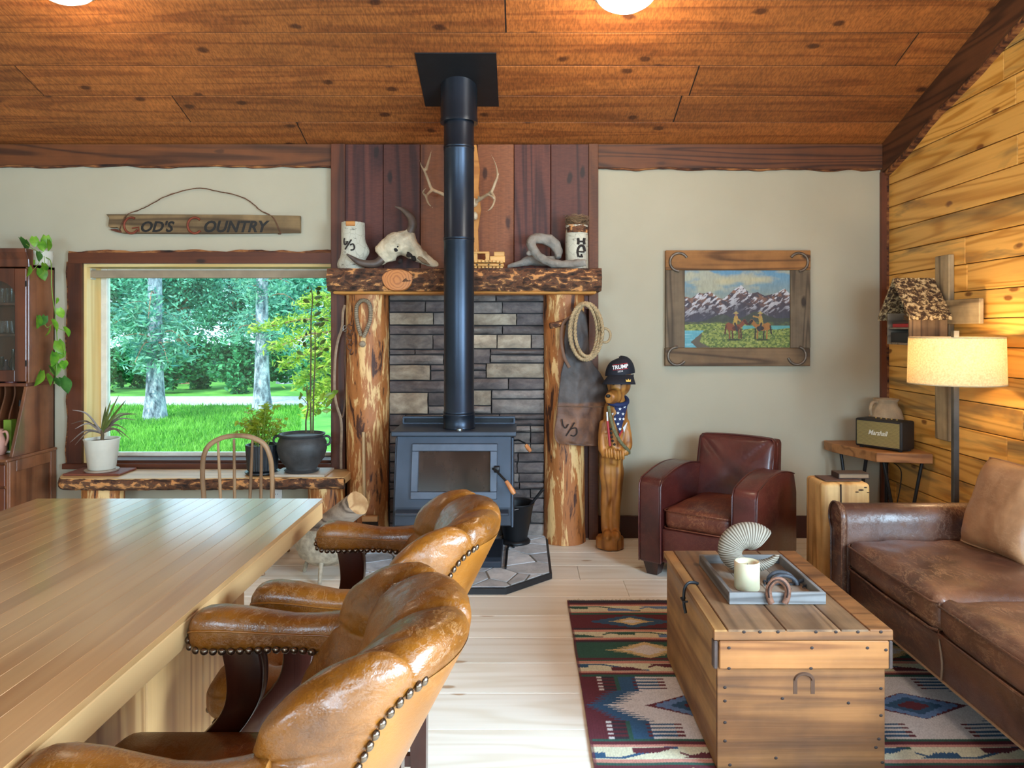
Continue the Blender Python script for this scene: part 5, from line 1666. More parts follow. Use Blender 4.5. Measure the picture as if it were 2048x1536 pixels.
for sp in ([(690, 610), (686, 625), (684, 655), (676, 680), (671, 710), (669, 745), (669, 780), (673, 810), (681, 835), (683, 860), (682, 900), (682, 938)], [(693, 605), (692, 640), (691, 680), (690, 720), (692, 765), (690, 800), (686, 830), (681, 836)]):
    pts = spline([P(a, b_, 5.135) for a, b_ in sp], 5)
    mk('strap', tube(pts, .009 if sp[0][0] == 690 else .006, 6, flat=.35, up=(1, 0, 0)), MLEAT_OLD if sp[0][0] != 690 else plain('tan_rein', (150, 122, 96), .6, var=.3, scale=30), rn, smooth=60)
mk('buckle', join(tube([P(690 + 4 * math.cos(t_), 657 + 6 * math.sin(t_), 5.12) for t_ in [2 * PI * k_ / 12 for k_ in range(12)]], .003, 5, closed=True), tube([P(684, 662, 5.12), P(697, 652, 5.12)], .003, 5)), metal('buckle_metal', (150, 146, 140), .4), rn, smooth=60)
bm_ = thing('hearth_broom', 'small hearth brush with pale wooden handle leaning on the left log post', 'broom', P(735, 1045, 4.97))
mk('handle', tube([P(727, 864, 5.005), P(728, 950, 4.985), P(729, 1034, 4.95)], .012, 8), wood('broom_handle', (222, 186, 138), (196, 156, 108), 'z', .5, vary=.03), bm_, smooth=60)
mk('head', box(PX(724, 4.94), PX(756, 4.94), 4.93, 4.97, PZ(1043, 4.94), PZ(1032, 4.94), .004), wood('broom_head', (190, 140, 92), (160, 112, 66), 'x', .5), bm_)
rs = random.Random(2)
bx_ = [tube([(PX(725, 4.94) + i * .0075, 4.937 + j * .009, PZ(1043, 4.94)), (PX(725, 4.94) + i * .0075 + rs.uniform(-.004, .004), 4.937 + j * .009, HZ + .006 if PX(725, 4.94) > hx0 else .004)], .0025, 4) for i in range(14) for j in range(3)]
mk('bristles', join(*bx_), plain('bristle', (60, 46, 36), .8), bm_, kind='stuff')
# pot with firewood
kx, ky = PX(652, 4.42), 4.42
kp = thing('stone_crock', 'grey three-legged kettle holding firewood behind the island corner', 'pot', (kx, ky, 0))
MKET = plain('speckled_kettle', (160, 148, 128), .7, var=.35, scale=30, bump=.3)
mk('body', lathe([(0, .08), (.09, .085), (.15, .13), (.175, .19), (.172, .24), (.155, .285), (.16, .295), (.16, .305), (.146, .305), (.143, .285), (.155, .27), (.155, .2), (0, .12)], (kx, ky, 0), 40), MKET, kp, smooth=60)
for a in (.6, 2.7, 4.75):
    mk('leg', tube([(kx + .12 * math.cos(a), ky + .12 * math.sin(a), .13), (kx + .15 * math.cos(a), ky + .15 * math.sin(a), .05), (kx + .165 * math.cos(a), ky + .165 * math.sin(a), .006)], [.016, .012, .011], 8), MKET, kp, smooth=60)
MEND = wood('split_log_face', (206, 168, 120), (170, 128, 84), 'y', .7, rings=8, vary=.05)
MFIRE = wood('grey_log_bark', (186, 170, 154), (112, 98, 88), 'x', .85, rings=9, vary=.05, bump=.6)
a_ = Vector(P(716, 1010, 4.33)) + Vector((0, 0, .012)); d_ = Vector(P(640, 1062, 4.52)) - a_
d_ = d_ * 1.1
dn_ = d_.normalized()
rings = []
for i in range(12):
    p = a_ + d_ * (i / 11)
    n1 = (Vector((0, 0, 1)) - dn_ * dn_.z).normalized(); n2 = dn_.cross(n1)
    rings.append([p + (n1 * math.cos(t_) + n2 * math.sin(t_)) * (.072 * (1 + .08 * fbm(math.cos(t_) * 2, math.sin(t_) * 2, i * .3))) for t_ in [2 * PI * k_ / 22 for k_ in range(22)]])
lg = thing('firewood_log', 'weathered split firewood log poking out of the kettle', 'log', tuple(a_ + d_ * .6))
mk('bark', loft(rings, cap=False), MFIRE, lg, smooth=60)
for q, s in ((rings[0], -1), (rings[-1], 1)):
    c_ = sum((Vector(p) for p in q), Vector()) / len(q)
    mk('cut_end', loft([q, [c_ + (Vector(p) - c_) * .5 + dn_ * s * .004 for p in q], [c_ + (Vector(p) - c_) * .02 + dn_ * s * .004 for p in q]]), MEND, lg)

# ---------------------------------------------------------------- right post: chaps, rope, peg
yc2 = 4.99
mk('branch_peg', tube(spline([P(1100, 652, 4.95), P(1118, 648, 4.97), P(1140, 640, 5.03), P(1150, 638, 5.08)], 3), .020, 10), MW['bark'], None, smooth=60, label='dark branch peg on the right log post holding the chaps', cat='peg')
MCHAP = None
b = NB('chaps_leather'); v_ = b.coords(rnd=False)
sx_ = b.n('SeparateXYZ'); b.set(sx_.inputs[0], v_)
n1 = b.noise(v_, 5, 5, .6, .3)
brown = b.ramp(n1, [(.35, lin(74, 46, 32)), (.65, lin(136, 88, 54))])
grey = b.ramp(n1, [(.3, lin(44, 34, 32)), (.7, lin(92, 78, 70))])
m_ = b.ramp(b.math('ADD', sx_.outputs[2], b.math('MULTIPLY', n1, .05)), [(.39, 0.0), (.40, 1.0)])
hh = b.n('MapRange'); b.set(hh.inputs[0], sx_.outputs[2]); hh.inputs[1].default_value = -.5; hh.inputs[2].default_value = .5
m_ = b.ramp(b.math('ADD', hh.outputs[0], b.math('MULTIPLY', n1, .05)), [(.355, 0.0), (.37, 1.0)])
b.bump(b.noise(v_, 18, 5), .35)
MCHAP = b.fin(b.mix(m_, brown, grey), .55)
outl = [(1133, 640), (1150, 625), (1162, 618), (1172, 628), (1176, 660), (1180, 715), (1186, 728), (1200, 745), (1214, 770), (1222, 800), (1216, 850), (1205, 893), (1180, 894), (1150, 890), (1118, 888), (1110, 880), (1108, 865), (1113, 825), (1118, 780), (1122, 745), (1130, 715), (1128, 680)]
chp = thing('leather_chaps', 'worn brown leather chaps with a tooled brand hanging on the right log post', 'chaps', P(1165, 893, yc2))
def chap_y(px, py):
    u = (px - 1128) / 42.0
    return 4.965 + .06 * max(0, abs(u) - .55) ** 1.4 - .02 * max(0, (py - 720) / 170) + .012 * fbm(px * .03, py * .02)
V, Fc = [], []
NXc, NZc = 26, 54
def span(py):
    xs_ = []
    m2 = len(outl)
    for i in range(m2):
        (x1_, y1_), (x2_, y2_) = outl[i], outl[(i + 1) % m2]
        if (y1_ - py) * (y2_ - py) <= 0 and y1_ != y2_:
            xs_.append(x1_ + (x2_ - x1_) * (py - y1_) / (y2_ - y1_))
    return min(xs_), max(xs_)
for layer in (0, 1):
    for j in range(NZc + 1):
        py = 619 + (892 - 619) * j / NZc
        a, c_ = span(py)
        for i in range(NXc + 1):
            px = a + (c_ - a) * i / NXc
            V.append(P(px, py, chap_y(px, py) + layer * .006))
nn_ = (NXc + 1) * (NZc + 1)
for layer in (0, 1):
    for j in range(NZc):
        for i in range(NXc):
            p = layer * nn_ + j * (NXc + 1) + i
            q = [p, p + 1, p + NXc + 2, p + NXc + 1]
            Fc.append(q if layer else q[::-1])
for j in range(NZc):
    for i in (0, NXc):
        p = j * (NXc + 1) + i
        Fc.append([p, p + NXc + 1, p + NXc + 1 + nn_, p + nn_])
for i in range(NXc):
    for j in (0, NZc):
        p = j * (NXc + 1) + i
        Fc.append([p, p + 1, p + 1 + nn_, p + nn_])
mk('leather_panel', (V, Fc), MCHAP, chp, smooth=180)
mk('seam_band', tube([P(px, 812 + .02 * (px - 1114), chap_y(px, 812) - .003) for px in range(1115, 1219, 6)], .005, 6, flat=.3), MLEAT_OLD, chp, smooth=60)
mk('strap', tube(spline([P(1142, 632, 4.94), P(1126, 648, 4.945), P(1123, 680, 4.945), P(1128, 712, 4.95), P(1139, 735, 4.955)], 5), .010, 6, flat=.3, up=(1, 0, 0)), plain('strap_tan', (112, 76, 52), .6), chp, smooth=60)
mk('tooled_brand', join(stroke([(1124, 838), (1126, 850), (1131, 856), (1137, 848)], .004, 4.935), stroke([(1149, 845), (1140, 860), (1132, 872)], .004, 4.935), stroke([(1141, 858), (1152, 856), (1154, 866), (1148, 872), (1141, 870)], .004, 4.935)), MBURN, chp, smooth=60, label='tooled brand mark')
MROPE = plain('lariat_rope', (176, 150, 112), .8, var=.3, scale=60, bump=.4)
rp = thing('coiled_lariat', 'tan lariat rope in oval coils hanging over the chaps', 'rope', P(1172, 720, 4.9))
def coil(cx_, cy_, rx, ry, Y, tw_, ph):
    return [P(cx_ + rx * math.cos(t_) + (.16 * rx if math.sin(t_) < 0 else 0) * math.cos(t_) * 0, cy_ - ry * math.sin(t_), Y + .014 * math.sin(2 * t_ + ph)) for t_ in [2 * PI * k_ / 48 for k_ in range(48)]]
for i, (cx_, cy_, rx, ry, Y) in enumerate(((1170, 662, 30, 56, 4.91), (1172, 661, 33, 53, 4.925), (1168, 664, 26, 55, 4.90), (1175, 660, 25, 53, 4.895), (1172, 663, 33, 57, 4.885))):
    pts = coil(cx_, cy_, rx, ry, Y, 0, i)
    # rope strands: twisted pair
    g1, g2 = [], []
    m2 = len(pts) * 3
    fine = spline(pts, 3, closed=True)
    for k_, p in enumerate(fine):
        pv = Vector(p); tt = (Vector(fine[(k_ + 1) % m2]) - Vector(fine[k_ - 1])).normalized()
        n1_ = Vector((0, 1, 0)); n2_ = tt.cross(n1_)
        a = k_ * 1.05
        g1.append(pv + (n1_ * math.cos(a) + n2_ * math.sin(a)) * .0055)
        g2.append(pv - (n1_ * math.cos(a) + n2_ * math.sin(a)) * .0055)
    mk('rope_coil', join(tube(g1, .0078, 6, closed=True), tube(g2, .0078, 6, closed=True)), MROPE, rp, smooth=60)
mk('honda_loop', tube([P(1210 + 11 * math.cos(t_), 671 + 14 * math.sin(t_), 4.9) for t_ in [2 * PI * k_ / 24 for k_ in range(24)]], .008, 8, closed=True), MROPE, rp, smooth=60)

# ---------------------------------------------------------------- carved wooden statue with cap and bandana
MCARV = wood('carved_pine', (204, 138, 66), (150, 90, 36), 'z', .42, rings=7, knots=0, vary=.02, mott=.35, bump=.5)
ysx = 5.0
sta = thing('carved_statue', 'upright carved wooden animal statue with folded arms standing by the wall', 'statue', (PX(1219, ysx), ysx, 0))
def Q(px, py, d=0.0): return P(px, py, ysx + d)
body = []
bc_ = Q(1219, 1080)
body.append(lathe([(.0, .002), (.088, .002), (.094, .02), (.092, .075), (.07, .085), (0, .085)], (bc_[0], ysx - .01, 0), 28))
for s, px in ((-1, 1212), (1, 1231)):
    body.append(ball((PX(px, ysx) , ysx - .06, .10), (.032, .07, .034), 14, 8))
    tops = [(px, 1062), (px - 1 - 2 * (s < 0), 1020), (1215 if s < 0 else 1232, 980), (1213 if s < 0 else 1233, 945), (1216 if s < 0 else 1230, 918)]
    body.append(tube([Q(a, b_, -.01) for a, b_ in tops], [.030, .034, .042, .050, .048], 14))
body.append(ball(Q(1222, 920), (.078, .062, .06)))
body.append(tube([Q(1223, 925), Q(1227, 890), Q(1230, 850), Q(1232, 815), Q(1234, 790)], [.072, .078, .085, .078, .045], 18))
body.append(tube([Q(1234, 800), Q(1236, 770), Q(1238, 750)], [.044, .04, .05], 14))
for pts_, rr in (([(1209, 842), (1206, 870), (1207, 900), (1214, 912)], [.034, .034, .034, .03]), ([(1250, 842), (1254, 868), (1254, 892), (1247, 908)], [.030, .030, .032, .03])):
    body.append(tube([Q(a, b_, -.02 - .02 * i) for i, (a, b_) in enumerate(pts_)], rr, 12))
body.append(ball(Q(1221, 906, -.09), (.034, .03, .036))); body.append(ball(Q(1239, 910, -.09), (.036, .03, .034)))
# plain head with a short blunt muzzle
body.append(ball(Q(1238, 768), (.078, .075, .085)))
body.append(tube([Q(1232, 790, -.05), Q(1224, 794, -.10), Q(1218, 796, -.135)], [.052, .046, .036], 14))
for px in (1222, 1257):
    body.append(ball(Q(px, 752, .02), (.018, .022, .045)))
g = remesh(join(*body), .0085, 3)
g = ([tuple(Vector(p) + Vector(mnoise.noise_vector(Vector((p[0] * 24, p[1] * 24, p[2] * 9)))) * .006) for p in g[0]], g[1])
g = ([(p[0], p[1], max(p[2], .001)) for p in g[0]], g[1])
mk('figure', g, MCARV, sta, smooth=180)
nz_ = Q(1216, 792, -.172)
mk('nose', ball(nz_, (.016, .012, .012), 12, 8), MINK, sta, smooth=180)
for px in (1227, 1243):
    e_ = Q(px, 768, -.072)
    mk('eye', ball(e_, (.008, .006, .008), 12, 8), MINK, sta, smooth=180)
for cxp, cyp in ((1221, 906), (1239, 910)):
    for k_ in range(4):
        mk('finger', tube([Q(cxp - 8 + k_ * 5, cyp - 8, -.115), Q(cxp - 8 + k_ * 5, cyp, -.124), Q(cxp - 7 + k_ * 5, cyp + 8, -.112)], [.007, .009, .007], 8), MCARV, sta, smooth=60)
# cap
MCAP = plain('navy_cap', (24, 28, 40), .75, var=.2, scale=60, bump=.2)
cp = thing('baseball_cap', 'dark navy baseball cap with white lettering worn by the carved statue', 'cap', Q(1238, 752))
cc_ = Vector(Q(1240, 752))
rings = []
for i in range(14):
    t_ = i / 13
    a = t_ * PI / 2
    rr = .098 * math.cos(a) ** .75 if t_ < 1 else .001
    rings.append([(cc_.x + (rr + 1e-3) * math.cos(q) - .0, cc_.y + (rr + 1e-3) * 1.1 * math.sin(q), cc_.z + .012 + .112 * math.sin(a) ** 1.05 + (.012 * math.cos(q) )) for q in [2 * PI * k_ / 40 for k_ in range(40)]])
crown = mk('crown', loft(rings), MCAP, cp, smooth=60)
V, Fc = [], []
for layer in (0, .006):
    for i in range(17):
        q = math.radians(-150 + 120 * i / 16)
        for j in range(6):
            w_ = j / 5
            rr = .098 + .085 * w_ * math.sin(math.radians(180 * i / 16)) ** .5
            V.append((cc_.x + rr * math.cos(q) - .02 * w_, cc_.y + rr * 1.08 * math.sin(q), cc_.z + .014 - .050 * w_ ** 1.3 - layer - .012 * math.cos(q) ** 2 * w_))
for layer in (0, 1):
    for i in range(16):
        for j in range(5):
            p = layer * 102 + i * 6 + j
            q = [p, p + 1, p + 7, p + 6]
            Fc.append(q if layer else q[::-1])
for i in range(16):
    for j in (0, 5):
        p = i * 6 + j; Fc.append([p, p + 6, p + 108, p + 102])
mk('visor', (V, Fc), MCAP, cp, smooth=60)
mk('button', ball((cc_.x, cc_.y, cc_.z + .126), (.009, .009, .005), 10, 6), MCAP, cp, smooth=60)
def cap_text(body_, size, dz, mat, nm, sxx=1.0, dx=-.012, bold=.0):
    g_ = text_geo(body_, size, .0008, 0, bold, 1.0, sxx)
    V = []
    for (x, y, z) in g_[0]:
        zz_ = z + dz
        t_ = min(.98, max(0, (zz_ - .012) / .112))
        rr = .098 * (math.cos(math.asin(t_)) ** .75) + .0025
        q = -PI / 2 + (x + dx) / rr
        V.append((cc_.x + rr * math.cos(q), cc_.y + rr * 1.1 * math.sin(q) + y, cc_.z + zz_ + .012 * math.cos(q)))
    return mk(nm, (V, g_[1]), mat, crown)
MWTXT = plain('white_thread', (236, 236, 236), .7, var=.02)
MRTXT = plain('red_thread', (190, 40, 48), .7, var=.02)
cap_text('TRUMP', .034, .066, MWTXT, 'lettering', 1.0, bold=.0012)
cap_text('2024', .015, .038, MWTXT, 'lettering', 1.2)
for dz_ in (.083, .049):
    V, Fc = [], []
    for i in range(21):
        x = -.052 + .104 * i / 20
        for z in (dz_, dz_ + .003):
            t_ = min(.98, (z - .012) / .112); rr = .098 * (math.cos(math.asin(t_)) ** .75) + .0025
            q = -PI / 2 + (x - .012) / rr
            V.append((cc_.x + rr * math.cos(q), cc_.y + rr * 1.1 * math.sin(q), cc_.z + z + .012 * math.cos(q)))
    for i in range(20): Fc.append([2 * i, 2 * i + 2, 2 * i + 3, 2 * i + 1])
    mk('red_line', (V, Fc), MRTXT, crown)
MGOLD = plain('gold_thread', (226, 176, 60), .5)
gc = (cc_.x + .030, cc_.y - .19, cc_.z - .018)
mk('crown_emblem', prism([(gc[0] + x, gc[2] + z) for x, z in ((-.014, -.008), (.014, -.008), (.017, .010), (.008, .0), (0, .012), (-.008, 0), (-.017, .010))], 'y', gc[1] + .006, gc[1] + .008), MGOLD, cp)
# bandana
MNAVY = plain('navy_cotton', (34, 46, 88), .8, var=.1)
bd = thing('star_bandana', 'navy star-spangled bandana with red and white edge around statue neck', 'bandana', Q(1236, 800))
def by_(px, py): return ysx - .075 - .02 * (py - 800) / 50 + .0005 * (px - 1237) ** 2 * .25
tri = [(1214, 806), (1256, 808), (1240, 868)]
def bpanel(p1, p2, p3, n_, dy):
    V, Fc = [], []
    for j in range(n_ + 1):
        for i in range(n_ + 1):
            u, w_ = i / n_, j / n_
            a = (p1[0] + (p2[0] - p1[0]) * u, p1[1] + (p2[1] - p1[1]) * u)
            q = (a[0] + (p3[0] - a[0]) * w_ * .995, a[1] + (p3[1] - a[1]) * w_ * .995)
            V.append(P(q[0], q[1], by_(*q) + dy + .004 * fbm(q[0] * .1, q[1] * .1)))
    for j in range(n_):
        for i in range(n_):
            p = j * (n_ + 1) + i
            Fc.append([p, p + 1, p + n_ + 2, p + n_ + 1])
    m2 = len(V); V2 = V + [(p[0], p[1] + .003, p[2]) for p in V]
    F2 = Fc + [[i + m2 for i in q[::-1]] for q in Fc]
    return V2, F2
mk('panel', bpanel(*tri, 10, 0), MNAVY, bd, smooth=60)
mk('red_border', join(bpanel((1216, 832), (1222, 852), (1238, 876), 4, .006), bpanel((1238, 866), (1238, 876), (1248, 858), 4, .006)), plain('red_cotton', (186, 40, 46), .8), bd, smooth=60)
mk('white_border', bpanel((1246, 855), (1248, 866), (1256, 842), 4, .006), MWTXT, bd, smooth=60)
mk('neck_roll', tube(spline([Q(1220, 806, -.065), Q(1219, 799, -.02), Q(1224, 794, .035), Q(1238, 793, .05), Q(1251, 796, .03), Q(1254, 803, -.02), Q(1250, 808, -.065), Q(1236, 810, -.085)], 4, True), .016, 10, closed=True), MNAVY, bd, smooth=60)
def star(px, py, r, dy=-.004):
    c_ = P(px, py, by_(px, py) + dy)
    pl_ = [(c_[0] + r * (1 if k_ % 2 == 0 else .42) * math.sin(PI * k_ / 5), c_[2] + r * (1 if k_ % 2 == 0 else .42) * math.cos(PI * k_ / 5)) for k_ in range(10)]
    return prism(pl_, 'y', c_[1] - .001, c_[1])
for px, py in ((1222, 818), (1231, 812), (1240, 818), (1249, 814), (1226, 828), (1236, 826), (1246, 828), (1230, 838), (1240, 838), (1236, 848), (1247, 838), (1240, 858)):
    mk('star', star(px, py, .011), MWTXT, bd)
# braided rope, red stick and beads the statue wears
mk('braided_rope', tube(spline([Q(1217, 812, -.11), Q(1221, 835, -.125), Q(1228, 860, -.135), Q(1242, 885, -.125), Q(1256, 900, -.09), Q(1258, 906, -.06)], 5), .011, 8), plain('green_rope', (120, 116, 84), .8, var=.4, scale=80, bump=.5), None, smooth=60, label='thin green braided rope slung across the statue chest', cat='rope')
rst = thing('red_stick', 'slim red stick with white tip held by the statue', 'stick', Q(1218, 885, -.14))
mk('shaft', tube([Q(1220, 892, -.135), Q(1215, 842, -.13)], .008, 10), plain('red_paint', (176, 44, 52), .4), rst, smooth=60)
mk('tip', tube([Q(1215, 842, -.13), Q(1214, 824, -.13)], .0055, 8), MWTXT, rst, smooth=60)
bds = thing('bead_string', 'string of black beads hanging on the statue chest', 'beads', Q(1226, 880, -.13))
for a, b_ in ((1221, 858), (1222, 866), (1223, 874), (1225, 882), (1229, 889), (1257, 886), (1258, 893)):
    mk('bead', ball(Q(a, b_, -.125 if a < 1250 else -.06), .009, 10, 8), MINK, bds, smooth=180)
# ================================================================== painting on the back wall
yp = YB - .03
fx0, fx1 = PX(1331, yp), PX(1620, yp)
fz0, fz1 = PZ(732, yp), PZ(501, yp)
cx0, cx1, cz0, cz1 = PX(1369, yp), PX(1580, yp), PZ(695, yp), PZ(541, yp)
MFR = wood('barnwood_frame', (136, 106, 74), (88, 66, 46), 'x', .75, rings=9, knots=.3, knotcol=(40, 28, 20), vary=.12, mott=.3, bump=.35)
MFRT = wood('barnwood_frame_warm', (160, 108, 56), (104, 66, 32), 'x', .75, rings=9, knots=.3, knotcol=(40, 28, 20), vary=.04, mott=.3, bump=.35)
MFRV = wood('barnwood_frame_upright', (124, 104, 80), (86, 70, 52), 'z', .75, rings=9, knots=.3, knotcol=(40, 28, 20), vary=.1, mott=.3, bump=.35)
pt = thing('framed_painting', 'mountain painting with two riders in a barnwood frame with horseshoe corners', 'painting', ((fx0 + fx1) / 2, yp, fz0))
mk('frame_rail', box(fx0, fx1, yp - .012, YB - .002, cz1 + .004, fz1, .003), MFRT, pt)
mk('frame_rail', box(fx0 - .004, fx1 - .003, yp - .012, YB - .002, fz0, cz0 - .004, .003), MFR, pt)
mk('frame_stile', box(fx0, cx0, yp - .010, YB - .002, cz0 - .003, cz1 + .003, .003), MFRV, pt)
mk('frame_stile', box(cx1, fx1, yp - .010, YB - .002, cz0 - .003, cz1 + .003, .003), MFRV, pt)
MSHOE = metal('dark_horseshoe', (120, 108, 96), .5, .7, 40, .35, .2)
for px, py, mid in ((1358, 524, 150), (1598, 524, 30), (1354, 712, 205), (1594, 711, -45)):
    c_ = P(px, py, yp - .016)
    mk('horseshoe', shoe(c_[0], c_[2], .062, .062, yp - .016, mid - 120, mid + 120, .0095), MSHOE, pt, smooth=60)
# the canvas, painted point by point
NXp, NYp = 300, 220
U, W = np.meshgrid(np.linspace(0, 1, NXp + 1), np.linspace(0, 1, NYp + 1))
def vnoise(x, y, seed):
    r = np.random.default_rng(seed)
    T = r.random((64, 64))
    xi, yi = np.floor(x).astype(int), np.floor(y).astype(int)
    fx, fy = x - xi, y - yi
    fx, fy = fx * fx * (3 - 2 * fx), fy * fy * (3 - 2 * fy)
    g = lambda a, b_: T[a % 64, b_ % 64]
    return (g(xi, yi) * (1 - fx) + g(xi + 1, yi) * fx) * (1 - fy) + (g(xi, yi + 1) * (1 - fx) + g(xi + 1, yi + 1) * fx) * fy
def vfbm(x, y, seed, o=4):
    s, a, t_ = 0, .5, 0
    for k_ in range(o):
        s = s + a * vnoise(x * 2 ** k_, y * 2 ** k_, seed + k_); t_ += a; a *= .5
    return s / t_
def L3(c): return np.array(lin(c)[:3])
img = np.zeros(U.shape + (3,))
def put(mask, col):
    m_ = np.clip(mask, 0, 1)[..., None]
    img[:] = img * (1 - m_) + (L3(col) if not isinstance(col, np.ndarray) else col) * m_
img[:] = L3((108, 156, 186))
put(np.clip((.95 - W) / .35, 0, 1), (150, 158, 140))
cloud = vfbm(U * 5, W * 9, 3)
put(np.clip((cloud - .48) * 6, 0, 1) * np.clip((W - .62) * 8, 0, 1) * np.clip(1.2 - np.abs(U - .55) * .4, 0, 1) * .8, (190, 182, 148))
put(np.clip(1 - np.hypot((U - .06) / .10, (W - .94) / .10), 0, 1) * 1.4, (188, 184, 158))
put(np.clip(1.1 - np.hypot((U - .40) / .13, (W - .86) / .06), 0, 1) * 1.2, (198, 188, 150))
put(np.clip(1.1 - np.hypot((U - .68) / .18, (W - .88) / .06), 0, 1) * 1.2, (196, 188, 152))
rx = [(400, 640), (480, 655), (560, 600), (620, 605), (690, 580), (760, 640), (820, 668), (870, 640), (960, 560), (1030, 508), (1090, 560), (1130, 605), (1220, 590), (1300, 632), (1360, 620), (1440, 595), (1520, 548), (1580, 610)]
rid = np.interp(U, [(p[0] - 400) / 1180 for p in rx], [1 - (p[1] - 345) / 870 for p in rx]) + .012 * (vfbm(U * 40, U * 0, 7) - .5)
mtn = (W < rid).astype(float)
dep = rid - W
rock = vfbm(U * 26 + W * 14, W * 22, 11)
mc = L3((74, 62, 70)) + (L3((150, 104, 78)) - L3((74, 62, 70))) * np.clip((rock - .42) * 5, 0, 1)[..., None] * np.clip(1 - dep / .22, 0, 1)[..., None]
put(mtn, mc)
snow = vfbm(U * 34 - W * 30, W * 16 + U * 10, 19)
put(mtn * np.clip((snow - .54 - dep * .12) * 14, 0, 1) * np.clip(1.15 - dep / .34, 0, 1), (214, 210, 214))
put(mtn * np.clip((dep - .20) * 7, 0, 1) * .85, (70, 66, 78))
hill = .33 + .10 * np.exp(-((U - .35) / .12) ** 2) + .13 * np.exp(-((U - .68) / .14) ** 2) + .05 * np.exp(-((U - 1.0) / .2) ** 2)
put((W < hill + .02 * (vfbm(U * 30, W * 30, 5) - .5)).astype(float) * .9, (70, 74, 58))
put((W < .335).astype(float) * np.clip((vfbm(U * 30, W * 40, 33) - .3) * 3, 0, 1), (98, 106, 58))
mead = .295 + .02 * np.sin(U * 5) + .02 * (vfbm(U * 30, U * 3, 8) - .5)
gr = vfbm(U * 60, W * 60, 23)
gcol = L3((84, 106, 42)) + (L3((164, 172, 78)) - L3((84, 106, 42))) * np.clip((gr - .35) * 3, 0, 1)[..., None]
put((W < mead).astype(float), gcol)
put(((W < mead) & (vnoise(U * 130, W * 110, 55) > .9)).astype(float) * .7, (222, 210, 150))
put(((U > .55) & (W < .285) & (W > .245 + .01 * np.sin(U * 20))).astype(float), (98, 170, 166))
ub = np.interp(W, [0, .07, .14, .225], [.12, .06, .12, .19]) + .012 * (vfbm(U * 20, W * 40, 61) - .5)
put(((U < ub + .13 * np.clip(1 - W / .2, 0, 1)) & (W < .19)).astype(float), (100, 86, 66))
put(((U < ub) & (W < .222)).astype(float), (104, 176, 188))
put(((U < ub) & (W < .222)).astype(float) * np.clip((vfbm(U * 8, W * 60, 71) - .5) * 4, 0, 1), (170, 212, 216))
def ell(u, w_, a, b_, col, rot=0.0):
    du, dw = (U - u) * 1.36, (W - w_)
    c_, s = math.cos(rot), math.sin(rot)
    put((((du * c_ + dw * s) / a) ** 2 + ((-du * s + dw * c_) / b_) ** 2 < 1).astype(float), col)
def seg(u0, w0, u1, w1, wd, col):
    ax, ay, bx_, by2 = u0 * 1.36, w0, u1 * 1.36, w1
    px_, py_ = U * 1.36, W
    t_ = np.clip(((px_ - ax) * (bx_ - ax) + (py_ - ay) * (by2 - ay)) / ((bx_ - ax) ** 2 + (by2 - ay) ** 2 + 1e-9), 0, 1)
    put((np.hypot(px_ - ax - t_ * (bx_ - ax), py_ - ay - t_ * (by2 - ay)) < wd).astype(float), col)
for (hx_, sgn, c1_, c2_) in ((.47, 1, (140, 74, 40), (92, 44, 26)), (.74, -1, (172, 112, 48), (58, 40, 30))):
    q = lambda d: hx_ + sgn * d
    ell(hx_, .10, .10, .012, (58, 66, 34))
    for d, kk in ((-.045, 0), (-.015, 1), (.045, 0), (.065, 1)):
        seg(q(d), .24, q(d + .004), .12, .009, c2_ if kk else c1_)
    ell(hx_, .265, .092, .048, c1_); ell(q(-.05), .275, .045, .048, c1_)
    ell(q(.02), .25, .05, .03, c2_)
    seg(q(.065), .285, q(.10), .34, .026, c1_); seg(q(.10), .345, q(.125), .305, .017, c2_); seg(q(-.075), .28, q(-.085), .18, .010, c2_)
    seg(q(.01), .31, q(.02), .39, .026, (192, 158, 70)); seg(q(.01), .31, q(.03), .22, .014, (60, 52, 52))
    ell(q(.02), .425, .018, .022, (170, 120, 84)); ell(q(.02), .445, .035, .008, (196, 170, 96)); ell(q(.02), .455, .016, .014, (196, 170, 96))
    seg(q(.02), .385, q(.06 if sgn > 0 else .085), .345 if sgn > 0 else .405, .010, (186, 140, 66))
img *= (.62 + .3 * vfbm(U * 90, W * 20, 77))[..., None]
V = np.stack([cx0 + (cx1 - cx0) * U, np.full_like(U, yp + .004), cz0 + (cz1 - cz0) * W], -1).reshape(-1, 3)
_, Fc = grid(NXp, NYp, lambda u, w_: (0, 0, 0))
cv = mk('canvas', (V, Fc), None, pt)
ca = cv.data.color_attributes.new('paint', 'FLOAT_COLOR', 'POINT')
ca.data.foreach_set('color', np.concatenate([img.reshape(-1, 3), np.ones((img.shape[0] * img.shape[1], 1))], 1).astype(np.float32).ravel())
def attr_mat(name, attr, rough, bump=0.0, scale=400):
    b = NB(name)
    a = b.n('Attribute'); a.attribute_name = attr
    if bump:
        b.bump(b.noise(b.coords(rnd=False), scale, 2), bump, .002)
    return b.fin(a.outputs['Color'], rough)
cv.data.materials.append(attr_mat('oil_paint', 'paint', .6, .25))
mk('canvas_back', box(cx0 - .01, cx1 + .01, yp + .006, YB - .003, cz0 - .01, cz1 + .01), MFR, pt)

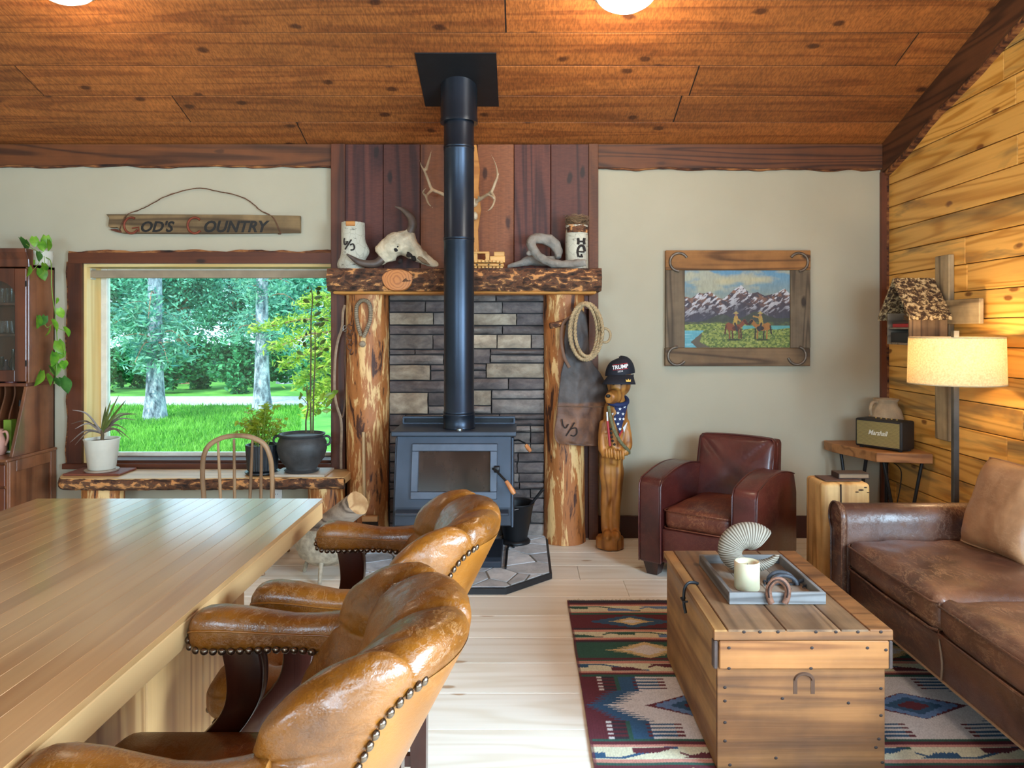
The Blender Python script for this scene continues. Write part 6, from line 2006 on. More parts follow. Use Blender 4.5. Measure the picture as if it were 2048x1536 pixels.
# ================================================================== woven rug
rx0, rx1, ry0, ry1 = .237, 1.95, 1.75, 4.0
NXr, NYr = 430, 450
Xr = np.linspace(rx0, rx1, NXr + 1); Yr = np.linspace(ry0, ry1, NYr + 1)
XX, YY = np.meshgrid(Xr, Yr)
YC = 2175.0 / 755                       # middle of the medallion band
D = YC + np.abs(YY - YC)                # the rug repeats towards the near end
zr = lambda z: 2175.0 / (530 + z / 4.438)      # distance of a stripe seen at that height in the close-up
CR = {'m': (92, 34, 46), 'g': (40, 84, 72), 'p': (196, 138, 124), 'c': (208, 206, 178), 'b': (42, 82, 116), 'w': (206, 204, 204), 'l': (96, 128, 176), 'd': (46, 42, 54), 't': (200, 178, 130)}
img = np.zeros(XX.shape + (3,))
img[:] = L3(CR['m'])
def band(z0, z1, col):
    a, c_ = zr(z1), zr(z0)
    put(((D > a) & (D <= c_)).astype(float), CR[col])
    return a, c_
for z0, z1, col in ((40, 84, 'd'), (84, 98, 'm'), (98, 112, 'p'), (112, 162, 'c'), (162, 172, 'p'), (172, 190, 'g'), (190, 308, 'm'), (308, 322, 'd'), (322, 342, 'p'), (342, 396, 'c'), (396, 410, 'p'), (410, 425, 'm'), (425, 435, 'd'), (435, 575, 'g'),
                    (575, 592, 'm'), (592, 604, 'g'), (604, 624, 'p'), (624, 696, 'c'), (696, 710, 'p'), (710, 726, 'm'), (726, 745, 'g'), (745, 1262, 'm')):
    band(z0, z1, col)
def zigzag(z0, z1, per, ph, cols):
    a, c_ = zr(z1), zr(z0)
    hgt = c_ - a
    inb = (D > a + .06 * hgt) & (D < c_ - .06 * hgt)
    t_ = (D - a) / hgt
    n_ = ((XX - rx0 + ph) / per)
    k_ = np.floor(n_).astype(int); f_ = n_ - k_
    line = np.interp(f_, [0, .28, .62, 1.0], [.1, .1, .9, .9])
    # diagonal vine line with stepped wings either side
    saw = (((XX * 180) % 1) - .5) * .10
    for ci, col in enumerate(cols):
        sel = (k_ % len(cols)) == ci
        put((inb & sel & (np.abs(t_ - np.interp(f_, [0, .12, .5, .9, 1.0], [.5, .88, .88, .12, .12])) < .09)).astype(float), CR[col])
        put((inb & sel & (t_ > .48 + saw) & (t_ < .92) & (f_ < .36) & (f_ > .02 + (.92 - t_) * .38 + saw * .4)).astype(float), CR[col])
        put((inb & sel & (t_ < .52 + saw) & (t_ > .10) & (f_ > .60) & (f_ < .98 - (t_ - .1) * .4 + saw * .4)).astype(float), CR[cols[(ci + 1) % len(cols)]])
zigzag(112, 162, .42, .05, 'glb')
zigzag(342, 396, .44, .30, 'mgl')
zigzag(624, 696, .40, .10, 'bmg')
def diamond(x, y, a, b_, col, steps=0.0):
    du = np.abs(XX - x); dv = np.abs(YY - y)
    s = dv / b_
    if steps:
        s = np.floor(s * steps) / steps + (.35 / steps) * ((s * steps) % 1)
    put(((du / a + s) < 1).astype(float), CR[col])
def comb(x, y, a, b_, col, teeth):
    """a star with long saw teeth pointing sideways"""
    du = np.abs(XX - x); dv = np.abs(YY - y)
    s = dv / b_
    tooth = 1 - ((s * teeth) % 1)
    lim = a * (1 - s) * (.55 + .45 * tooth)
    put(((s < 1) & (du < lim)).astype(float), CR[col])
for sgn in (-1, 1):
    ymar = zr(250); ym_ = YC + sgn * (ymar - YC)
    for x in (.237 + .30, .237 + 1.42):
        diamond(x, ym_, .20, .075, 'b', 5); comb(x, ym_, .115, .05, 't', 4); diamond(x, ym_, .05, .025, 'w')
    for x in (.86, 1.32):
        for dy in (-.03, .03):
            put(((np.abs(XX - x) < .06) & (np.abs(YY - ym_ - dy) < .006)).astype(float), CR['t'])
            for s2 in (-.085, .085):
                put(((np.abs(XX - x - s2) < .032) & (np.abs(YY - ym_ - dy) < .016)).astype(float), CR['g'])
    yg = YC + sgn * (zr(505) - YC)
    for x in (.237 + .325, .237 + 1.39):
        comb(x, yg, .20, .085, 't', 5); comb(x, yg, .12, .055, 'w', 4)
    for x in (.85, 1.33):
        for dy in (-.04, .035):
            put(((np.abs(XX - x) < .07) & (np.abs(YY - yg - dy) < .006)).astype(float), CR['t'])
            for s2 in (-.10, .10):
                put(((np.abs(XX - x - s2) < .03) & (np.abs(YY - yg - dy) < .022)).astype(float), CR['l'])
# medallions
a_m, c_m = zr(1262), zr(745)
hb = c_m - YC
inb = (np.abs(YY - YC) < hb)
for xm in (.68, 1.50):
    dv = np.abs(YY - YC)
    sgnx = 1
    du = np.abs(XX - xm)
    s = dv / hb
    tooth = 1 - ((s * 16) % 1)
    core = s < .50
    limb = .55 * (1 - s * .62) + .05 * tooth
    put((inb & core & (du < .40 * (1 - s * .55) + .05 * tooth)).astype(float), CR['b'])
    put((inb & ~core & (du < .30)).astype(float), CR['b'])
    put((inb & ~core & (du < .30) & (du > .285)).astype(float), CR['g'])
    put((inb & core & (du < .30 * (1 - s * .80) + .075 * tooth)).astype(float), CR['w'])
    put((inb & ~core & (du < .125)).astype(float), CR['w'])
    bars = ((s - .5) * 9) % 1
    put((inb & ~core & (du > .125) & (du < .215) & (bars < .52)).astype(float), CR['w'])
    put((inb & ~core & (du > .10) & (du < .125) & (bars >= .52)).astype(float), CR['m'])
    put((inb & ~core & (du > .215) & (du < .228) & (bars >= .5)).astype(float), CR['m'])
    put((inb & ~core & (du > .355) & (du < .375) & (bars < .5)).astype(float), CR['w'])
    put((inb & ~core & (du > .30) & (du < .355) & (bars < .5)).astype(float), CR['d'])
    dh = hb * .42
    diamond(xm, YC, .21, dh, 'm'); diamond(xm, YC, .17, dh * .92, 'l', 6); diamond(xm, YC, .11, dh * .62, 'b', 5); diamond(xm, YC, .06, dh * .34, 'm', 3)
put((XX < rx0 + .010).astype(float) * .7, CR['m']); put((XX > rx1 - .010).astype(float) * .7, CR['m'])
img *= (.86 + .28 * RNG.random(XX.shape))[..., None] * (.94 + .12 * vfbm(XX * 7, YY * 40, 9))[..., None]
Z_ = .0085 + .0016 * (vfbm(XX * 6, YY * 6, 4) - .5) + .0006 * np.sin(XX * 2200)
wav = .006 * (vfbm(YY * 3, XX * 0, 21) - .5)
V = np.stack([XX + wav * (np.abs(XX - 1.09) / .85), YY + .012 * (vfbm(XX * 4, YY * 2, 31) - .5), Z_], -1).reshape(-1, 3)
_, Fc = grid(NXr, NYr, lambda u, w_: (0, 0, 0))
rug = thing('woven_rug', 'geometric woven wool rug in maroon, teal and cream under the chest', 'rug', (1.09, 2.9, 0))
ro = mk('pile', (V, Fc), None, rug, smooth=180)
ca = ro.data.color_attributes.new('dye', 'FLOAT_COLOR', 'POINT')
ca.data.foreach_set('color', np.concatenate([img.reshape(-1, 3), np.ones((img.shape[0] * img.shape[1], 1))], 1).astype(np.float32).ravel())
ro.data.materials.append(attr_mat('rug_wool', 'dye', .95, .4, 600))
mk('backing', box(rx0 + .002, rx1 - .002, ry0 + .008, ry1 - .008, .001, .0065), plain('rug_backing', (90, 60, 56), .95), rug)
rs = random.Random(12)
fr_ = []
x = rx0 + .004
while x < rx1:
    for y0_, s in ((ry1 - .006, 1), (ry0 + .006, -1)):
        l = rs.uniform(.022, .045)
        fr_.append(tube([(x, y0_, .007), (x + rs.uniform(-.006, .006), y0_ + s * l * .5, .006), (x + rs.uniform(-.014, .014), y0_ + s * l, .003)], .0018, 4))
    x += .008
mk('fringe', join(*fr_), plain('rug_fringe', (214, 204, 184), .9), rug, kind='stuff')

# ================================================================== wooden chest
RZ = .0105
TX0, TX1, TY0, TY1, TZ = .622, 1.206, 2.438, 3.316, .475
MCHF = wood('chest_pine_front', (162, 106, 58), (104, 62, 30), 'x', .55, rings=9, knots=.0, vary=.08, mott=.3, contrast=1.5, stain=(70, 44, 28), stain_amt=.6, bump=.25)
MCHT = wood('chest_pine_top', (150, 114, 80), (104, 74, 50), 'y', .5, rings=6, knots=.05, vary=.08, contrast=1.4, mott=.35, stain=(96, 72, 54), stain_amt=.6, bump=.2)
MCHS = wood('chest_pine_side', (186, 138, 80), (140, 94, 50), 'y', .55, rings=4, knots=.03, vary=.05, mott=.3, stain=(134, 110, 96), stain_amt=.7, bump=.2)
chs = thing('wooden_chest', 'old pine blanket chest used as coffee table on the rug', 'chest', ((TX0 + TX1) / 2, 2.88, RZ))
bx0, bx1, by0, by1 = TX0 + .014, TX1 - .022, TY0 + .012, TY1 - .012
t_ = .02
mk('front_board', box(bx0, bx1, by0, by0 + t_, RZ + .001, TZ - .036, .002), MCHF, chs)
mk('front_batten', box(bx0 + .004, bx1 + .008, by0 - .012, by0 - .0005, TZ - .128, TZ - .0365, .003), wood('chest_batten', (178, 116, 62), (134, 80, 38), 'x', .5, rings=9, vary=.02, mott=.2), chs)
mk('side_board', box(bx0, bx0 + t_, by0 + t_ + .001, by1, RZ + .001, TZ - .036, .002), MCHS, chs)
mk('side_board', box(bx1 - t_, bx1, by0 + t_ + .001, by1, RZ + .001, TZ - .036, .002), MCHS, chs)
mk('back_board', box(bx0 + t_ + .001, bx1 - t_ - .001, by1 - t_, by1, RZ + .001, TZ - .036, .002), MCHS, chs)
mk('bottom_board', box(bx0 + t_, bx1 - t_, by0 + t_, by1 - t_, RZ + .002, RZ + .02), MCHS, chs)
MCAPS = plain('dark_corner_strip', (72, 56, 50), .6, var=.3, scale=25)
for a in (TX0 + .0, TX1 - .014):
    mk('corner_strip', box(a, a + .013, by0 - .012, by0 + .02, TZ - .128, TZ - .037, .003), MCAPS, chs)
# lid: frame boards and three inner boards with gaps
lz0 = TZ - .035
lid = mk('lid', box(TX0, TX1, TY0, TY0 + .018, lz0, TZ - .004, .003), MCHF, chs)
mk('lid_cleat', box(TX0, TX1, TY1 - .018, TY1, lz0, TZ - .004, .003), MCHF, lid)
cutsx = [TX0, TX0 + .045, TX0 + .235, 1.035, 1.128, TX1]
for i in range(5):
    y0_ = TY0 + .0 if i not in (0, 4) else TY0
    mk('lid_board', box(cutsx[i] + .001, cutsx[i + 1] - .0012, TY0 + .0005, TY1 - .0005, TZ - .022, TZ - (0 if i else .001), .0025), MCHT if 0 < i < 4 else MCHF if i == 4 else MCHS, lid)
# nail heads and wear marks
rs = random.Random(21)
nm_ = mesh_of('nail_head', lathe([(1, 0), (.9, .25), (0, .3)], (0, 0, 0), 10), plain('rusty_nail', (46, 30, 24), .7))
pos = []
for px, py in ((1458, 1296), (1458, 1337), (1624, 1296), (1622, 1337), (1735, 1296), (1772, 1300), (1450, 1375), (1450, 1402), (1450, 1445), (1450, 1482), (1762, 1377), (1762, 1431), (1758, 1478), (1752, 1495), (1565, 1397), (1697, 1406), (1552, 1516), (1460, 1530), (1765, 1525)):
    yy = by0 - .0125 if py < 1345 else by0 - .0005
    pos.append(P(px, py, yy))
for px in (1488, 1520, 1556, 1632, 1672, 1716, 1762):
    pos.append(P(px, 1264, TY0 - .0005))
for p in pos:
    inst('nail_head', nm_, chs, p, (PI / 2, 0, 0), (.006, .005, .004))
c_ = P(1608, 1372, by0)
mk('handle_mark', join(tube([(c_[0] + .028 * math.cos(a), by0 - .0004, c_[2] + .02 + .02 * math.sin(a)) for a in np.linspace(0, PI, 16)], .006, 6, flat=1.0), box(c_[0] - .035, c_[0] - .022, by0 - .001, by0, c_[2] - .026, c_[2] + .022), box(c_[0] + .022, c_[0] + .035, by0 - .001, by0, c_[2] - .026, c_[2] + .022)), plain('scorched_wood', (82, 52, 32), .7), chs)
# iron hasp
hp = [P(1383, 1150, 2.9), P(1372, 1147, 2.88), P(1362, 1152, 2.86), P(1358, 1165, 2.85)]
hy = 2.86
hxx = TX0 - .006
hs_ = mk('hasp', tube(spline([(TX0 + .05, hy + .01, TZ + .004), (TX0 + .03, hy, TZ + .012), (TX0 + .008, hy - .008, TZ + .012), (hxx, hy - .008, TZ - .01), (hxx - .003, hy - .01, TZ - .06), (hxx + .004, hy - .012, TZ - .10)], 5), .006, 8, flat=.6), MW['black'], chs, smooth=60)
mk('staple', tube([(hxx + .008, hy - .03, TZ - .05), (hxx - .01, hy - .03, TZ - .05), (hxx - .01, hy + .01, TZ - .05), (hxx + .008, hy + .01, TZ - .05)], .004, 6), MW['black'], hs_)

# tray and the things on it
MTRAY = wood('whitewashed_tray', (140, 138, 134), (98, 93, 88), 'y', .7, rings=8, vary=.08, mott=.25, bump=.3)
MTRAYX = wood('whitewashed_tray_end', (142, 140, 138), (100, 96, 94), 'x', .7, rings=8, vary=.08, mott=.25, bump=.3)
ax0, ax1, ay0, ay1 = .733, 1.077, 2.66, 3.118
tz = TZ + .0012
ty_ = thing('wooden_tray', 'grey whitewashed rectangular wooden tray on the chest lid', 'tray', ((ax0 + ax1) / 2, (ay0 + ay1) / 2, tz))
for i in range(4):
    w_ = (ax1 - ax0 - .03) / 4
    mk('bottom_slat', box(ax0 + .015 + w_ * i + .0006, ax0 + .015 + w_ * (i + 1) - .0006, ay0 + .016, ay1 - .016, tz, tz + .009, .001), wood('tray_slat', (158, 140, 122), (112, 96, 82), 'y', .7, rings=8, vary=.1, mott=.3), ty_)
mk('side', box(ax0, ax0 + .016, ay0 + .016, ay1 - .016, tz, tz + .042, .002), MTRAY, ty_)
mk('side', box(ax1 - .016, ax1, ay0 + .016, ay1 - .016, tz, tz + .042, .002), MTRAY, ty_)
mk('end', box(ax0, ax1, ay0, ay0 + .016, tz, tz + .042, .002), MTRAYX, ty_)
mk('end', box(ax0, ax1, ay1 - .016, ay1, tz, tz + .042, .002), MTRAYX, ty_)
tb = tz + .0095
cx_, cy_ = PX(1494, 2.80), 2.80
cd = thing('pillar_candle', 'cream pillar candle on the tray in front of the horn', 'candle', (cx_, cy_, tb))
MWAX = plain('cream_wax', (204, 196, 164), .45, var=.03, Subsurface_Weight=.3)
mk('wax', lathe([(0, 0), (.044, 0), (.046, .004), (.046, .098), (.043, .102), (.036, .098), (.032, .085), (0, .082)], (cx_, cy_, tb), 40), MWAX, cd, smooth=40)
mk('wick', tube([(cx_, cy_, tb + .08), (cx_ + .002, cy_, tb + .092)], .0015, 5), MINK, cd)
# ram's horn: a tapering ridged spiral
MRAM = None
b = NB('ram_horn'); v_ = b.coords(rnd=False)
at = b.n('Attribute'); at.attribute_name = 'ridge'
MRAM = b.fin(b.mix(b.math('MULTIPLY', b.noise(v_, 60, 4), .35), b.ramp(at.outputs['Fac'], [(0.1, lin(84, 72, 58)), (.5, lin(146, 136, 118)), (1, lin(180, 172, 156))]), lin(120, 104, 88)), .7)
yh = 2.985
C0 = Vector(P(1494, 1117, yh))
rings, rid_ = [], []
NRh = 300
for i in range(NRh + 1):
    t_ = i / NRh
    ang = math.radians(38 + 318 * t_)
    R = .064 + .006 * t_ if t_ < .8 else .0688 + .40 * (t_ - .8) ** 1.5
    p = C0 + Vector((R * math.cos(ang) * 1.0, -.075 * t_ + .03, R * math.sin(ang) * .80 + .004))
    r_ = .066 * (1 - t_) ** .62 + .010
    rg_ = .5 + .5 * math.sin(i * 1.05 + 1.2 * fbm(i * .08, 1)) 
    r2 = r_ * (1 + .026 * rg_)
    er = Vector((math.cos(ang), 0, math.sin(ang) * .9)); eb = Vector((0, 1, 0))
    ring = []
    for k_ in range(18):
        q = 2 * PI * k_ / 18
        sq = 1.0 + .10 * math.cos(3 * q)
        ring.append(p + (er * math.cos(q) * .80 + eb * math.sin(q) * .85) * r2 * sq)
        rid_.append(rg_)
    rings.append(ring)
low = min(p.z for r in rings for p in r)
rings = [[Vector((p.x, p.y, p.z + (tb + .001 - low))) for p in r] for r in rings]
rh = mk('ram_horn', loft(rings), MRAM, None, smooth=70, label='curled ridged ram horn standing on the tray behind the candle', cat='horn')
ra = rh.data.attributes.new('ridge', 'FLOAT', 'POINT')
ra.data.foreach_set('value', rid_)
MRST = metal('rusty_horseshoe', (132, 92, 72), .55, .5, 50, .4, .3)
c_ = P(1556, 1186, ay0 - .008)
pts = spline([(1543, 1207), (1538, 1192), (1538, 1176), (1546, 1164), (1556, 1160), (1567, 1164), (1575, 1176), (1575, 1192), (1570, 1207)], 5)
hs2 = thing('horseshoe', 'rusty horseshoe leaning against the front of the tray', 'horseshoe', (c_[0], ay0 - .01, tz))
mk('iron', tube([(p_[0], p_[1] + .0 + (.0), p_[2]) for p_ in [P(a, b_, ay0 - .012) for a, b_ in pts]], .0115, 8, flat=.55, up=(1, 0, 0)), MRST, hs2, smooth=60)
mk('fuller_groove', tube([P(a, b_, ay0 - .0195) for a, b_ in pts[4:-4]], .003, 6), plain('groove_dark', (58, 38, 30), .8), hs2, smooth=60)
MTRAP = metal('steel_trap', (66, 66, 70), .6, .6, 40, .3, .1)
tp = thing('steel_trap', 'small dark steel leg trap on the tray behind the horseshoe', 'trap', P(1568, 1160, 2.85)[:2] + (tb,))
jx, jy, jz = PX(1566, 2.84), 2.84, tb + .004
for s, (r0, y_) in enumerate(((.05, .02), (.048, -.02))):
    mk('jaw', tube([(jx + r0 * math.cos(a) , jy + y_ + .012 * math.sin(a), jz + .034 * math.sin(a)) for a in np.linspace(0, PI, 14)], .0075, 6, flat=.45), MTRAP, tp, smooth=60)
mk('base_bar', box(jx - .062, jx + .062, jy - .008, jy + .008, tb + .0003, tb + .007, .001), MTRAP, tp)
mk('cross_bar', box(jx - .012, jx + .006, jy - .075, jy + .06, tb + .007, tb + .012, .001), MTRAP, tp)
mk('pan', lathe([(0, 0), (.018, 0), (.018, .003), (0, .003)], (jx, jy, tb + .014), 16), MTRAP, tp)
mk('spring', tube(spline([(jx + .055, jy, tb + .008), (jx + .075, jy - .01, tb + .02), (jx + .08, jy - .03, tb + .01), (jx + .06, jy - .04, tb + .006)], 4), .007, 6, flat=.4), MTRAP, tp, smooth=60)
mk('chain_stub', tube(spline([(jx - .055, jy, tb + .008), (jx - .07, jy + .01, tb + .012), (jx - .075, jy - .02, tb + .006)], 4), .004, 6), MTRAP, tp, smooth=60)

# ================================================================== club armchair
MOX = leather('oxblood_leather', (96, 40, 34), (58, 20, 20), .36, (150, 92, 64), .25, 3.0, coat=.3, crease=.2)
MOXW = leather('oxblood_leather_worn', (128, 66, 42), (72, 28, 24), .40, (190, 132, 84), .6, 4.0, coat=.25, crease=.3)
beta = math.radians(-36)
fl_ = Vector((.691, 4.47)); 
W_, Dp = .713, .80
fx_, fy_ = Vector((math.cos(beta), math.sin(beta))), Vector((-math.sin(beta), math.cos(beta)))
mid = fl_ + fx_ * W_ / 2 + fy_ * Dp / 2
ac = thing('club_armchair', 'oxblood leather club armchair against the white back wall', 'armchair', (mid.x, mid.y, 0), local=True, rotz=beta)
hw_, hd = W_ / 2, Dp / 2
aw = .145
for s in (-1, 1):
    x0_, x1_ = (-hw_, -hw_ + aw) if s < 0 else (hw_ - aw, hw_)
    prof = [(-hd, .075), (-hd - .004, .30), (-hd, .535)]
    prof += [(-hd + .03 + (Dp - .14) * q, .548 + .075 * math.sin(PI * (q * .80 + .10))) for q in np.linspace(0, 1, 14)]
    prof += [(hd - .06, .45), (hd - .06, .075)]
    arm = mk('arm', prism(prof, 'x', x0_, x1_, .018, 3), MOX, ac, smooth=60)
    pp_ = [(-hd - .002, .08), (-hd - .006, .30), (-hd - .002, .53)] + prof[3:-2]
    for xx in (x0_ + .012, x1_ - .012):
        mk('piping', tube([(xx + (-.009 if xx < (x0_ + x1_) / 2 else .009), p[0] + (-.0 if i > 2 else .004), p[1] - (.003 if i > 2 else 0)) for i, p in enumerate(pp_)], .0045, 6), MOX, arm, smooth=60)
mk('front_rail', box(-hw_ + aw - .004, hw_ - aw + .004, -hd + .015, -hd + .08, .085, .285, .012, 2), MOX, ac, smooth=50)
cush = cushion((0, -.055, .345), (hw_ - aw - .006, .325, .062), .04, 18, (0, .012, .028), .003, 3)
sc2 = mk('seat_cushion', cush, MOXW, ac, smooth=180)
for zz in (.395, .295):
    r_ = hw_ - aw - .010
    mk('piping', tube([(-r_, .2, zz), (-r_, -.375, zz), (-r_ + .02, -.388, zz), (r_ - .02, -.388, zz), (r_, -.375, zz), (r_, .2, zz)], .004, 6), MOXW, sc2, smooth=60)
# back: leaning padded panel inside a boxed shell
def lean_(g, y0_, ang):
    c2, s2_ = math.cos(ang), math.sin(ang)
    return [(p[0], y0_ + (p[1]) * c2 + p[2] * s2_, p[2] * c2 - p[1] * s2_ + .33) for p in g[0]], g[1]
bw_ = hw_ - .10
g = cushion((0, .07, .225), (bw_, .075, .245), .045, 26, (0, .03, .012), .0)
V = []
for (x, y, z) in g[0]:
    if y < .07:                                # pulled diagonals on the cushion face
        d1 = abs((x / bw_) - (z - .225) / .245); d2 = abs((x / bw_) + (z - .225) / .245)
        y += .010 * math.exp(-(d1 / .06) ** 2) * min(1, abs(x) / .1) + .010 * math.exp(-(d2 / .06) ** 2) * min(1, abs(x) / .1)
        y += .016 * math.exp(-((x) ** 2 + (z - .21) ** 2) / .0025)
        if x > .02: y += .006 * math.sin(x * 70 + z * 50) * math.exp(-((x - .13) / .09) ** 2 - ((z - .15) / .1) ** 2)
    tw_ = 1 - .02 * (z / .47)
    V.append((x * tw_, y, z))
bk_ = mk('back_cushion', lean_((V, g[1]), .13, math.radians(15)), MOX, ac, smooth=180)
mk('back_frame', prism([(.215, .085), (.225, .40), (.285, .752), (.335, .77), (.365, .745), (.345, .40), (.335, .085)], 'x', -hw_ + .10, hw_ - .10, .014, 3), MOX, ac, smooth=60)
pr_ = []
r_ = bw_ - .012
for q in ((-r_, .0, .03), (-r_, 0, .25), (-r_, 0, .42), (-r_ + .012, 0, .45), (-r_ + .04, 0, .462), (0, 0, .47), (r_ - .04, 0, .462), (r_ - .012, 0, .45), (r_, 0, .42), (r_, 0, .25), (r_, 0, .03)): pr_.append(q)
pg = tube(spline(pr_, 3), .0045, 6)
mk('piping', lean_(([(p[0], p[1] + .012, p[2]) for p in pg[0]], pg[1]), .13, math.radians(15)), MOX, bk_, smooth=60)
for s in (-1, 1):
    for y_ in (-hd + .06, hd - .12):
        xq = s * (hw_ - .075)
        mk('foot', loft([[(xq + dx * w_, y_ + dy * w_, z) for dx, dy in ((-1, -1), (1, -1), (1, 1), (-1, 1))] for z, w_ in ((.002, .032), (.085, .05))]), MDARKW, ac)

# ================================================================== leather sofa along the right wall
MSO = leather('brown_sofa_leather', (110, 70, 50), (54, 30, 26), .34, (190, 146, 108), .55, 3.2, coat=.3, crease=.3)
MSOW = leather('worn_sofa_leather', (124, 80, 56), (70, 40, 31), .36, (206, 160, 118), .7, 4.2, coat=.3, crease=.35)
so = thing('leather_sofa', 'long distressed brown leather sofa with rolled arm along right wall', 'sofa', (1.95, 2.7, 0))
SX0, SX1 = 1.49, 2.47
yA = 3.49
apr = [(yA, .17), (yA, .545), (yA + .008, .585), (yA + .03, .617), (yA + .065, .632), (yA + .105, .622), (yA + .135, .592), (yA + .14, .555), (yA + .12, .525), (yA + .115, .50), (yA + .115, .17)]
arm = mk('rolled_arm', prism(apr, 'x', SX0 + .015, SX1 - .02, .012, 2), MSO, so, smooth=60)
fpr = [(yA - .004, .17), (yA - .004, .545)] + [(yA + .067 + .075 * math.cos(a), .562 + .074 * math.sin(a)) for a in np.linspace(PI * .95, -.5, 16)] + [(yA + .118, .50), (yA + .118, .17)]
mk('arm_front', prism(fpr, 'x', SX0 - .004, SX0 + .018, .006, 2), MSO, arm, smooth=60)
mk('piping', tube([(SX0 - .006, p[0], p[1]) for p in fpr], .005, 6), MSO, arm, smooth=60)
ynear = 1.86
apr2 = [(2 * ((yA + ynear) / 2) - p[0], p[1]) for p in apr]
arm2 = mk('rolled_arm', prism(apr2[::-1], 'x', SX0 + .015, SX1 - .02, .012, 2), MSO, so, smooth=60)
mk('arm_front', prism([(yA + ynear - p[0], p[1]) for p in fpr][::-1], 'x', SX0 - .004, SX0 + .018, .006, 2), MSO, arm2, smooth=60)
ysm = 2.737
for i, (ya_, yb3) in enumerate(((ysm, yA - .004), (ynear + .004, ysm))):
    c_ = ((SX0 + 2.22) / 2 + .018, (ya_ + yb3) / 2, .408)
    cu_ = cushion(c_, ((2.22 - SX0) / 2, (yb3 - ya_) / 2 - .001, .072), .045, 24, (.014, .0, .022), .004, 3 + i * 5)
    V = []
    for (x, y, z) in cu_[0]:
        if z > .42:
            z += .004 * math.sin(x * 34 + 6 * fbm(x * 3, y * 3)) * min(1, abs(y - ysm) * 6) - .018 * math.exp(-((y - ysm) / .05) ** 2) * (x > 1.56)
        V.append((x, y, z))
    sc3 = mk('seat_cushion', (V, cu_[1]), MSOW, so, smooth=180)
    for zz in (.452, .352):
        mk('piping', tube([(SX0 + .03, ya_ + .004, zz), (SX0 + .012, ya_ + .03, zz), (SX0 + .002, (ya_ + yb3) / 2, zz + .002), (SX0 + .012, yb3 - .03, zz), (SX0 + .03, yb3 - .004, zz)], .005, 6), MSOW, sc3, smooth=60)
fr2 = mk('front_rail', box(SX0 + .03, SX0 + .10, ynear, yA, .17, .335, .012, 2), MSO, so, smooth=50)
mk('piping', tube([(SX0 + .03, ynear + .01, .178), (SX0 + .03, yA - .01, .178)], .005, 6), plain('pale_piping', (150, 118, 88), .6), fr2, smooth=60)
mk('seam', tube(spline([(SX0 + .026, ysm - .02, .18), (SX0 + .024, ysm - .03, .25), (SX0 + .026, ysm - .005, .325)], 4), .004, 6), plain('pale_piping2', (120, 90, 66), .6), fr2, smooth=60)
mk('underframe', box(SX0 + .11, SX1, ynear - .10, yA + .11, .13, .335, .01), MSO, so)
mk('back', cushion((2.37, (ynear + yA) / 2 - .03, .56), (.11, (yA - ynear) / 2 - .04, .31), .06, 14, (.01, 0, .01)), MSO, so, smooth=180)
for x_ in (SX0 + .10, SX1 - .08):
    for y_ in (ynear - .03, yA + .04):
        mk('foot', lathe([(.028, .0102 if x_ < 1.9 and y_ < 3.5 else .001), (.036, .08), (.034, .17), (.0, .17)], (x_, y_, 0), 20), MDARKW, so, smooth=60)
# pillow
MPIL = leather('tan_hide', (186, 136, 94), (150, 104, 70), .4, (212, 170, 128), .3, 6.0, coat=.2, crease=.2)
BL, BR = Vector((1.955, 3.40, .492)), Vector((2.0, 3.02, .492))
TL, TR = Vector((2.105, 3.43, .862)), Vector((2.15, 3.05, .862))
nrm = (BR - BL).cross(TL - BL).normalized()
if nrm.x > 0: nrm = -nrm
def pil(u, w_, s):
    p = BL * (1 - u) * (1 - w_) + BR * u * (1 - w_) + TL * (1 - u) * w_ + TR * u * w_
    f_ = ((1 - (2 * u - 1) ** 4) * (1 - (2 * w_ - 1) ** 4))
    cxx = (BL + BR + TL + TR) / 4
    pinch = .045 * (abs(2 * u - 1) ** 2 + abs(2 * w_ - 1) ** 2 - 2 * abs((2 * u - 1) * (2 * w_ - 1)) ** 1.0) * .5
    p = p + (cxx - p) * pinch
    wr_ = .006 * fbm(u * 6, w_ * 6, 3) * (1 - f_) + .004 * fbm(u * 4, w_ * 4, 8)
    cr_ = .004 * math.exp(-((w_ - .52 + .1 * u) / .012) ** 2)
    return tuple(p + nrm * s * (.082 * f_ ** .6 + wr_ - cr_ + .002) + Vector((.035, 0, .004)))
g1 = grid(34, 34, lambda u, w_: pil(u, w_, 1)); g2 = grid(34, 34, lambda u, w_: pil(u, w_, -1))
plw = thing('throw_pillow', 'square tan hide throw pillow leaning in the sofa corner', 'pillow', (2.05, 3.2, .49))
mk('cover', join(g1, (g2[0], [q[::-1] for q in g2[1]])), MPIL, plw, smooth=180)
ed = [pil(i / 20, 0, .5) for i in range(21)] + [pil(1, i / 20, .5) for i in range(1, 21)] + [pil(1 - i / 20, 1, .5) for i in range(1, 21)] + [pil(0, 1 - i / 20, .5) for i in range(1, 20)]
mk('edge_piping', tube(ed, .005, 6, closed=True), MPIL, plw, smooth=60)

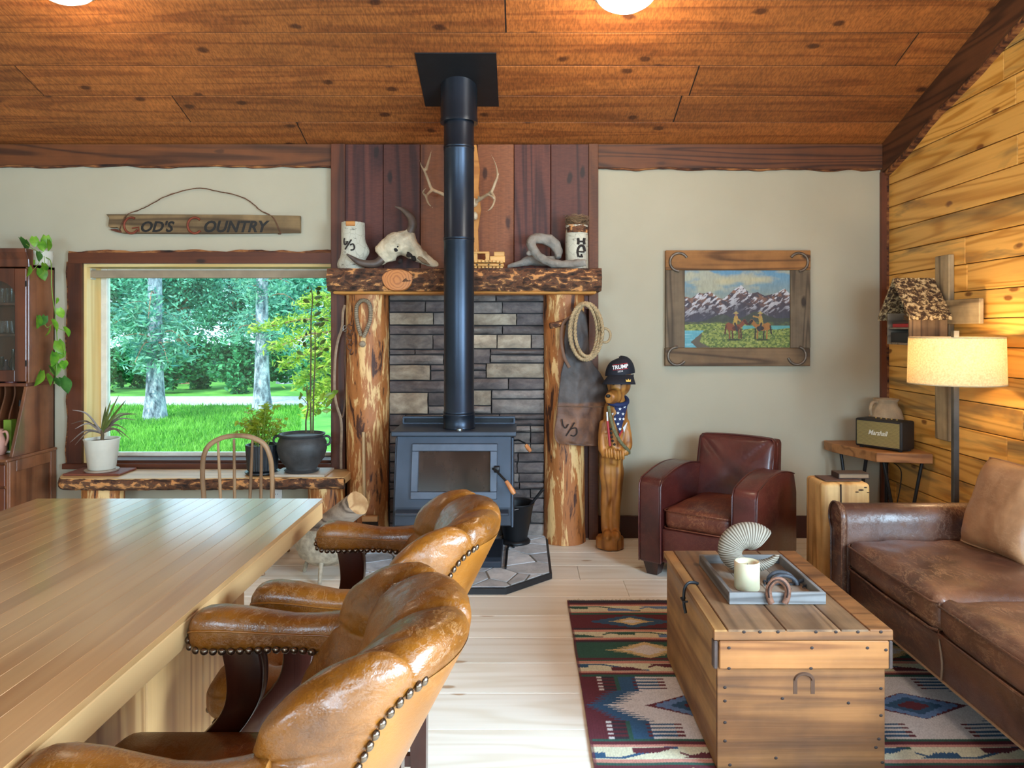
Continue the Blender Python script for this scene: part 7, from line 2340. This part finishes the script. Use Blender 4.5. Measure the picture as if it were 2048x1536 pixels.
# ================================================================== timber block side table and book
tbx0, tbx1, tby0, tby1, tbz = PX(1645, 3.97), PX(1741, 3.97), 3.97, 4.21, PZ(967, 3.97)
MBLK2 = wood('timber_block', (222, 176, 112), (184, 134, 74), 'z', .6, rings=6, knots=.15, knotcol=(90, 56, 30), vary=.03, mott=.25, bump=.25)
tbk = thing('timber_block_table', 'squared pine timber block side table between armchair and sofa arm', 'side table', ((tbx0 + tbx1) / 2, 4.09, 0))
mk('block', jitter(box(tbx0, tbx1, tby0, tby1, .001, tbz, .02, 3), .003, 9), MBLK2, tbk, smooth=40)
xq = PX(1682, 3.965)
mk('drying_crack', prism([(xq - .003, tbz - .004), (xq + .004, tbz - .004), (xq + .005, tbz - .12), (xq + .001, tbz - .30)], 'y', tby0 - .0035, tby0 + .002), plain('crack_dark', (40, 26, 18), .9), tbk)
for (px, py, r_) in ((1722, 980, .010), (1731, 975, .006), (1714, 984, .007), (1736, 985, .005)):
    c_ = P(px, py, tby0)
    mk('insect_mark', ball((c_[0], tby0 - .001, c_[2]), (r_ * 1.5, .003, r_ * .5), 10, 6), plain('gouge_dark', (70, 44, 26), .8), tbk, smooth=60)
mk('leather_mat', jitter(box(tbx0 + .03, tbx1 - .03, tby0 + .04, tby1 - .05, tbz + .0035, tbz + .008, .002), .001, 20), plain('brown_mat', (86, 62, 54), .7), None, label='small brown leather mat on the timber block under the book', cat='mat')
bk2 = thing('small_book', 'small thick dark leather-bound book on the timber block', 'book', ((tbx0 + tbx1) / 2, 4.08, tbz + .009))
bx_a, bx_b = PX(1676, 4.06), PX(1738, 4.06)
zb_ = tbz + .009
mk('cover', join(box(bx_a, bx_b, 4.05, 4.15, zb_, zb_ + .004, .001), box(bx_a, bx_b, 4.05, 4.15, zb_ + .024, zb_ + .028, .001), box(bx_a, bx_a + .004, 4.05, 4.15, zb_ + .004, zb_ + .024)), plain('book_leather', (66, 48, 40), .5), bk2)
mk('pages', box(bx_a + .0045, bx_b - .005, 4.054, 4.146, zb_ + .0045, zb_ + .0235), plain('book_pages', (148, 120, 92), .8), bk2)

# ================================================================== corner table with hairpin legs, speaker, jug
MCT = wood('corner_table_top', (176, 122, 72), (132, 86, 48), 'x', .5, rings=6, vary=.03, mott=.2)
ctz = .685
ct = thing('corner_table', 'angled wooden corner table on black bent-rod legs behind the sofa', 'table', (2.35, 4.95, 0))
cpoly = [(2.09, 5.20), (2.095, 5.08), (2.215, 4.69), (2.535, 4.63), (2.535, 5.20)]
mk('table_top', prism(cpoly, 'z', ctz - .062, ctz - .0005, .003), MCT, ct)
for (xa, ya_), (xb, yb3) in (((2.14, 5.04), (2.20, 4.80)), ((2.27, 4.72), (2.50, 4.69))):
    xm_, ym_ = (xa + xb) / 2, (ya_ + yb3) / 2
    mk('bent_rod_leg', tube(spline([(xa, ya_, ctz - .064), (xa + (xm_ - xa) * .12, ya_ + (ym_ - ya_) * .12, ctz - .13), (xm_ - (xm_ - xa) * .1, ym_ - (ym_ - ya_) * .1, .06), (xm_, ym_, .012), (xm_ + (xb - xm_) * .1, ym_ + (yb3 - ym_) * .1, .06), (xb - (xb - xm_) * .12, yb3 - (yb3 - ym_) * .12, ctz - .13), (xb, yb3, ctz - .064)], 5), .011, 8), MW['black'], ct, smooth=60)
mk('bent_rod_leg', tube([(2.50, 5.15, ctz - .064), (2.48, 5.12, .012)], .011, 8), MW['black'], ct, smooth=60)
spk_b = math.radians(-56)
spk = thing('guitar_amp_speaker', 'black box speaker with woven gold grille on the corner table', 'speaker', ((2.183 + 2.354) / 2 + .088, (4.925 + 4.665) / 2 + .06, ctz), local=True, rotz=spk_b)
MVIN = plain('black_vinyl', (32, 31, 33), .5, var=.15, scale=120, bump=.3)
mk('cabinet', box(-.158, .158, -.10, .05, .008, .19, .012, 3), MVIN, spk, smooth=40)
b = NB('gold_grille'); v_ = b.coords((1, 1, 1), rnd=False)
wv = b.n('TexWave'); wv.inputs['Scale'].default_value = 60; wv.bands_direction = 'Z'; wv.inputs['Distortion'].default_value = 3; b.set(wv.inputs[0], v_)
MGR = b.fin(b.ramp(wv.outputs[0], [(.2, lin(96, 84, 48)), (.8, lin(168, 150, 96))]), .6)
gr_ = mk('grille', box(-.143, .143, -.1035, -.0995, .022, .176, .001), MGR, spk)
tg = text_geo('Marshall', .044, .001, .35, .0004, 1.0, .86)
mk('logo_script', ([(p[0], p[1] - .1055, p[2] + .105) for p in tg[0]], tg[1]), plain('white_logo', (232, 228, 214), .4, var=.02), gr_)
for i in range(5):
    mk('control_knob', lathe([(.0, 0), (.006, 0), (.006, .006), (0, .006)], (-.06 + .035 * i, -.02, .19), 12), metal('brass_knob', (196, 158, 90), .3), spk)
for s in (-1, 1):
    for y_ in (-.07, .03):
        mk('foot', lathe([(0, .0005), (.012, .0005), (.012, .0085), (0, .0085)], (s * .13, y_, 0), 12), MVIN, spk)
mk('power_cord', tube(spline([(2.50, 4.90, ctz - .07), (2.47, 4.85, .62), (2.43, 4.82, .60), (2.36, 4.80, .615), (2.44, 4.84, .55), (2.45, 4.86, .45), (2.43, 4.87, .3), (2.45, 4.9, .15), (2.48, 4.95, .02)], 5), .0035, 6), MINK, None, smooth=60, label='black power cord hanging under the corner table', cat='cord')
jx, jy = PX(1772, 5.03), 5.03
jr = thing('clay_jar', 'unglazed beige clay jar with a side handle behind the speaker', 'jar', (jx, jy, ctz))
MCLAY = plain('beige_clay', (176, 150, 118), .85, var=.2, scale=14, bump=.3)
mk('body', lathe([(0, .001), (.07, .001), (.094, .06), (.107, .12), (.107, .18), (.092, .235), (.072, .262), (.070, .285), (.080, .295), (.080, .305), (.062, .305), (.06, .27), (0, .25)], (jx, jy, ctz), 40), MCLAY, jr, smooth=60)
mk('handle', tube(spline([(jx - .068, jy - .02, ctz + .285), (jx - .105, jy - .03, ctz + .28), (jx - .118, jy - .03, ctz + .24), (jx - .108, jy - .02, ctz + .20)], 5), .011, 8), MCLAY, jr, smooth=60)

# ================================================================== wooden cross on the right wall
MCRO = wood('grey_cross', (176, 156, 122), (118, 100, 76), 'z', .75, rings=9, vary=.05, mott=.35, bump=.35)
MCROY = wood('grey_cross_arm', (176, 156, 122), (118, 100, 76), 'y', .75, rings=9, vary=.05, mott=.35, bump=.35)
crs = thing('wooden_cross', 'weathered grey plank cross on the pine wall behind the lamp', 'cross', (XR, 4.5, .79))
ycr = 4.50
mk('upright', box(XR - .035, XR - .001, ycr - .075, ycr + .075, PZ(880, 4.5), PZ(511, 4.5), .004), MCRO, crs)
mk('arm', box(XR - .062, XR - .036, 4.085, 4.915, PZ(648, 4.3), PZ(599, 4.3), .004), MCROY, crs)

# ================================================================== birdhouse shelf
YN, YF_, XA, XB_ = 4.385, 4.655, 2.262, XR - .064
MBH = wood('birdhouse_board', (150, 118, 82), (92, 68, 46), 'z', .8, rings=7, vary=.08, mott=.4, bump=.35)
MBHG = wood('birdhouse_grey', (146, 132, 114), (100, 88, 76), 'x', .8, rings=7, vary=.06, mott=.3, bump=.3)
bh = thing('birdhouse_shelf', 'rustic open birdhouse shelf with lichen-covered roof on the pine wall', 'birdhouse', (2.4, 4.52, 1.37))
zb_, ze, zr_ = PZ(690, 4.4), PZ(625, 4.39), PZ(563, 4.52)
mk('side_panel', box(XA, XB_, YN, YN + .014, zb_, ze, .002), MBH, bh)
mk('side_panel', box(XA, XB_, YF_ - .014, YF_, zb_, ze, .002), MBHG, bh)
mk('back_panel', prism([(YN + .0145, zb_), (YF_ - .0145, zb_), (YF_ - .0145, ze), ((YN + YF_) / 2, zr_ - .03), (YN + .0145, ze)], 'x', XB_ - .014, XB_), MBHG, bh)
mk('floor_board', box(XA, XB_ - .0145, YN + .0145, YF_ - .0145, zb_, zb_ + .012, .001), MBHG, bh)
zsh = PZ(655, 4.45)
mk('shelf', box(XA + .004, XB_ - .0145, YN + .0145, YF_ - .0145, zsh - .01, zsh, .001), MBHG, bh)
ridge_y = (YN + YF_) / 2
dz_ = zr_ - ze
MLIC = None
b = NB('lichen_roof'); v_ = b.coords()
n1 = b.noise(v_, 42, 6, .7, .6)
MLIC = b.fin(b.ramp(n1, [(.44, lin(66, 46, 32)), (.50, lin(110, 84, 54)), (.55, lin(206, 180, 132)), (.7, lin(226, 208, 168))]), .9)
b.bump(n1, .9, .012)
for s, mm in ((-1, MLIC), (1, MLIC)):
    ye = ridge_y + s * (abs(ridge_y - YN) + .055)
    zee = ze - .042
    g = grid(34, 24, lambda u, w_: (XA - .03 + (XB_ - XA + .025) * u, ridge_y + (ye - ridge_y) * w_, zr_ + .012 + (zee - zr_) * w_ + .006 * fbm(u * 14, w_ * 12, 3 + s) + .008))
    n_ = len(g[0])
    V = list(g[0]) + [(p[0], p[1], p[2] - .022) for p in g[0]]
    Fc = g[1] + [[i + n_ for i in q[::-1]] for q in g[1]]
    ob = [i for i in range(35)] + [j * 35 + 34 for j in range(1, 25)] + [24 * 35 + i for i in range(33, -1, -1)] + [j * 35 for j in range(23, 0, -1)]
    for k_ in range(len(ob)):
        a, c_ = ob[k_], ob[(k_ + 1) % len(ob)]
        Fc.append([a, c_, c_ + n_, a + n_])
    mk('roof_slab', (V, Fc), mm, bh, smooth=70)
def book(x0_, x1_, y0_, y1_, z0_, h_, col, lab, nm='shelf_book'):
    t = thing(nm, lab, 'book', ((x0_ + x1_) / 2, (y0_ + y1_) / 2, z0_), group='books in the birdhouse')
    mk('cover', join(box(x0_, x1_, y0_, y1_, z0_, z0_ + .003, .0008), box(x0_, x1_, y0_, y1_, z0_ + h_ - .003, z0_ + h_, .0008), box(x0_, x0_ + .003, y0_, y1_, z0_ + .003, z0_ + h_ - .003)), plain('cover_%d_%d_%d' % col, col, .5), t)
    mk('pages', box(x0_ + .0032, x1_ - .004, y0_ + .003, y1_ - .003, z0_ + .0032, z0_ + h_ - .0032), plain('pages', (214, 202, 178), .8), t)
book(XA + .01, XA + .15, YN + .03, YF_ - .05, zsh + .001, .022, (166, 40, 44), 'red book lying on the upper birdhouse shelf')
book(XA + .012, XA + .15, YN + .035, YF_ - .045, zsh + .024, .012, (60, 46, 40), 'thin brown book on top of the red one in birdhouse')
book(XA + .01, XA + .16, YN + .022, YF_ - .03, zb_ + .0125, .06, (38, 36, 38), 'thick black book lying on the birdhouse floor')
rs = random.Random(31)
nb_ = []
for i in range(110):
    a = rs.uniform(0, 2 * PI)
    nb_.append(tube([(XA + .10 + .03 * rs.gauss(0, 1) * .4, ridge_y + .015 + .02 * rs.gauss(0, 1) * .6, zsh + .04), (XA + .10 + .055 * math.cos(a), ridge_y + .01 + .06 * math.sin(a), zsh + .04 + rs.uniform(.0, .075))], .0012, 3, cap=False))
mk('dried_grass', join(*nb_), plain('dry_grass', (150, 108, 64), .9, var=.4), None, kind='stuff', label='tuft of dry grass tucked under the birdhouse roof', cat='grass')

# ================================================================== floor lamp
lx, ly = PX(1912, 3.95), 3.95
MPOLE = metal('pewter_pole', (96, 94, 92), .42, .75, 8, .3, .05)
lp_ = thing('floor_lamp', 'floor lamp with linen drum shade on square metal pole by the sofa', 'lamp', (lx, ly, 0))
b = NB('linen_shade'); v_ = b.coords(rnd=False)
wv = b.noise(b.coords((1, 1, 1), rnd=False), 110, 3, .6, .2)
colr = b.ramp(wv, [(.35, lin(222, 206, 168)), (.65, lin(246, 236, 208))])
b.fin(colr, .9)
trl = b.n('BsdfTranslucent'); b.set(trl.inputs[0], colr)
mx = b.n('MixShader'); mx.inputs[0].default_value = .5
b.set(mx.inputs[1], b.b.outputs[0]); b.set(mx.inputs[2], trl.outputs[0]); b.set(b.out.inputs[0], mx.outputs[0])
MSHADE = b.m
zs0, zs1 = PZ(768, ly), PZ(674, ly)
rs_ = .231
shd = mk('shade', lathe([(rs_, zs0), (rs_ - .006, zs1), (rs_ - .009, zs1), (rs_ - .003, zs0), (rs_, zs0)], (lx, ly, 0), 64, cap=False), MSHADE, lp_, smooth=60)
mk('shade_ring', join(tube([(lx + (rs_ - .002) * math.cos(a), ly + (rs_ - .002) * math.sin(a), zs0 + .003) for a in np.linspace(0, 2 * PI, 48, endpoint=False)], .0035, 6, closed=True), tube([(lx + (rs_ - .008) * math.cos(a), ly + (rs_ - .008) * math.sin(a), zs1 - .003) for a in np.linspace(0, 2 * PI, 48, endpoint=False)], .0035, 6, closed=True),
   tube([(lx - rs_ + .01, ly, zs1 - .02), (lx + rs_ - .01, ly, zs1 - .02)], .003, 6)), plain('shade_trim', (206, 186, 146), .8), shd, smooth=60)
mk('pole', box(lx - .019, lx + .010, ly - .014, ly + .014, .02, PZ(661, ly), .002), MPOLE, lp_)
mk('base', box(lx - .14, lx + .14, ly - .14, ly + .14, .001, .022, .003), MPOLE, lp_)
bp = (lx - .004, ly - .08, (zs0 + zs1) / 2 + .01)
b = NB('warm_bulb')
em = b.n('Emission'); em.inputs[0].default_value = (1, .74, .42, 1); em.inputs[1].default_value = 9
b.set(b.out.inputs[0], em.outputs[0])
mk('bulb', ball(bp, .03, 16, 10), b.m, lp_, smooth=180)
mk('socket', join(tube([(lx, ly - .014, bp[2] - .03), (lx - .004, ly - .08, bp[2] - .055), (lx - .004, ly - .08, bp[2] - .028)], .010, 8)), MPOLE, lp_, smooth=60)
add_light('floor_lamp_light', 'POINT', (bp[0], bp[1] - .0, bp[2] + .04), (0, 0, 0), 14, (1.0, .70, .38), shadow_soft_size=.05)

# ================================================================== ceiling dome lights
def dome(px, pyb, lab, power, emis):
    t_ = None
    prof_ = [(.001, -.115), (.06, -.110), (.115, -.088), (.155, -.05), (.165, -.012)]
    tl_ = math.atan(KP)
    Yd = 4.3
    while Yd > 2.5:               # slide up the slope until the glass reaches down to the height seen
        low_ = max(CY - F * (zceil(Yd) - .002 + (-r_ * math.sin(tl_) * s_) + z_ * math.cos(tl_) - H) / (Yd + r_ * math.cos(tl_) * s_ + z_ * math.sin(tl_)) for r_, z_ in prof_ for s_ in (-1, 1))
        if low_ <= pyb: break
        Yd -= .01
    x = PX(px, Yd - .05)
    zc_ = zceil(Yd)
    d = thing('ceiling_light', lab, 'ceiling light', (x, Yd, zc_), group='frosted dome lights on the ceiling')
    b = NB('frosted_dome_%d' % px)
    e_ = b.n('Emission'); e_.inputs[0].default_value = (1.0, .95, .86, 1) if emis > 2 else (.86, 1.0, .9, 1); e_.inputs[1].default_value = emis
    b.fin((.9, .9, .9, 1), .3)
    ad = b.n('AddShader'); b.set(ad.inputs[0], b.b.outputs[0]); b.set(ad.inputs[1], e_.outputs[0]); b.set(b.out.inputs[0], ad.outputs[0])
    tilt = Euler((-math.atan(KP), 0, 0)).to_matrix().to_4x4()
    Mx = Matrix.Translation((x, Yd, zc_ - .002)) @ tilt
    mk('dome', xf(lathe([(.001, -.115), (.06, -.110), (.115, -.088), (.155, -.05), (.165, -.012), (.165, -.002), (.001, -.002)], (0, 0, 0), 48), Mx), b.m, d, smooth=60)
    mk('rim', xf(lathe([(.166, -.018), (.178, -.016), (.178, -.001), (.166, -.001)], (0, 0, 0), 48, cap=False), Mx), metal('rim_metal', (190, 186, 178), .3), d, smooth=60)
    add_light('ceiling_dome_light', 'POINT', (x, Yd - .06, zc_ - .26), (0, 0, 0), power, (1.0, .80, .55), shadow_soft_size=.16)
dome(1255, 32, 'glowing white dome ceiling light right of the flue', 30, 9)
dome(110, 12, 'dim pale dome ceiling light at the top left corner', 18, 1.2)
# ================================================================== outside the window
ZG = -.30
_b = NB('lawn_ground'); _v = _b.coords(rnd=False)
MLAWN = _b.fin(_b.ramp(_b.noise(_v, 1.3, 5, .6), [(.35, lin(62, 132, 40)), (.65, lin(104, 176, 62))]), .9)
mk('ground_lawn', box(-40, 20, YB + WD + .3, 70, ZG - .3, ZG), MLAWN, kind='structure')
_b = NB('gravel'); _v = _b.coords(rnd=False)
MGRAV = _b.fin(_b.ramp(_b.noise(_v, 14, 6, .8), [(.3, lin(120, 122, 124)), (.7, lin(206, 206, 202))]), .95)
yg0, yg1 = (H - ZG) * F / (812 - CY), (H - ZG) * F / (794 - CY)
mk('ground_driveway', box(-40, 20, yg0, yg1, ZG - .05, ZG + .02), MGRAV, kind='structure')

def quads(P0, size, rng, aspect=.55, up=.3):
    """a cloud of small bent leaf quads around points P0 (n,3)"""
    n = len(P0)
    d = rng.normal(size=(n, 3)); d[:, 2] *= .6; d /= np.linalg.norm(d, axis=1)[:, None]
    nrm = rng.normal(size=(n, 3)); nrm[:, 2] += up
    s = np.cross(d, nrm); s /= np.linalg.norm(s, axis=1)[:, None] + 1e-9
    L = size * rng.uniform(.6, 1.3, size=(n, 1))
    a = P0 - s * L * aspect * .5; b_ = P0 + d * L * .5 ; c_ = P0 + s * L * aspect * .5; e_ = P0 - d * L * .5
    V = np.stack([e_, a, b_, c_], 1).reshape(-1, 3)
    Fq = np.arange(n * 4).reshape(-1, 4)
    return V, Fq
def big(name, V, Fq, mat, parent=None, **kw):
    """large leaf meshes, built through the fast array path"""
    c = (V.min(0) + V.max(0)) / 2
    me = bpy.data.meshes.new(name)
    me.vertices.add(len(V)); me.vertices.foreach_set('co', (V - c).astype(np.float32).ravel())
    me.loops.add(Fq.size); me.loops.foreach_set('vertex_index', Fq.astype(np.int32).ravel())
    me.polygons.add(len(Fq)); me.polygons.foreach_set('loop_start', np.arange(0, Fq.size, Fq.shape[1], dtype=np.int32))
    me.update(); me.validate()
    me.materials.append(mat)
    o = bpy.data.objects.new(name, me)
    link(o, parent, tuple(c))
    return tag(o, **kw)
def foliage_mat(name, dark, light, scale=1.2, trans=.3):
    b = NB(name)
    v = b.coords(rnd=False)
    gi = b.n('NewGeometry')
    f = b.math('ADD', b.math('MULTIPLY', b.noise(v, scale, 4, .6), .7), b.math('MULTIPLY', gi.outputs['Random Per Island'], .3))
    col = b.ramp(f, [(.35, lin(dark)), (.65, lin(light))])
    b.fin(col, .6)
    tr = b.n('BsdfTranslucent'); b.set(tr.inputs[0], col)
    mx = b.n('MixShader'); mx.inputs[0].default_value = trans
    b.set(mx.inputs[1], b.b.outputs[0]); b.set(mx.inputs[2], tr.outputs[0]); b.set(b.out.inputs[0], mx.outputs[0])
    return b.m
F1 = foliage_mat('poplar_leaves', (20, 104, 92), (132, 216, 182))
F2 = foliage_mat('shade_leaves', (18, 92, 84), (96, 190, 160))
F3 = foliage_mat('shrub_leaves', (16, 84, 58), (76, 170, 108))
F4 = foliage_mat('spruce_needles', (50, 130, 120), (140, 204, 170), 2.0)
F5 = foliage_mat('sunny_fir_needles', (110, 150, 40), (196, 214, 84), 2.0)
_b = NB('pale_bark'); _v = _b.coords((1, 1, .4))
MTRK = _b.fin(_b.ramp(_b.noise(_v, 9, 6, .75), [(.36, lin(58, 70, 84)), (.5, lin(126, 142, 156)), (.62, lin(190, 202, 210))]), .9)
_b.bump(_b.noise(_v, 14, 5), .8, .03)
_b = NB('brown_bark'); _v = _b.coords((1, 1, .15))
MTRK2 = _b.fin(_b.ramp(_b.noise(_v, 9, 6, .7), [(.36, lin(86, 66, 54)), (.62, lin(168, 132, 106))]), .9)
rng = np.random.default_rng(3)
# short grass on the near lawn
n = 42000
gy = 9.5 + (yg0 - 9.6) * rng.random(n) ** 1.2; gx = (rng.random(n) * (WX1 * 1.25 - WX0 * 1.3) + WX0 * 1.3) / YB * gy
h = rng.uniform(.05, .12, n); a = rng.uniform(0, PI, n); w_ = .012
V = np.zeros((n, 3, 3))
V[:, 0] = np.stack([gx - w_ * np.cos(a), gy - w_ * np.sin(a), np.full(n, ZG)], 1)
V[:, 1] = np.stack([gx + w_ * np.cos(a), gy + w_ * np.sin(a), np.full(n, ZG)], 1)
V[:, 2] = np.stack([gx + rng.normal(0, .03, n), gy + rng.normal(0, .03, n), ZG + h], 1)
big('grass', V.reshape(-1, 3), np.arange(n * 3).reshape(-1, 3), foliage_mat('grass_blades', (52, 130, 34), (128, 196, 74), .8, .35), label='sunlit green lawn grass outside the picture window', cat='grass', kind='stuff')

def trunk(x, y, r, h_, lean=0.0, mat=None, parent=None, sd=0):
    rings = []
    for i in range(15):
        z = ZG - .05 + h_ * i / 14
        rr = r * (1.0 + .55 * math.exp(-i / 1.0)) * (1 - .035 * i)
        rings.append([(x + lean * (z - ZG) + rr * (1 + .08 * fbm(math.cos(q) + sd, math.sin(q), z)) * math.cos(q), y + rr * math.sin(q), z) for q in [2 * PI * k_ / 16 for k_ in range(16)]])
    return mk('trunk', loft(rings), mat, parent, smooth=60)
def wp(px, Y): return PX(px, Y)
# two pale-barked trees on the lawn with drooping needle branches
def spruce(px, Y, r, lab, sd, dense=1.0):
    x = wp(px, Y)
    t = thing('spruce_tree', lab, 'tree', (x, Y, ZG), group='trees on the lawn')
    trunk(x, Y, r, 7.0, .0, MTRK, t, sd)
    rg = np.random.default_rng(sd)
    pts, tubes = [], []
    for i in range(30):
        z0_ = rg.uniform(1.0, 5.0); az = rg.uniform(0, 2 * PI); L = rg.uniform(.45, 1.0)
        droop = rg.uniform(-.5, .1)
        tip = Vector((x + L * math.cos(az), Y + L * math.sin(az) * .8, z0_ + droop * L))
        br = spline([(x, Y, z0_), (x + L * .5 * math.cos(az), Y + L * .4 * math.sin(az), z0_ + .12 * L), tuple(tip)], 4)
        tubes.append(tube(br, [.016 * (1 - q / len(br)) + .004 for q in range(len(br))], 5, cap=False))
        for q in range(int(150 * dense)):
            k_ = rg.random() ** .7
            b0 = np.array(br[min(len(br) - 1, int(k_ * len(br)))])
            pts.append(b0 + rg.normal(0, 1, 3) * np.array([.13, .13, .10]) + np.array([0, 0, -.08]))
    mk('branches', join(*tubes), MTRK2, t, smooth=60)
    V, Fq = quads(np.array(pts), .17, rg, .22)
    big('needles', V, Fq, F4, t, kind='stuff')
spruce(310, (H - ZG) * F / (840 - CY), .155, 'pale-barked tree on the lawn left of centre in the window view', 41)
spruce(524, (H - ZG) * F / (822 - CY), .15, 'pale-barked tree on the lawn behind the potted plants, right in the window', 42)
# sunlit fir bough, nearer on the right
yq = 11.5
xq = wp(690, yq)
t = thing('fir_tree', 'yellow-green sunlit fir tree at the right edge of the window view', 'tree', (xq, yq, ZG), group='trees on the lawn')
trunk(xq, yq, .10, 5.5, 0, MTRK, t, 9)
pts = []
rg = np.random.default_rng(77)
tubes = []
for (pxa, pya, pxb, pyb) in ((690, 640, 505, 660), (690, 660, 540, 700), (690, 690, 560, 735), (690, 720, 590, 770), (690, 750, 620, 800), (690, 780, 610, 830), (690, 600, 600, 610)):
    A, B = np.array(P(pxa, pya, yq)), np.array(P(pxb, pyb, yq + rg.uniform(-.5, .5)))
    tubes.append(tube([tuple(A), tuple(A * .5 + B * .5 + np.array([0, 0, .08])), tuple(B)], [.03, .02, .006], 5))
    for q in range(560):
        k_ = rg.random()
        p = A + (B - A) * k_ + np.array([0, 0, .08 * math.sin(PI * k_)])
        pts.append(p + rg.normal(0, 1, 3) * np.array([.10, .22, .085]) * (1.15 - .7 * k_) )
mk('branches', join(*tubes), MTRK2, t, smooth=60)
V, Fq = quads(np.array(pts), .11, rg, .25)
big('needles', V, Fq, F5, t, kind='stuff')
# treeline beyond the driveway
labs = ['leafy tree at the far left of the front treeline row', 'brown-trunked leafy tree in the middle of the front treeline row', 'leafy tree at the right of the front treeline row',
        'leafy tree left of centre in the second treeline row', 'leafy tree right of centre in the second treeline row', 'leafy tree at the far left behind the treeline', 'leafy tree in the middle behind the treeline', 'leafy tree at the far right behind the treeline', 'leafy tree at the far right of the second treeline row']
spec = [(190, 24.6, F1), (366, 24.6, F1), (570, 24.6, F1), (275, 28.6, F1), (470, 28.6, F2), (160, 32.8, F2), (370, 32.8, F1), (560, 32.8, F2), (665, 28.6, F2)]
for i, ((px, Y, fm), lab) in enumerate(zip(spec, labs)):
    x = wp(px, Y)
    t = thing('leafy_tree', lab, 'tree', (x, Y, ZG), group='trees beyond the driveway')
    trunk(x, Y, .26 if i == 1 else .20, 4.6, 0, MTRK2 if i in (1, 4) else MTRK, t, 20 + i)
    rg = np.random.default_rng(100 + i)
    # clumps of leaves inside an egg-shaped crown
    nc, nq = 80, 10000
    cc = rg.normal(0, 1, (nc, 3)); cc /= np.linalg.norm(cc, axis=1)[:, None]; cc *= rg.random((nc, 1)) ** .4
    wx = 1.30 if Y < 26 else 1.55 if Y < 30 else 1.9
    ctr = np.array([x, Y, 2.75 + (Y - 24) * .06]) + cc * np.array([wx, 1.3, 2.0])
    P0 = ctr[rg.integers(0, nc, nq)] + rg.uniform(-1, 1, (nq, 3)) * np.array([.42, .42, .36])
    P0 = P0[P0[:, 2] > ZG + .7]
    V, Fq = quads(P0, .15, rg, .5)
    big('foliage', V, Fq, fm, t, kind='stuff')
# shrubs along the foot of the treeline
sl = ['shrub at the far left below the treeline', 'shrub left of the left lawn tree', 'shrub between left lawn tree and brown trunk', 'dark shrub in the middle of the window view', 'shrub left of the right lawn tree', 'shrub right of the right lawn tree', 'shrub at the far right below the treeline']
for i, (px, lab) in enumerate(zip((185, 250, 330, 410, 480, 560, 640), sl)):
    Y = 20.8 + 1.5 * (i % 2)
    x = wp(px, Y)
    rg = np.random.default_rng(200 + i)
    nc = 30
    cc = rg.normal(0, 1, (nc, 3)); cc /= np.linalg.norm(cc, axis=1)[:, None]; cc *= rg.random((nc, 1)) ** .4
    ctr = np.array([x, Y, ZG + .75]) + cc * np.array([.72, .5, .72])
    P0 = ctr[rg.integers(0, nc, 3200)] + rg.uniform(-.2, .2, (3200, 3))
    P0[:, 2] = np.maximum(P0[:, 2], ZG + .03)
    V, Fq = quads(P0, .14, rg, .6)
    t = thing('shrub', lab, 'shrub', (x, Y, ZG), group='shrubs below the treeline')
    big('foliage', V, Fq, F3, t, kind='stuff')
